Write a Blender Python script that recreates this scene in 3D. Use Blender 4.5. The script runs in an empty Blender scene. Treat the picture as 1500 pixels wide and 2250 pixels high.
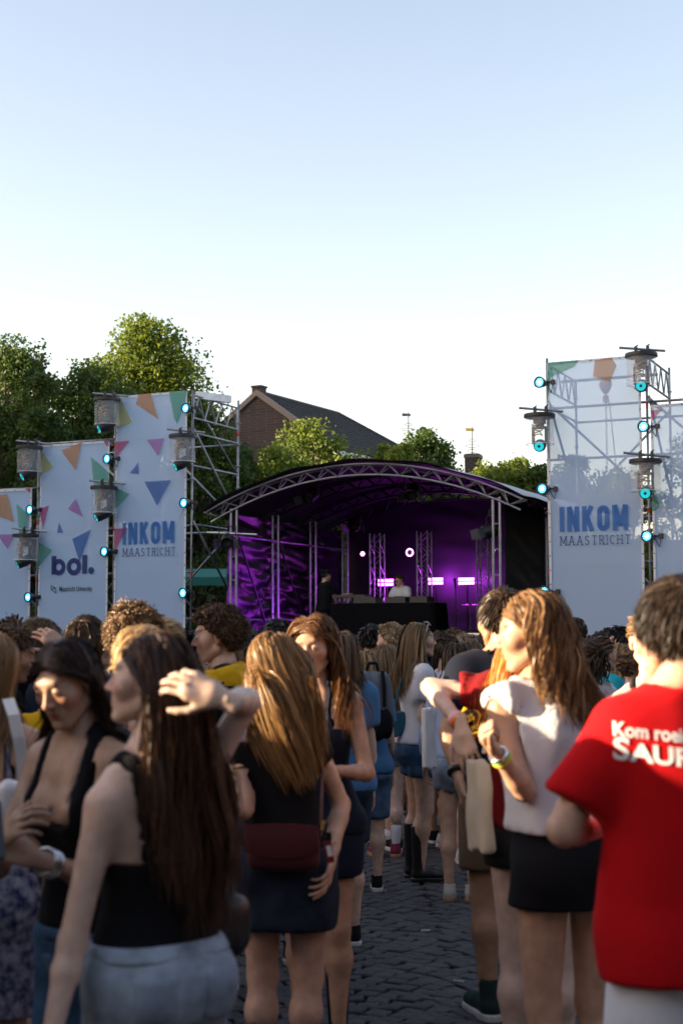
import bpy, bmesh, math, random
import numpy as np
from mathutils import Vector, Matrix
from mathutils.bvhtree import BVHTree

# ------------------------------------------------------------------ camera, sky, sun, exposure
SC = bpy.context.scene
COL = SC.collection
R = math.radians
CAM_H, TILT, FPX = 1.60, R(5.03), 3125.0
cam_d = bpy.data.cameras.new('camera')
cam = bpy.data.objects.new('camera', cam_d)
COL.objects.link(cam)
cam.location = (0, 0, CAM_H)
cam.rotation_euler = (R(90) + TILT, 0, 0)
cam_d.sensor_fit = 'VERTICAL'
cam_d.sensor_height = 36
cam_d.sensor_width = 24
cam_d.lens = 50
cam_d.clip_end = 3000
cam_d.dof.use_dof = True
cam_d.dof.focus_distance = 14.0
cam_d.dof.aperture_fstop = 3.6
SC.camera = cam

SUN_EL, SUN_BACK = R(14), R(-6)        # sun low on the left, a little on the camera's side
sun_dir = Vector((-math.cos(SUN_EL) * math.cos(SUN_BACK), math.cos(SUN_EL) * math.sin(SUN_BACK), math.sin(SUN_EL)))
world = bpy.data.worlds.new('World')
SC.world = world
world.use_nodes = True
wn = world.node_tree.nodes
sky = wn.new('ShaderNodeTexSky')
sky.sky_type = 'NISHITA'
sky.sun_disc = False
sky.sun_elevation = SUN_EL
sky.sun_rotation = math.atan2(sun_dir.x, sun_dir.y)
sky.air_density = 1.0
sky.dust_density = 1.0
sky.ozone_density = 1.0
wb = wn.new('ShaderNodeMix'); wb.data_type = 'RGBA'; wb.blend_type = 'MULTIPLY'; wb.inputs[0].default_value = 1.0   # camera white balance, over the whole sky
wb.inputs[7].default_value = (1.13, .89, .77, 1)
world.node_tree.links.new(sky.outputs[0], wb.inputs[6])
world.node_tree.links.new(wb.outputs[2], wn['Background'].inputs[0])
wn['Background'].inputs[1].default_value = 0.126
sun_l = bpy.data.lights.new('sun', 'SUN')
sun_l.energy = 5.0
sun_l.angle = R(0.5)
sun_l.color = (1.0, 0.78, 0.52)
sun = bpy.data.objects.new('sun', sun_l)
COL.objects.link(sun)
sun.rotation_euler = sun_dir.to_track_quat('Z', 'Y').to_euler()
SC.view_settings.view_transform = 'Standard'
SC.view_settings.look = 'None'
SC.view_settings.exposure = 1.93
SC.view_settings.gamma = 1.0
SC.render.engine = 'CYCLES'
SC.cycles.use_denoising = True
SC.cycles.max_bounces = 8
SC.cycles.transparent_max_bounces = 24
SC.cycles.caustics_reflective = False
SC.cycles.caustics_refractive = False

# ------------------------------------------------------------------ small helpers
def at(px, py, Y):
    """photo pixel + distance along +Y -> world point"""
    dx, dz = (px - 750) / FPX, -(py - 1125) / FPX
    y = math.cos(TILT) - dz * math.sin(TILT)
    z = math.sin(TILT) + dz * math.cos(TILT)
    k = Y / y
    return Vector((dx * k, Y, CAM_H + z * k))

def tag(o, label=None, cat=None, group=None, kind=None):
    if label: o['label'] = label
    if cat: o['category'] = cat
    if group: o['group'] = group
    if kind: o['kind'] = kind
    return o

def empty(name, loc=(0, 0, 0), rz=0.0, label=None, cat=None, group=None):
    o = bpy.data.objects.new(name, None)
    COL.objects.link(o)
    o.location = loc
    o.rotation_euler = (0, 0, rz)
    o.empty_display_size = 0.1
    return tag(o, label, cat, group)

def link(name, me, mat=None, parent=None):
    o = bpy.data.objects.new(name, me)
    COL.objects.link(o)
    if mat is not None and not me.materials:
        for m in (mat if isinstance(mat, (list, tuple)) else [mat]):
            me.materials.append(m)
    if parent is not None: o.parent = parent
    return o

def np_mesh(name, v, f, smooth=True):
    """v (n,3), f (m,3|4) numpy -> mesh"""
    v = np.asarray(v, np.float32); f = np.asarray(f, np.int32)
    me = bpy.data.meshes.new(name)
    k = f.shape[1]
    me.vertices.add(len(v)); me.vertices.foreach_set('co', v.ravel())
    me.loops.add(f.size); me.loops.foreach_set('vertex_index', f.ravel())
    me.polygons.add(len(f))
    me.polygons.foreach_set('loop_start', np.arange(0, f.size, k, dtype=np.int32))
    me.polygons.foreach_set('loop_total', np.full(len(f), k, np.int32))
    me.polygons.foreach_set('use_smooth', np.full(len(f), smooth))
    me.update(calc_edges=True)
    return me

def add_attr(me, name, vals):
    a = me.attributes.new(name, 'FLOAT', 'POINT')
    a.data.foreach_set('value', np.asarray(vals, np.float32))

class MB:
    """collects simple solids into one mesh"""
    def __init__(s): s.v = []; s.f = []; s.m = []
    def add(s, vs, fs, mi=0):
        n = len(s.v); s.v += [tuple(p) for p in vs]
        for f in fs: s.f.append(tuple(i + n for i in f)); s.m.append(mi)
        return s
    def box(s, c, d, mi=0, rot=None):
        x, y, z = d[0] / 2, d[1] / 2, d[2] / 2
        vs = [Vector((i * x, j * y, k * z)) for i in (-1, 1) for j in (-1, 1) for k in (-1, 1)]
        if rot is not None: vs = [rot @ p for p in vs]
        c = Vector(c)
        return s.add([p + c for p in vs], [(0, 1, 3, 2), (4, 6, 7, 5), (0, 4, 5, 1), (2, 3, 7, 6), (0, 2, 6, 4), (1, 5, 7, 3)], mi)
    def tube(s, p, q, r, n=8, r2=None, mi=0, cap=True):
        p, q = Vector(p), Vector(q); d = (q - p).normalized()
        a = d.orthogonal().normalized(); b = d.cross(a); r2 = r if r2 is None else r2
        vs = []
        for c, rr in ((p, r), (q, r2)):
            for i in range(n):
                t = 2 * math.pi * i / n
                vs.append(c + (a * math.cos(t) + b * math.sin(t)) * rr)
        fs = [(i, (i + 1) % n, n + (i + 1) % n, n + i) for i in range(n)]
        if cap: fs += [tuple(range(n - 1, -1, -1)), tuple(range(n, 2 * n))]
        return s.add(vs, fs, mi)
    def path(s, pts, r, n=6, mi=0):
        for a, b in zip(pts[:-1], pts[1:]): s.tube(a, b, r, n, mi=mi)
        return s
    def lathe(s, prof, c=(0, 0, 0), n=20, mi=0, rot=None):
        """prof: list of (radius, z)"""
        c = Vector(c); vs = []; fs = []
        for r_, z in prof:
            for i in range(n):
                t = 2 * math.pi * i / n
                p = Vector((r_ * math.cos(t), r_ * math.sin(t), z))
                vs.append((rot @ p if rot is not None else p) + c)
        for k in range(len(prof) - 1):
            for i in range(n):
                j = (i + 1) % n
                fs.append((k * n + i, k * n + j, (k + 1) * n + j, (k + 1) * n + i))
        return s.add(vs, fs, mi)
    def build(s, name, mat, parent=None, smooth=False, off=None):
        me = bpy.data.meshes.new(name)
        vs = s.v if off is None else [tuple(Vector(p) - Vector(off)) for p in s.v]
        me.from_pydata(vs, [], s.f)
        if any(s.m): me.polygons.foreach_set('material_index', s.m)
        if smooth: me.polygons.foreach_set('use_smooth', [True] * len(s.f))
        me.update()
        return link(name, me, mat, parent)

# ------------------------------------------------------------------ materials
_M = {}
def mat(name, col, rough=0.6, metal=0.0, var=0.0, vscale=8.0, bump=0.0, bscale=40.0, sss=0.0, trans=0.0, emit=None, estr=0.0,
        alpha=1.0, attr=None, col2=None, spec=0.5, coat=0.0, stretch=None, sheen=0.0, bdist=.02):
    """procedural principled material: noise colour variation, noise bump, optional translucency/transparency"""
    if name in _M: return _M[name]
    m = bpy.data.materials.new(name); m.use_nodes = True
    nt = m.node_tree; N = nt.nodes; L = nt.links
    b = N['Principled BSDF']; out = N['Material Output']
    c3 = tuple(col[:3]) + (1,)
    b.inputs['Base Color'].default_value = c3
    b.inputs['Roughness'].default_value = rough
    b.inputs['Metallic'].default_value = metal
    b.inputs['Specular IOR Level'].default_value = spec
    b.inputs['Coat Weight'].default_value = coat
    b.inputs['Sheen Weight'].default_value = sheen
    tc = N.new('ShaderNodeTexCoord'); mp = N.new('ShaderNodeMapping')
    L.new(tc.outputs['Object'], mp.inputs[0])
    if stretch: mp.inputs['Scale'].default_value = stretch
    colsock = None
    if var > 0 or attr or col2:
        mix = N.new('ShaderNodeMix'); mix.data_type = 'RGBA'
        mix.inputs[6].default_value = c3
        c2 = col2 if col2 else tuple(max(0, x * (1 - var)) for x in col[:3])
        mix.inputs[7].default_value = tuple(c2[:3]) + (1,)
        if attr:
            a = N.new('ShaderNodeAttribute'); a.attribute_name = attr
            L.new(a.outputs['Fac'], mix.inputs[0])
        else:
            nz = N.new('ShaderNodeTexNoise'); nz.inputs['Scale'].default_value = vscale
            nz.inputs['Detail'].default_value = 6
            rp = N.new('ShaderNodeMapRange'); rp.inputs[1].default_value = 0.35; rp.inputs[2].default_value = 0.65
            L.new(mp.outputs[0], nz.inputs['Vector']); L.new(nz.outputs[0], rp.inputs[0]); L.new(rp.outputs[0], mix.inputs[0])
        L.new(mix.outputs[2], b.inputs['Base Color']); colsock = mix.outputs[2]
    if bump > 0:
        nb = N.new('ShaderNodeTexNoise'); nb.inputs['Scale'].default_value = bscale; nb.inputs['Detail'].default_value = 4
        bp = N.new('ShaderNodeBump'); bp.inputs['Strength'].default_value = bump; bp.inputs['Distance'].default_value = bdist
        L.new(mp.outputs[0], nb.inputs['Vector']); L.new(nb.outputs[0], bp.inputs['Height']); L.new(bp.outputs[0], b.inputs['Normal'])
    if sss > 0:
        b.inputs['Subsurface Weight'].default_value = sss
        b.inputs['Subsurface Radius'].default_value = (0.9, 0.35, 0.2)
        b.inputs['Subsurface Scale'].default_value = 0.012
    if emit:
        b.inputs['Emission Color'].default_value = tuple(emit) + (1,)
        b.inputs['Emission Strength'].default_value = estr
    last = b.outputs[0]
    if trans > 0:
        t = N.new('ShaderNodeBsdfTranslucent'); t.inputs[0].default_value = c3
        if colsock: L.new(colsock, t.inputs[0])
        ms = N.new('ShaderNodeMixShader'); ms.inputs[0].default_value = trans
        L.new(last, ms.inputs[1]); L.new(t.outputs[0], ms.inputs[2]); last = ms.outputs[0]
    if alpha < 1:
        t = N.new('ShaderNodeBsdfTransparent'); ms = N.new('ShaderNodeMixShader'); ms.inputs[0].default_value = alpha
        L.new(t.outputs[0], ms.inputs[1]); L.new(last, ms.inputs[2]); last = ms.outputs[0]
    L.new(last, out.inputs[0])
    _M[name] = m
    return m

def srgb(h):
    h = h.lstrip('#'); r = [int(h[i:i + 2], 16) / 255 for i in (0, 2, 4)]
    return tuple(x / 12.92 if x <= .04045 else ((x + .055) / 1.055) ** 2.4 for x in r)

rng = np.random.default_rng(7)
random.seed(7)
# ------------------------------------------------------------------ facade frame (stage and towers stand on one line, turned 25 degrees)
FA = R(25)
FU = Vector((math.cos(FA), -math.sin(FA), 0)); FV = Vector((math.sin(FA), math.cos(FA), 0)); F0 = Vector((-2.36, 30.1, 0))
def F(s, d, z): return F0 + FU * s + FV * d + Vector((0, 0, z))
def s_for(px, d=0.0, py=1125):
    k = at(px, py, 1.0).x
    p = F0 + FV * d
    return (k * p.y - p.x) / (FU.x - k * FU.y)
def z_for(py, s, d=0.0):
    p = F(s, d, 0)
    return at(750, py, p.y).z

M_steel = mat('galvanised_steel', (.36, .37, .38), .42, .85, var=.35, vscale=6)
M_alu = mat('aluminium', (.55, .56, .58), .35, .9, var=.2, vscale=9)
M_black = mat('black_metal', (.012, .012, .014), .45)
M_rubber = mat('black_rubber', (.015, .015, .017), .7)
M_red = mat('red_marker', (.6, .05, .03), .6)
M_blackcloth = mat('black_stage_cloth', (.004, .004, .005), .9, bump=.3, bscale=30, spec=.08)
M_tarp = mat('black_tarpaulin', (.006, .007, .007), .8, bump=.5, bscale=3.0, stretch=(1, 1, 3.5), spec=.08)
M_lens = mat('teal_lens', (.0, .1, .12), .15, emit=(.02, .55, .62), estr=.3)
M_led = mat('cold_white_led', (.8, .9, 1), .4, emit=(.18, .66, 1.0), estr=2.4)
M_led2 = mat('blue_white_led', (.4, .8, 1), .4, emit=(.04, .42, .85), estr=1.1)
M_plastic = mat('clear_plastic', (.75, .78, .82), .07, alpha=.2, bump=1.0, bscale=9, stretch=(1, 1, .35), spec=1.0)
M_purple = mat('purple_led', (.9, .3, 1), .4, emit=(.75, .10, 1.0), estr=4.0)
M_pinkled = mat('pink_led', (1, .6, 1), .4, emit=(1.0, .38, 1.0), estr=1.6)

# ------------------------------------------------------------------ ground
def ground():
    M_g = mat('paving_far', (.045, .044, .046), .85, var=.4, vscale=3, bump=.5, bscale=12)
    me = bpy.data.meshes.new('ground')
    me.from_pydata([(-400, -60, -.03), (400, -60, -.03), (400, 900, -.03), (-400, 900, -.03)], [], [(0, 1, 2, 3)])
    g = tag(link('ground', me, M_g), kind='structure')
    mats = [mat('cobble_a', (.060, .059, .064), .75, var=.45, vscale=14, bump=.6, bscale=50),
            mat('cobble_b', (.072, .064, .064), .75, var=.45, vscale=14, bump=.6, bscale=50),
            mat('cobble_c', (.046, .047, .054), .75, var=.45, vscale=14, bump=.6, bscale=50)]
    # segmental arches: columns of arcs, stones sit along each arc
    W, step, st = 1.25, .098, .100
    rad = W * .60
    stones = []
    half = math.asin(W / 2 / rad)
    na = int(2 * half * rad / st)
    ci = 0
    for cx in np.arange(-2.6, 4.6, W):
        ci += 1
        for cy in np.arange(4.0, 13.0, step):
            for k in range(na):
                a = -half + (k + .5 + (.5 if int(cy / step) % 2 else 0)) * 2 * half / na
                x = cx + rad * math.sin(a); y = cy + (rad * math.cos(a) - rad * math.cos(half)) + random.gauss(0, .006); x += random.gauss(0, .006)
                if abs(x - cx) > W / 2: continue
                stones.append((x, y, -a, random.random()))
    def stone(bm_add, x, y, a, r1, r2, h):
        w, l = st * .485 * (.88 + .2 * r1), step * .475 * max(.5, math.cos(a)) ** .5 * (.88 + .2 * r2)
        ca, sa = math.cos(a), math.sin(a)
        vs = []
        for (f, z) in ((1.0, -.03), (1.0, h - .004), (.88, h)):
            for i, (sx, sy) in enumerate(((-1, -1), (1, -1), (1, 1), (-1, 1))):
                px, py = sx * w * f, sy * l * f
                vs.append((x + px * ca - py * sa, y + px * sa + py * ca, z))
        fs = [(8, 9, 10, 11)] + [(k * 4 + i, k * 4 + (i + 1) % 4, k * 4 + 4 + (i + 1) % 4, k * 4 + 4 + i) for k in (0, 1) for i in range(4)]
        bm_add(vs, fs)
    def score(t):
        d = t[1]
        px = 750 + t[0] / d * FPX
        return d if (730 < px < 1060 and d > 5.2) else d + 30
    stones.sort(key=score)
    shared = []
    for i in range(9):
        mb = MB(); stone(mb.add, 0, 0, 0, random.random(), random.random(), .004 * (i % 3))
        me = bpy.data.meshes.new('cobblestone'); me.from_pydata(mb.v, [], mb.f); me.materials.append(mats[i % 3]); shared.append(me)
    for i, (x, y, a, r1) in enumerate(stones[:290]):
        o = bpy.data.objects.new('cobblestone', shared[int(r1 * 8.99)]); COL.objects.link(o); o.parent = g
        o.location = (x, y, 0); o.rotation_euler = (random.gauss(0, .03), random.gauss(0, .03), a + random.gauss(0, .1))
    for k in range(3):
        mb = MB()
        for i, (x, y, a, r1) in enumerate(stones[290:]):
            if i % 7 in ((0, 3, 5), (1, 4), (2, 6))[k]:
                stone(mb.add, x, y, a + random.gauss(0, .1), r1, random.random(), random.choice((0, .003, .006)))
        o = mb.build('cobblestone_paving', mats[k], g); o['kind'] = 'stuff'
    # moss tufts in the joints, litter
    mb = MB()
    for i in range(420):
        t = random.choice(stones); x, y = t[0] + random.uniform(-.05, .05), t[1] + .052
        for j in range(4):
            a = random.uniform(0, 6.28); h = random.uniform(.006, .018)
            mb.add([(x, y, -.02), (x + .012 * math.cos(a), y + .012 * math.sin(a), -.02), (x + .016 * math.cos(a + .5), y + .014 * math.sin(a), h)], [(0, 1, 2)])
    tag(mb.build('joint_moss', mat('moss', (.035, .045, .012), .9)), 'green moss growing in joints between the cobblestones', 'moss', kind='stuff')
    for i, (px, py, c) in enumerate(((932, 2033, (.6, .55, .5)), (846, 1948, (.4, .25, .2)), (1010, 2140, (.5, .48, .46)), (830, 1926, (.5, .5, .52)))):
        p = at(px, py, CAM_H * FPX / (py - 1400))
        mb = MB(); mb.tube((-.02, 0, .008), (.02, .004, .008), .004, 6); mb.tube((.02, .004, .008), (.03, .006, .008), .0042, 6)
        o = mb.build('cigarette_butt', mat('butt%d' % i, c, .8)); o.location = (p.x, p.y, .004); o.rotation_euler = (0, 0, i * 1.3)
        tag(o, ['pale cigarette butt lying on open cobbles between the crowd', 'brownish litter stub on cobbles near black sneakers',
                'whitish litter stub on cobbles near the green sneaker', 'grey paper stub lying beside black sneakers'][i], 'litter')
ground()

# ------------------------------------------------------------------ lettering drawn as strokes
GL = {  # letter: (advance width, strokes) in a unit-high box
 'I': (.0, [[(0, 0), (0, 1)]]), 'N': (.62, [[(0, 0), (0, 1)], [(0, 1), (.62, 0)], [(.62, 0), (.62, 1)]]),
 'K': (.6, [[(0, 0), (0, 1)], [(.58, 1), (.02, .42)], [(.2, .58), (.6, 0)]]),
 'O': (.6, [[(.3, .09), (.14, .11), (.03, .18), (0, .28), (0, .72), (.03, .82), (.14, .89), (.3, .91), (.46, .89), (.57, .82), (.6, .72), (.6, .28), (.57, .18), (.46, .11), (.3, .09)]]),
 'M': (.86, [[(0, 0), (0, 1)], [(0, 1), (.43, .18)], [(.43, .18), (.86, 1)], [(.86, 1), (.86, 0)]]),
 'A': (.8, [[(0, 0), (.4, 1)], [(.4, 1), (.8, 0)], [(.16, .36), (.64, .36)]]),
 'S': (.56, [[(.54, .86), (.42, .98), (.2, 1), (.04, .88), (.04, .68), (.2, .55), (.42, .46), (.55, .32), (.54, .12), (.38, 0), (.14, .01), (.0, .14)]]),
 'T': (.74, [[(.37, 0), (.37, 1)], [(0, 1), (.74, 1)]]),
 'R': (.66, [[(0, 0), (0, 1)], [(0, 1), (.42, 1), (.58, .9), (.6, .74), (.54, .58), (.4, .5), (0, .5)], [(.34, .5), (.66, 0)]]),
 'C': (.66, [[(.36 + .36 * math.cos(t), .5 + .5 * math.sin(t)) for t in np.linspace(.8, 2 * math.pi - .8, 15)]]),
 'H': (.7, [[(0, 0), (0, 1)], [(.7, 0), (.7, 1)], [(0, .5), (.7, .5)]]),
}
def ribbon(mb, pts, w, T, dep):
    for i, (a, b) in enumerate(zip(pts[:-1], pts[1:])):
        a, b = Vector(a), Vector(b); d = (b - a); L_ = d.length
        if L_ < 1e-6: continue
        d /= L_; n = Vector((-d.y, d.x)) * w / 2
        e = d * (w * .18 if len(pts) > 2 else 0)
        mb.add([T(p, dep + .0002 * i) for p in (a - n - e, b - n + e, b + n + e, a + n - e)], [(0, 1, 2, 3)])
def letters(mb, text, x, y, h, asp, w, gap, T, serif=0):
    dep = 0
    for ch in text:
        adv, strokes = GL[ch]
        for st in strokes:
            dep += .0004
            ribbon(mb, [(x + p[0] * asp * h, y + p[1] * h) for p in st], w, T, dep)
            if serif:
                for p in (st[0], st[-1]):
                    if len(st) == 2 and p[1] in (0, 1) and st[0][1] != st[1][1]:
                        q = (x + p[0] * asp * h, y + p[1] * h); dep += .0004
                        ribbon(mb, [(q[0] - serif, q[1]), (q[0] + serif, q[1])], w, T, dep)
        x += adv * asp * h + gap
    return x
def disc(mb, cx, cy, r0, r1, T, dep, a0=0, a1=2 * math.pi, n=28):
    t = np.linspace(a0, a1, n)
    for i in range(n - 1):
        q = [(cx + r * math.cos(t[j]), cy + r * math.sin(t[j])) for r, j in ((r0, i), (r1, i), (r1, i + 1), (r0, i + 1))]
        mb.add([T(Vector(p), dep) for p in q], [(0, 1, 2, 3)] if r0 > 0 else [(0, 1, 2)] if False else [(0, 1, 2, 3)])
def font_mesh(text, size, bold=0.0, spacing=1.0, xs=1.0):
    c = bpy.data.curves.new('t', 'FONT'); c.body = text; c.size = size; c.offset = bold; c.space_character = spacing; c.resolution_u = 4
    o = bpy.data.objects.new('t', c); COL.objects.link(o)
    dg = bpy.context.evaluated_depsgraph_get()
    me = bpy.data.meshes.new_from_object(o.evaluated_get(dg))
    bpy.data.objects.remove(o)
    vs = [(v.co.x * xs, v.co.y) for v in me.vertices]; fs = [tuple(p.vertices) for p in me.polygons]
    bpy.data.meshes.remove(me)
    return vs, fs

# ------------------------------------------------------------------ mesh banners on scaffold towers
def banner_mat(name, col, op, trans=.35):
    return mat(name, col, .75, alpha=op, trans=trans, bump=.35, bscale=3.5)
M_ban = banner_mat('mesh_banner', (.52, .70, .96), .82, .25)  # white mesh; the blue of the skylight is put into both fabric colours
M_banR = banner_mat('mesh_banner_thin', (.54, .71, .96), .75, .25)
INK = {k: banner_mat('print_' + k, srgb(c), .82, .15) for k, c in dict(blue='#3a72b8', navy='#1d2a6e', black='#161a22', orange='#c58a4a', green='#5aa88c',
       yellow='#b9b552', pink='#b06fb4', magenta='#b23a76', teal='#3fa7a7', mauve='#9a86c6', dkgreen='#1f7a3c', slate='#33507e').items()}
INKT = {k: banner_mat('tint_' + k, srgb(c), .64, .25) for k, c in dict(blue='#2c63ae', orange='#c58a4a', green='#5aa88c', yellow='#b9b552', pink='#b06fb4', magenta='#b23a76', teal='#3fa7a7', mauve='#9a86c6').items()}
M_hem = mat('banner_hem', (.7, .73, .78), .7, trans=.15)
M_eyelet = mat('eyelet', (.03, .03, .03), .5, .5)

def banner(s0, s1, ztop, zbot, label, tris, lettering, ban_mat, nm='banner'):
    org = F(s0, -.06, 0)
    root = empty('banner', org, -FA, label, 'banner', None)
    w = s1 - s0
    nx, nz = 16, 44
    v = []; f = []
    for k in range(nz + 1):
        for i in range(nx + 1):
            x = w * i / nx; z = zbot + (ztop - zbot) * k / nz
            y = .012 * math.sin(x * 3.1 / w * 2 + z * .7) * math.sin(math.pi * i / nx) + .006 * math.sin(z * 2.3 + x * 2)
            v.append((x, y, z))
    for k in range(nz):
        for i in range(nx):
            a = k * (nx + 1) + i
            f.append((a, a + 1, a + nx + 2, a + nx + 1))
    me = np_mesh('fabric', v, f)
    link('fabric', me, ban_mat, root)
    T = lambda p, dep: Vector((p[0], -.024 - dep, p[1]))
    mb = MB()
    for (x0, x1) in ((0, .045), (w - .045, w)):
        mb.add([(x0, -.016, zbot), (x1, -.016, zbot), (x1, -.016, ztop), (x0, -.016, ztop)], [(0, 1, 2, 3)])
    mb.add([(.045, -.0165, ztop - .05), (w - .045, -.0165, ztop - .05), (w - .045, -.0165, ztop), (.045, -.0165, ztop)], [(0, 1, 2, 3)])
    mb.build('hem', M_hem, root)
    mb = MB()
    for z in np.arange(zbot + .1, ztop, .27):
        for x in (.022, w - .022): mb.lathe([(.0, .0), (.012, .0), (.012, .004)], (x, -.018, z), 8, rot=Matrix.Rotation(R(90), 3, 'X'))
    for x in np.arange(.3, w - .2, .28): mb.lathe([(.0, .0), (.012, .0), (.012, .004)], (x, -.018, ztop - .025), 8, rot=Matrix.Rotation(R(90), 3, 'X'))
    o = mb.build('eyelet', M_eyelet, root); o['kind'] = 'stuff'
    for i, (c, pts) in enumerate(tris):
        mb = MB(); mb.add([T((w * p[0], ztop + (zbot - ztop) * p[1]), .0005 * i) for p in pts], [tuple(range(len(pts)))])
        mb.build('printed_shape', INKT[c], root)
    lettering(root, T, w, ztop)
    return root

ZB = 1.15
TRI3 = [('yellow', [(.0, .0), (.05, .0), (.23, .106), (.0, .125)]), ('orange', [(.33, .0), (.5, .0), (.6, .1), (.28, .035)]), ('green', [(.75, .0), (1, 0), (.97, .05), (.87, .125), (.82, .1)]),
        ('magenta', [(0, .175), (.2, .175), (0, .24)]), ('pink', [(.44, .175), (.69, .175), (.61, .24)]), ('blue', [(.33, .26), (.21, .3), (.34, .305)]), ('blue', [(.42, .335), (.79, .335), (.6, .43)]),
        ('orange', [(.98, .43), (.87, .52), (.97, .45)]), ('green', [(0, .35), (.21, .38), (0, .44)]), ('magenta', [(0, .51), (.18, .51), (0, .6)])]
TRI2 = [('yellow', [(0, .02), (.2, .11), (0, .14)]), ('orange', [(.3, .03), (.6, .0), (.52, .13)]), ('green', [(.74, .07), (1, .15), (1, .22), (.82, .3)]),
        ('magenta', [(0, .3), (.14, .29), (.06, .4)]), ('pink', [(.42, .31), (.53, .26), (.64, .35)]), ('blue', [(.27, .42), (.29, .37), (.36, .42)]),
        ('blue', [(.49, .45), (.76, .41), (.6, .56)]), ('green', [(0, .46), (.2, .5), (0, .58)]), ('magenta', [(.92, .0), (1, 0), (.97, .03)]),
        ('mauve', [(0, .92), (.06, 1.0), (0, 1.0)])]
TRI1 = [('orange', [(.5, .03), (.64, .03), (.75, .2), (.4, .14)]), ('green', [(.78, .09), (.97, .16), (.94, .34), (.84, .33)]), ('pink', [(.5, .27), (.76, .27), (.66, .36)]),
        ('magenta', [(.9, .0), (.99, .0), (.98, .03)]), ('teal', [(.45, .83), (.72, .83), (.76, 1.0), (.4, 1.0)]), ('mauve', [(.8, .82), (.85, .78), (.91, .82), (.96, .95), (.96, 1), (.76, 1), (.77, .9)])]
TRIR = [('green', [(.01, .0), (.35, .0), (.3, .022), (.05, .05), (.0, .13)]), ('orange', [(.52, .005), (.7, .0), (.75, .03), (.68, .08), (.5, .06)]), ('pink', [(.92, .11), (1, .09), (1, .13)])]

def let_inkom(root, T, w, zt):
    k = w / 1.86
    mb = MB(); x = .24 * k + .05
    letters(mb, 'INKOM', .265 * k, zt - 3.37 * k, .49 * k, .5, .095 * k, .15 * k, T)
    mb.build('lettering', INK['blue'], root)
    mb = MB()
    letters(mb, 'MAASTRICHT', .24 * k, zt - 3.63 * k, .165 * k, .75, .018 * k, .062 * k, T, .024 * k)
    mb.build('lettering', INK['slate'], root)
def let_bol(root, T, w, zt):
    z0 = zt - 2.95
    mb = MB()
    for (x0, x1, zz, dd) in ((.36, .49, .42, 0), (1.19, 1.32, .42, 0)):
        mb.add([T((x0, z0), dd), T((x1, z0), dd), T((x1, z0 + zz), dd), T((x0, z0 + zz), dd)], [(0, 1, 2, 3)])
    disc(mb, .56, z0 + .165, .075, .185, T, .0006); disc(mb, .97, z0 + .165, .08, .195, T, .0006); disc(mb, 1.43, z0 + .07, .001, .08, T, .0006)
    mb.build('lettering', INK['navy'], root)
    mb = MB(); vs, fs = font_mesh('Maastricht University', .165, .002, .95, .66)
    x0 = .58; mb.add([T((x0 + p[0], zt - 3.33 + p[1]), .001) for p in vs], fs); mb.build('lettering', INK['black'], root)
    mb = MB()
    for tri in (((.36, .0), (.36, -.09), (.47, -.05)), ((.36, -.09), (.50, -.17), (.48, -.05))):
        P_ = [Vector((p[0], zt - 3.2 + p[1])) for p in tri]
        for a, b in zip(P_, P_[1:] + P_[:1]): ribbon(mb, [a, b], .016, T, .001)
    mb.build('emblem', INK['black'], root)
def let_right(root, T, w, zt):
    mb = MB(); letters(mb, 'H', .44, zt - 3.62, .17, 1.0, .05, .1, T, .06); mb.build('lettering', INK['dkgreen'], root)
    for ch, x0 in (('Z', .46), ('u', .56)): mb = MB(); vs, fs = font_mesh(ch, .15); mb.add([T((x0 + p[0], zt - 4.0 + p[1]), .001) for p in vs], fs); mb.build('lettering', INK['black'], root)

S3a, S3b = s_for(257), s_for(413); S2a, S2b = s_for(92), s_for(243); S1b = s_for(74); S1a = S1b - 1.88
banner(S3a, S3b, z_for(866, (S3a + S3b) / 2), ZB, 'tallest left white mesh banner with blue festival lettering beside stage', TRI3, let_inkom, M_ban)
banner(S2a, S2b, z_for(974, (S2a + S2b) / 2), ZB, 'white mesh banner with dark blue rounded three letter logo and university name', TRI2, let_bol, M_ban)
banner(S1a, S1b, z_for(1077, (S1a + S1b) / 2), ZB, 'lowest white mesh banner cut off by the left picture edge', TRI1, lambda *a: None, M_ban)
R1a, R1b = s_for(1207), s_for(1414); R2a = s_for(1434); R2b = R2a + 1.85
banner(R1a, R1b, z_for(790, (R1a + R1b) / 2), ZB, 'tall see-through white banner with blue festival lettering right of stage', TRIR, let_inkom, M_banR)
banner(R2a, R2b, z_for(889, R2a + .3), ZB, 'see-through banner with green letter cut off by the right picture edge', [('magenta', [(0, .02), (.12, .02), (.02, .06)]), ('green', [(0, .28), (.08, .4), (0, .42)])], let_right, M_banR)

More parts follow.
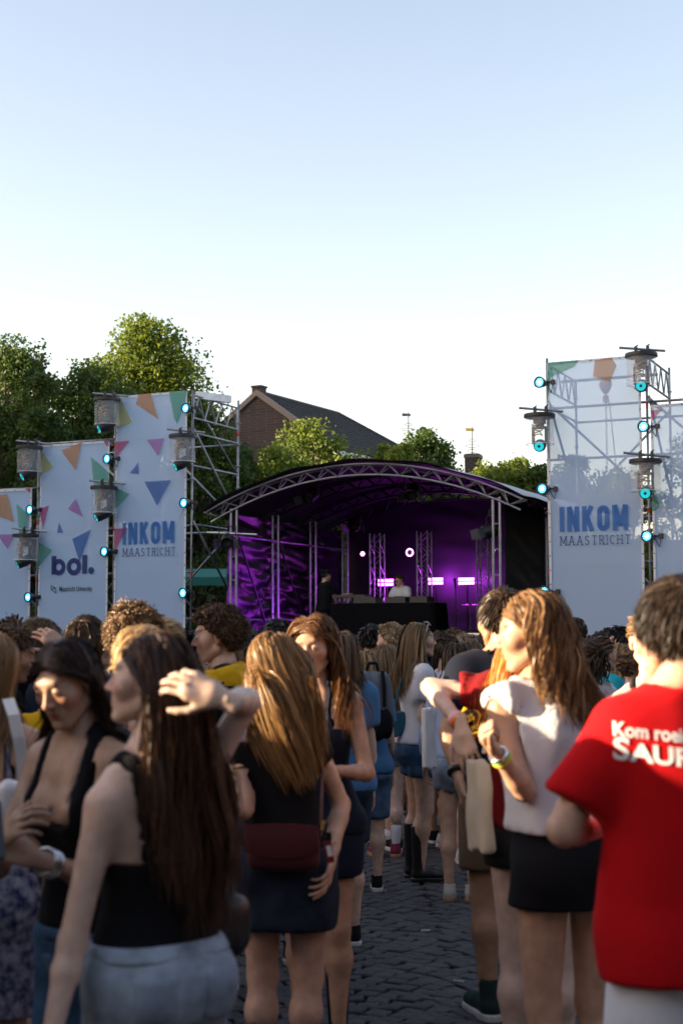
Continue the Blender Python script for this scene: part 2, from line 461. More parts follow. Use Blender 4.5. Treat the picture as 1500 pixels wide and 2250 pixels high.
# ------------------------------------------------------------------ scaffold towers
def part_tube(name, p, q, r, m, root, n=8):
    mb = MB(); mb.tube(p, q, r, n); o = mb.build(name, m, root, smooth=False, off=root.location)
    o.data.polygons.foreach_set('use_smooth', [len(pl.vertices) == 4 for pl in o.data.polygons])
    return o
def tower(label, cols, D=2.05):
    """cols: list of (s, top z of front, top z of rear)"""
    root = empty('scaffold_tower', F(cols[0][0], 0, 0), 0, label, 'scaffold')
    rt = .0242
    for (s, zf, zr) in cols:
        for d, zt in ((0.03, zf), (D, zr)):
            if zt:
                part_tube('standard', F(s, d, 0), F(s, d, zt), rt, M_steel, root)
                mb = MB()
                for z in np.arange(.5, zt - .1, .5):
                    mb.lathe([(rt, -.006), (.058, -.006), (.058, .006), (rt, .006)], F(s, d, z), 10)
                o = mb.build('rosette', M_steel, root, off=root.location); o['kind'] = 'stuff'
                for z in (2.6, 4.2, 6.0):
                    if z < zt - .4 and random.random() < .75:
                        mb = MB(); mb.lathe([(rt + .002, 0), (rt + .002, .1)], F(s, d, z + random.uniform(-.3, .3)), 10); mb.build('red_band', M_red, root, off=root.location)
    for i, (s, zf, zr) in enumerate(cols):
        for z in np.arange(2.0, min(zf, zr or zf) + .1, 2.0):
            if zr: part_tube('ledger', F(s, .03, z + .02), F(s, D, z + .02), .0242, M_steel, root)
        if zr:
            for j, z in enumerate(np.arange(0.2, min(zf, zr) - 1.9, 2.0)):
                a, b = (D, .03)
                part_tube('diagonal_brace', F(s + .04, b, z + 1.9), F(s + .04, a, z), .0242, M_steel, root)
    for (s0, f0, r0), (s1, f1, r1) in zip(cols[:-1], cols[1:]):
        zt = min(f0, f1)
        for z in np.arange(2.0, zt + .05, 1.0):
            part_tube('ledger', F(s0, .09, z), F(s1, .09, z), .0242, M_steel, root)
        for z in np.arange(2.0, zt + .05, 2.0):
            part_tube('ledger', F(s0, D, z), F(s1, D, z), .0242, M_steel, root)
        for j, z in enumerate(np.arange(.2, zt - 1.8, 2.0)):
            a, b = (s0, s1) if j % 2 else (s1, s0)
            part_tube('diagonal_brace', F(a, .15, z), F(b, .15, z + 1.9), .0242, M_steel, root)
            part_tube('diagonal_brace', F(b, D - .06, z), F(a, D - .06, z + 1.9), .0242, M_steel, root)
    return root
def lattice(root, a, b, h, n, r=.022):
    a, b = Vector(a), Vector(b); dn = Vector((0, 0, -h))
    mb = MB(); mb.tube(a, b, r); mb.tube(a + dn, b + dn, r)
    for i in range(n):
        p, q = a.lerp(b, i / n), a.lerp(b, (i + .5) / n); q2 = a.lerp(b, (i + 1) / n)
        mb.tube(p + dn, q, r * .7, 6); mb.tube(q, q2 + dn, r * .7, 6)
    mb.tube(a, a + dn, r); mb.tube(b, b + dn, r)
    o = mb.build('lattice_girder', M_steel, root, off=root.location)
SL = [s_for(420), s_for(250), s_for(82)]; SL.append(SL[-1] - 1.95)
Z3, Z2, Z1 = z_for(857, SL[0]), z_for(866, SL[1]), z_for(968, SL[2])
tl = tower('galvanised scaffold tower carrying the three white banners left of stage', [(SL[0], Z3, z_for(880, SL[0], 2.05)), (SL[1], Z2, Z2), (SL[2], Z1, Z1), (SL[3], Z1 - .95, Z1 - .95)])
lattice(tl, F(SL[0], .05, Z3 - .1), F(SL[0], 2.0, Z3 - .1), .5, 4)
part_tube('ledger', F(SL[0], .03, 5.3), F(SL[0], 2.05, 5.3), .0242, M_steel, tl)
part_tube('diagonal_brace', F(SL[0] - .05, .03, Z3 - .1), F(SL[0] - .05, 2.05, 5.35), .0242, M_steel, tl)
mb = MB(); mb.box((0, 0, 0), (.9, .1, .16)); o = mb.build('toe_board', M_alu, tl); o.location = F(SL[0] + .1, .75, Z3 - .05) - tl.location; o.rotation_euler = (0, 0, R(40))
SR = [s_for(1204), s_for(1424)]; SR.append(SR[-1] + 1.95)
ZR1 = z_for(787, SR[0]); ZR2 = z_for(775, SR[1]); ZR3 = ZR1 - .95
tr = tower('galvanised scaffold tower behind the see-through banners right of stage', [(SR[0], ZR1, ZR1 - .1), (SR[1], ZR2, z_for(808, SR[1], 2.05)), (SR[2], ZR3, ZR3)])
lattice(tr, F(SR[0], .05, ZR1 - .12), F(SR[0], 2.0, ZR1 - .12), .5, 4)
lattice(tr, F(SR[1], .05, ZR1 - .12), F(SR[1], 2.0, ZR1 - .12), .5, 4)
part_tube('ledger', F(SR[0], 1.0, ZR1 - .3), F(SR[1], 1.0, ZR1 - .3), .03, M_steel, tr)
hp = F(s_for(1334, 1.0), 1.0, ZR1 - .35)
hr = empty('chain_hoist', hp, 0, 'orange chain hoist hanging inside the right scaffold tower', 'hoist')
M_or = mat('orange_paint', (.65, .25, .05), .5)
mb = MB(); mb.lathe([(.0, 0), (.11, 0), (.13, -.08), (.08, -.2), (.03, -.26), (0, -.26)], n=14); mb.build('hoist_body', M_or, hr, smooth=True)
mb = MB(); mb.lathe([(0, -.3), (.06, -.3), (.06, -.42), (0, -.42)], n=12); mb.tube((0, 0, -.26), (0, 0, -.3), .015); mb.build('hook_block', M_or, hr)
mb = MB()
for i in range(70):
    z = -.42 - i * .035
    mb.box((.02 * (i % 2 - .5), 0, z), (.022 if i % 2 else .01, .01 if i % 2 else .022, .04))
    if i < 50: mb.box((.07 + .003 * i, 0, z), (.022 if i % 2 else .01, .01 if i % 2 else .022, .04))
mb.build('chain', M_steel, hr)

# ------------------------------------------------------------------ moving heads under rain domes, LED pars
def moving_head(px, py, label, yawd=25, tilt=-40):
    d = -.38
    s = s_for(px, d); p = F(s, d, z_for(py, s, d))
    root = empty('moving_head_light', p, -FA, label, 'stage light', 'moving heads under clear rain covers')
    side = 1
    mb = MB(); mb.tube((-.42, .05, .2), (.4, .22, .1), .024, 8); mb.build('support_pipe', M_steel, root)
    mb = MB()
    for x in (-.12, .1): mb = MB(); mb.box((x, .1, .12), (.05, .06, .16)); mb.tube((x - .03, .1, .19), (x + .04, .1, .23), .012, 6); mb.build('clamp', M_black, root)
    mb = MB(); mb.lathe([(0, .045), (.29, .045), (.3, .03), (.3, -.02), (.27, -.03), (0, -.03)], n=32); mb.build('dome_lid', M_black, root)
    # wavy clear cover
    n, v, f = 48, [], []
    for k in range(7):
        for i in range(n):
            t = 2 * math.pi * i / n; rr = .262 + .008 * k / 6 + .010 * math.sin(5 * t + k) * k / 6 + .006 * math.sin(11 * t + 2 * k)
            v.append((rr * math.cos(t), rr * math.sin(t), -.03 - .085 * k + .012 * math.sin(3 * t) * (k == 6)))
    for k in range(6):
        for i in range(n): f.append((k * n + i, k * n + (i + 1) % n, (k + 1) * n + (i + 1) % n, (k + 1) * n + i))
    link('rain_cover', np_mesh('rain_cover', v, f), M_plastic, root)
    mb = MB(); mb.lathe([(.268, -.53), (.276, -.535), (.276, -.548), (.268, -.55)], n=32); mb.build('cover_hem', mat('clear_hem', (.8, .82, .84), .3, alpha=.6), root)
    mb = MB(); mb.box((0, 0, -.09), (.2, .18, .1)); mb.box((0, 0, -.17), (.14, .14, .06)); mb.build('base', M_black, root)
    mb = MB()
    for x in (-.125, .125): mb.box((x, 0, -.38), (.035, .09, .3))
    mb.box((0, 0, -.22), (.28, .1, .04)); mb.build('yoke', M_black, root)
    # looped cable inside
    mb = MB(); pts = [(.1 * math.cos(t * 1.7) + .02 * math.sin(5 * t), -.16 + .02 * math.cos(3 * t), -.14 - .03 * t + .03 * math.sin(4 * t)) for t in np.linspace(0, 9, 34)]
    mb.path(pts, .011, 5); mb.build('cable', mat('tan_cable', (.3, .19, .09), .6), root)
    rot = Matrix.Rotation(R(yawd), 3, 'Z') @ Matrix.Rotation(R(tilt), 3, 'X')
    c = Vector((0, 0, -.56))
    mb = MB(); mb.lathe([(0, -.17), (.085, -.17), (.115, -.12), (.12, .02), (.105, .19), (.09, .2)], c, 24, rot=rot @ Matrix.Rotation(R(90), 3, 'X')); mb.build('head', M_black, root, smooth=True)
    mb = MB(); mb.lathe([(0, .19), (.088, .19), (.09, .175)], c, 24, rot=rot @ Matrix.Rotation(R(90), 3, 'X')); mb.build('lens', M_lens, root)
    mb = MB(); mb.lathe([(0, .195), (.028, .195), (.028, .19)], c, 16, rot=rot @ Matrix.Rotation(R(90), 3, 'X')); mb.build('lens_centre', M_black, root)
for (px, py, lb, yw, ti) in ((232, 880, 'moving head in clear rain cover above the lettered logo banner, highest on left tower', -40, 28), (63, 985, 'moving head in clear rain cover at top of the leftmost scaffold pole', -35, 32),
        (400, 960, 'moving head in clear rain cover on the pole nearest the stage left', -40, 30), (228, 1073, 'lower moving head in clear rain cover between the two printed left banners', -40, 30), (58, 1178, 'lower moving head in clear rain cover on the leftmost pole', -42, 28),
        (1187, 915, 'moving head in clear rain cover left of the right banner', 12, 12), (1414, 782, 'highest moving head in clear rain cover on the right tower', 8, 10), (1419, 1015, 'lower moving head in clear rain cover right of the right banner', 8, 12)):
    moving_head(px, py, lb, yw, ti)

LEDME = None
def led_par(px, py, label, polepx):
    d = -.16
    s = s_for(px, d); p = F(s, d, z_for(py, s, d))
    root = empty('led_par_light', p, -FA - R(12), label, 'stage light', 'LED par lights on the towers')
    sgn = 1 if polepx > px else -1
    rot = Matrix.Rotation(R(90), 3, 'X')
    mb = MB(); mb.lathe([(.0, -.16), (.07, -.16), (.1, -.05), (.112, 0), (.112, .03), (.1, .03), (.1, .0), (0, .0)], n=24, rot=rot); mb.build('housing', mat('par_housing', (.004, .05, .085), .4), root)  # blue spill from the LED cells is put into the housing colour
    mb = MB(); mb.box((sgn * .13, .06, 0), (.02, .03, .06)); mb.tube((sgn * .13, .06, 0), (sgn * .24, .14, 0), .016); mb.box((sgn * .22, .13, 0), (.07, .07, .09)); mb.build('bracket', M_black, root)
    mb = MB(); mb.tube((sgn * .1, .1, -.02), (sgn * .2, .1, -.2), .007, 5); mb.tube((sgn * .2, .1, -.2), (sgn * .22, .13, -.02), .007, 5); mb.build('cable', M_black, root)
    pts = [(0, 0)] + [(.034 * math.cos(t), .034 * math.sin(t)) for t in np.arange(6) * math.pi / 3] + [(.068 * math.cos(t), .068 * math.sin(t)) for t in np.arange(12) * math.pi / 6]
    mb = MB()
    for x, z in pts[:7]: mb.lathe([(0, .012), (.0145, .012), (.0145, .002)], (x, 0, z), 8, rot=rot)
    mb.build('led_cells', M_led, root)
    mb = MB()
    for x, z in pts[7:]: mb.lathe([(0, .012), (.0145, .012), (.0145, .002)], (x, 0, z), 8, rot=rot)
    mb.build('led_cells', M_led2, root)
for (px, py, lb, pp) in ((66, 1120, 'lit round LED light at upper leftmost pole', 82), (66, 1312, 'lit round LED light at bottom of leftmost pole near heads', 82), (234, 1008, 'lit round LED light on pole between the two printed left banners, upper', 250),
        (231, 1212, 'lit round LED light beside the dark blue logo lettering', 250), (406, 897, 'lit round LED light at top right corner of tallest left banner', 420), (404, 1105, 'lit round LED light above blue lettering at the stage-side left pole', 420),
        (404, 1303, 'lit round LED light low on stage-side left pole near heads', 420), (1188, 840, 'lit round LED light high beside the right tower top', 1204), (1416, 937, 'lit round LED light under the highest right rain cover', 1424),
        (1191, 1074, 'lit round LED light at the stage roof edge on right tower', 1204), (1193, 1300, 'lit round LED light low on right tower near heads', 1210), (1419, 1178, 'brightest blue LED light right of the festival lettering', 1424)):
    led_par(px, py, lb, pp)

# ------------------------------------------------------------------ stage
SW, SD, SF = 6.0, 5.8, 1.3
EAV = 4.32
stage = empty('stage', F(0, 0, 0), -FA, 'small black festival stage with curved roof and purple light', 'stage')
def sbox(name, c, d, m): mb = MB(); mb.box(c, d); return mb.build(name, m, stage)
sbox('deck', (SW / 2, SD / 2 + .05, SF - .06), (SW + .1, SD + .3, .12), mat('deck_board', (.03, .03, .032), .7))
def wrinkled(name, o, ux, w, h, m, amp=.03, nx=40, nz=40, seed=0, sag=0):
    rr = np.random.default_rng(seed); ph = rr.uniform(0, 6.28, 12)
    o = Vector(o); ux = Vector(ux); nrm = ux.cross(Vector((0, 0, 1)))
    v, f = [], []
    for k in range(nz + 1):
        for i in range(nx + 1):
            x, z = i / nx, k / nz
            a = x * w; b = z * h
            y = amp * (math.sin(b * 9 + 2.2 * math.sin(a * 1.7 + ph[0]) + ph[1]) * .6 + math.sin(b * 17 + a * 3 + ph[2] + 1.5 * math.sin(a * 2.6 + b)) * .35 + math.sin(b * 31 - a * 5 + ph[3]) * .18)
            y *= .35 + .65 * math.sin(math.pi * x)
            v.append(o + ux * a + nrm * y + Vector((0, 0, b)))
    for k in range(nz):
        for i in range(nx):
            q = k * (nx + 1) + i; f.append((q, q + 1, q + nx + 2, q + nx + 1))
    return link(name, np_mesh(name, v, f), m, stage)
M_walltarp = mat('wall_tarpaulin', (.014, .010, .016), .30, bump=.2, bscale=25)
wrinkled('front_skirt', (-.1, -.06, 0), (1, 0, 0), SW + .2, SF - .02, M_blackcloth, .01)
wrinkled('left_wall', (-.06, SD, .7), (0, -1, 0), SD, EAV - .8, M_walltarp, .07, 90, 80, 3)
wrinkled('right_wall', (SW + .1, 0, .3), (0, 1, 0), SD, EAV - .35, M_tarp, .03, 60, 60, 5)
wrinkled('back_wall', (0, SD + .12, .9), (1, 0, 0), SW, 4.0, mat('back_drop', (.022, .016, .026), .8), .02, 40, 40, 8)
# columns: twin tubes
def scol(x, y, z0, z1, tw=.14, r=.03, along='x'):
    mb = MB()
    dx, dy = (tw, 0) if along == 'x' else (0, tw)
    mb.tube((x, y, z0), (x, y, z1), r); mb.tube((x + dx, y + dy, z0), (x + dx, y + dy, z1), r)
    for z in np.arange(z0 + .3, z1, .5): mb.tube((x, y, z), (x + dx, y + dy, z), r * .6, 6)
    o = mb.build('column', M_alu, stage); return o
for d in (0, 1.9, 3.8, 5.6):
    scol(.02, d, 0 if d == 0 else SF, EAV); scol(SW - .14, d, 0 if d == 0 else SF, EAV)
mb = MB(); mb.tube((SW + .13, 2.6, .2), (SW + .13, 2.6, EAV), .03); mb.build('column', M_alu, stage)
mb = MB(); mb.tube((SW + .13, 4.6, .2), (SW + .13, 4.6, EAV), .03); mb.build('column', M_alu, stage)
# arches: triangular look from two chords and a zigzag
RISE, OVER = .84, .42
def arcpt(t, off=0.0):
    a, b = -OVER, SW + OVER
    x = a + (b - a) * t; c = (a + b) / 2; hw = (b - a) / 2
    z = EAV - .3 + RISE * (1 - ((x - c) / hw) ** 2)
    nx_, nz_ = 2 * RISE * (x - c) / hw ** 2, 1.0; l = math.hypot(nx_, nz_)
    return (x + off * nx_ / l, z + off * nz_ / l)
def arch(d, n=30, off0=.03, off1=.24, m=None):
    mb = MB(); t = np.linspace(0, 1, n + 1)
    lo = [Vector((arcpt(x, off0)[0], d, arcpt(x, off0)[1])) for x in t]
    up = [Vector((arcpt(x, off1)[0], d - .12, arcpt(x, off1)[1])) for x in t]
    up2 = [Vector((arcpt(x, off1)[0], d + .12, arcpt(x, off1)[1])) for x in t]
    mb.path(lo, .022, 8); mb.path(up, .022, 8); mb.path(up2, .022, 8)
    for i in range(n):
        a, b = (lo[i], up[i + 1]) if i % 2 else (up[i], lo[i + 1])
        mb.tube(a, b, .015, 6)
        a, b = (lo[i], up2[i + 1]) if i % 2 else (up2[i], lo[i + 1]); mb.tube(a, b, .015, 6)
    mb.build('arch_truss', m or mat('arch_alloy', (.33, .34, .36), .45, .8), stage)
arch(-.05); arch(1.9, m=M_black); arch(3.8, m=M_black); arch(5.6, m=M_black)
# roof skin, with thickness
v, f = [], []; n = 30; ys = [-.25, .6, 1.6, 2.6, 3.6, 4.6, SD + .3]
for j, y in enumerate(ys):
    for i in range(n + 1):
        x, z = arcpt(i / n, .30); v.append((x, y, z + .02 * math.sin(y * 3.3 + i)))
for j, y in enumerate(ys):
    for i in range(n + 1):
        x, z = arcpt(i / n, .33); v.append((x, y, z + .02 * math.sin(y * 3.3 + i)))
K = (n + 1) * len(ys)
for j in range(len(ys) - 1):
    for i in range(n):
        q = j * (n + 1) + i; f.append((q, q + n + 1, q + n + 2, q + 1)); f.append((K + q, K + q + 1, K + q + n + 2, K + q + n + 1))
link('roof_skin_lining', np_mesh('lining', v[:K], f[0::2]), mat('roof_lining', (.02, .018, .022), .6), stage)
ff = np.array(f[1::2]) - K
link('roof_skin', np_mesh('roof', v[K:], ff), mat('roof_silver', (.30, .32, .36), .45, bump=.4, bscale=5), stage)
# right overhang flap in grey sheeting, drooping beyond the eave
v, f = [], []
x0, z0 = arcpt(1.0, .33)
for j, y in enumerate(np.linspace(-.1, SD + .2, 14)):
    for i in range(6):
        u = i / 5; v.append((x0 - .25 + (.25 + .62 * u), y, z0 + .10 - .12 * u - .16 * u * u * (1 + .3 * math.sin(y * 5)) + .02 * math.sin(y * 7 + i)))
for j in range(13):
    for i in range(5): q = j * 6 + i; f.append((q, q + 1, q + 7, q + 6))
link('side_flap', np_mesh('flap', v, f), _M['roof_silver'], stage)
# side rails and diagonals on the left wall
def stube(nm, p, q, r=.024, m=M_alu): mb = MB(); mb.tube(p, q, r); mb.build(nm, m, stage)
for z in (1.98, 3.75): stube('rail', (.06, 0, z), (.06, SD, z))
M_dkst = mat('dark_steel', (.06, .06, .07), .5, .6)
stube('diagonal_brace', (.1, .2, 3.7), (.1, 1.7, 1.5), .024, M_dkst); stube('diagonal_brace', (.1, 2.1, 3.7), (.1, 3.6, 1.5), .024, M_dkst)
stube('rail', (-.5, -.1, 3.82), (.7, -.1, 3.74))
# truss towers on stage
def truss_tower(px, d, ztop, label):
    s = s_for(px, d); root = empty('truss_tower', F(s, d, SF), -FA, label, 'truss', 'truss towers at the back of the stage')
    mb = MB()
    for x in (-.13, .13):
        for y in (-.13, .13): mb.tube((x, y, 0), (x, y, ztop), .02, 8)
    mb.build('chord', M_alu, root)
    mb = MB()
    for i in range(int(ztop / .25)):
        z = i * .25; a = .13 if i % 2 else -.13
        mb.tube((a, -.13, z), (-a, -.13, z + .25), .009, 5); mb.tube((a, .13, z), (-a, .13, z + .25), .009, 5); mb.tube((-.13, a, z), (-.13, -a, z + .25), .009, 5); mb.tube((.13, a, z), (.13, -a, z + .25), .009, 5)
    mb.build('lacing', M_alu, root)
truss_tower(828, 4.6, 2.75, 'truss tower on stage behind the DJ, left of him'); truss_tower(931, 4.4, 2.75, 'truss tower on stage between LED ring and light bars'); truss_tower(1062, 3.9, 2.6, 'truss tower at right stage side behind the drums')

def led_bars(px, py, d, label):
    s = s_for(px, d); root = empty('led_bar_light', F(s, d, z_for(py, s, d)), -FA, label, 'stage light', 'double purple LED bars')
    for z in (.045, -.045):
        mb = MB(); mb.box((0, -.04, z), (.38, .03, .06)); mb.build('led_bar', M_purple, root)
    mb = MB(); mb.box((0, .02, 0), (.36, .08, .18)); mb.build('housing', M_black, root)
    mb = MB(); mb.tube((0, .03, -.09), (0, .03, -(root.location.z - SF)), .02); mb.build('stand', M_black, root)
    l = bpy.data.lights.new('purple_lamp', 'AREA'); l.shape = 'RECTANGLE'; l.size = .33; l.size_y = .14; l.energy = 1.0; l.color = (.62, .05, 1)
    o = bpy.data.objects.new('purple_lamp', l); COL.objects.link(o); o.parent = root; o.location = (0, -.1, 0); o.rotation_euler = (R(90), 0, 0)
    l = bpy.data.lights.new('purple_glow', 'POINT'); l.energy = (.4 if px < 900 else 11); l.color = (.62, .05, 1); l.shadow_soft_size = .1
    o = bpy.data.objects.new('purple_glow', l); COL.objects.link(o); o.parent = root; o.location = (0, .66, .05)
led_bars(848, 1280, 5.0, 'double purple LED bar light beside the DJ head'); led_bars(956, 1277, 5.0, 'double purple LED bar light in the middle of the stage back'); led_bars(1024, 1277, 5.0, 'double purple LED bar light beside the drums')
def led_ring(px, py, d, r, n, label):
    s = s_for(px, d); root = empty('led_ring_light', F(s, d, z_for(py, s, d)), -FA, label, 'stage light')
    rot = Matrix.Rotation(R(90), 3, 'X')
    mb = MB(); mb.lathe([(0, -.1), (r * .8, -.1), (r * 1.3, 0), (r * 1.3, .02), (0, .015)], n=24, rot=rot); mb.build('housing', M_black, root)
    mb = MB()
    for i in range(n):
        t = 2 * math.pi * i / n; mb.lathe([(0, .03), (.018, .03), (.018, .015)], (r * math.cos(t), 0, r * math.sin(t)), 8, rot=rot)
    mb.build('led_cells', M_pinkled, root)
    mb = MB(); mb.tube((0, .06, 0), (.15, .25, .05), .015); mb.build('bracket', M_black, root)
led_ring(900, 1214, 4.2, .08, 12, 'purple LED ring light on stage above the DJ right'); led_ring(797, 1217, 4.4, .04, 6, 'small purple LED light on stage left of the DJ'); led_ring(1085, 1209, 4.6, .008, 1, 'tiny pink LED point at the right stage side')
# purple wash onto the left wall, from an unseen lamp added on deck
l = bpy.data.lights.new('wall_wash', 'SPOT'); l.energy = 300; l.color = (.42, .03, 1); l.spot_size = R(34); l.spot_blend = .6; l.shadow_soft_size = .15
wl = empty('wash_light', F(4.6, 4.3, SF), -FA, 'unseen black wash lamp added on deck to light the left tarpaulin purple', 'stage light')
mb = MB(); mb.lathe([(0, 0), (.1, 0), (.1, .03), (0, .03)]); mb.tube((0, 0, .03), (0, 0, .16), .02); mb.lathe([(.06, .14), (.09, .16), (.09, .26), (.05, .3), (0, .3)]); mb.build('housing', M_black, wl)
o = bpy.data.objects.new('wall_wash', l); COL.objects.link(o); o.parent = wl; o.location = (-.14, 0, .25); o.rotation_euler = Vector((4.6, 3.2, -.75)).to_track_quat('Z', 'Y').to_euler()

def par_can(px, py, d, label, rx, rz, hang=True):
    s = s_for(px, d); root = empty('theatre_spotlight', F(s, d, z_for(py, s, d)), -FA + R(rz), label, 'stage light', 'black spotlights on the stage')
    rot = Matrix.Rotation(R(rx), 3, 'X') @ Matrix.Rotation(R(90), 3, 'X')
    mb = MB(); mb.lathe([(0, -.2), (.1, -.2), (.14, -.12), (.14, .16), (.12, .18), (.1, .1), (0, .08)], n=18, rot=rot); mb.build('can', M_black, root, smooth=False)
    g = mat('barn_door', (.05, .055, .065), .5)
    for sx in (-1, 1): mb = MB(); mb.box(rot @ Vector((sx * .2, 0, .24)), (.012, .2, .17), rot=rot @ Matrix.Rotation(R(sx * 38), 3, 'Y')); mb.build('barn_door', g, root)
    mb = MB(); mb.tube((-.17, 0, 0), (-.17, 0, .3), .012); mb.tube((.17, 0, 0), (.17, 0, .3), .012); mb.tube((-.17, 0, .3), (.17, 0, .3), .012); mb.tube((0, 0, .3), (0, 0, .42), .02); mb.build('yoke', M_black, root)
par_can(500, 1188, -.3, 'spotlight with grey barn doors at the left stage corner', 20, 25); par_can(683, 1088, 1.2, 'spotlight hanging under the left half of the stage roof', 30, -10); par_can(905, 1080, 1.2, 'spotlight hanging under the right half of the stage roof', 35, 10)
par_can(1075, 1166, .15, 'spotlight with grey barn doors on the right front column', 15, -50); par_can(780, 1150, 3.8, 'spotlight far back under the stage roof', 30, 15)

# DJ table, monitors, drums, mic, flight cases
tb = empty('dj_table', F(s_for(852, .9), .9, SF), -FA, 'long DJ table draped in black cloth at front of stage', 'table')
mb = MB()
n = 60; v = []; f = []
per = [(-1.15, .35), (-1.15, -.35), (1.15, -.35), (1.15, .35)]
pts = []
for a, b in zip(per, per[1:] + per[:1]):
    for i in range(n // 4): pts.append((a[0] + (b[0] - a[0]) * i / (n // 4), a[1] + (b[1] - a[1]) * i / (n // 4)))
for k, (z, fl) in enumerate(((1.0, 1.0), (.97, 1.01), (.5, 1.03), (.02, 1.06))):
    for i, (x, y) in enumerate(pts): q = 1 + (.012 * math.sin(i * 1.7) if k > 1 else 0); v.append((x * fl * q, y * fl * q, z))
m_ = len(pts)
for k in range(3):
    for i in range(m_): f.append((k * m_ + i, (k + 1) * m_ + i, (k + 1) * m_ + (i + 1) % m_, k * m_ + (i + 1) % m_))
link('drape', np_mesh('drape', v, f), M_blackcloth, tb)
mb = MB(); mb.box((0, 0, .99), (2.28, .68, .03)); mb.build('table_top', M_black, tb)
for x, w, lb in ((-.45, .5, 'black mixer left of the DJ on the table'), (.25, .42, 'black media player in front of the DJ'), (.75, .38, 'black media player at right end of DJ table')):
    p = F(s_for(852, .9) + x, .9, SF + 1.006); o = empty('dj_player', p, -FA, lb, 'DJ equipment')
    mb = MB(); mb.box((0, 0, .06), (w, .4, .12)); mb.build('body', M_black, o)
    mb = MB(); mb.lathe([(0, .135), (.11, .135), (.12, .121)], n=20); mb.build('jog_wheel', mat('dark_grey_metal', (.1, .1, .11), .3, .5), o)
o = empty('dj_console', F(s_for(768, .9), 1.0, SF + 1.006), -FA, 'raised black console with knobs on the DJ table left end', 'DJ equipment')
mb = MB(); mb.box((0, 0, .15), (.75, .35, .06)); mb.box((-.3, 0, .06), (.05, .3, .12)); mb.box((.3, 0, .06), (.05, .3, .12)); mb.build('rack', M_black, o)
mb = MB()
for x in (-.2, -.08, .05, .2): mb.tube((x, -.18, .04), (x, -.18, .11), .012, 6)
mb.build('knob', mat('grey_metal', (.4, .4, .42), .4, .6), o)
for px, d, lb in ((1003, .9, 'black wedge monitor speaker right of the DJ table'), (1032, 1.4, 'black wedge monitor speaker behind the first one')):
    o = empty('monitor_speaker', F(s_for(px, d), d, SF), -FA + R(20), lb, 'speaker')
    mb = MB(); mb.add([(-.3, -.25, 0), (.3, -.25, 0), (.3, .3, 0), (-.3, .3, 0), (-.3, -.25, .12), (.3, -.25, .12), (.3, .12, .45), (-.3, .12, .45), (-.3, .3, .38), (.3, .3, .38)],
        [(0, 3, 2, 1), (0, 1, 5, 4), (4, 5, 6, 7), (7, 6, 9, 8), (8, 9, 2, 3), (0, 4, 7, 8, 3), (1, 2, 9, 6, 5)]); mb.build('cabinet', mat('speaker_paint', (.02, .02, .024), .6, bump=.3, bscale=80), o)
    mb = MB(); q = Matrix.Rotation(math.atan2(.33, .37), 3, 'X'); mb.box((0, -.07, .295), (.52, .42, .012), rot=q); mb.build('grille', mat('grille', (.03, .03, .034), .5, .5), o)
ms = empty('microphone_stand', F(s_for(999, 2.2), 2.2, SF), -FA, 'thin microphone stand between the two LED bars', 'stand')
mb = MB(); mb.lathe([(0, 0), (.14, 0), (.13, .03), (0, .035)], n=18); mb.tube((0, 0, .03), (0, 0, 1.35), .012); mb.build('pole', M_black, ms)
mb = MB(); mb.tube((0, 0, 1.33), (0, -.05, 1.5), .022); mb.lathe([(0, -.04), (.03, -.025), (.035, 0), (.03, .025), (0, .04)], (0, -.055, 1.52), 12); mb.build('microphone', M_black, ms)
dk = empty('drum_kit', F(s_for(1075, 2.6), 2.6, SF), -FA, 'drum kit with cymbals at the right stage side', 'drum kit')
M_chr = mat('chrome', (.6, .6, .62), .2, 1); M_cym = mat('cymbal_bronze', (.35, .25, .1), .3, .9)
rotx = Matrix.Rotation(R(90), 3, 'X')
mb = MB(); mb.lathe([(0, -.2), (.28, -.2), (.28, .2), (.25, .2), (0, .19)], (.1, 0, .3), 28, rot=rotx); mb.build('bass_drum', mat('drum_red', (.12, .01, .02), .3), dk)
for x, y, z, r_ in ((-.12, -.05, .75, .15), (.28, -.05, .75, .17), (.5, .3, .45, .2)): mb = MB(); mb.lathe([(0, -.13), (r_, -.13), (r_, .12), (r_ - .01, .13), (0, .125)], (x, y, z), 20); mb.build('tom_drum', mat('drum_red', 0, 0), dk)
for x, y, z, r_ in ((-.42, -.1, 1.0, .22), (.1, .2, 1.15, .25), (.5, -.1, 1.28, .2)):
    mb = MB(); mb.lathe([(0, .03), (.03, .025), (.05, .005), (r_, -.015), (r_, -.018), (0, .0)], (x, y, z), 26); mb.build('cymbal', M_cym, dk)
    mb = MB(); mb.tube((x, y, 0), (x, y, z + .05), .012); mb.tube((x, y, .3), (x - .2, y - .1, 0), .01); mb.tube((x, y, .3), (x + .2, y - .1, 0), .01); mb.tube((x, y, .3), (x, y + .2, 0), .01); mb.build('cymbal_stand', M_chr, dk)
for px, d, w, lb in ((1050, -.45, 1.1, 'black metal-edged flight case in front of stage right'), (745, -.4, .5, 'black flight case at the stage front left of centre')):
    o = empty('flight_case', F(s_for(px, d), d, 0), -FA, lb, 'case')
    mb = MB(); mb.box((0, 0, .85), (w, .5, 1.6)); mb.build('body', mat('case_board', (.03, .03, .04), .4), o)
    mb = MB()
    for x in (-w / 2, w / 2):
        mb.box((x, -.25, .85), (.04, .04, 1.62))
        mb.box((x, 0, 1.66), (.04, .5, .03))
    mb.box((0, -.25, 1.66), (w, .04, .04)); mb.box((0, -.256, 1.2), (w, .02, .03)); mb.build('metal_edge', M_alu, o)
o = empty('crowd_barrier', F(s_for(880, -1.3), -1.3, 0), -FA, 'low metal crowd barrier before the stage', 'barrier')
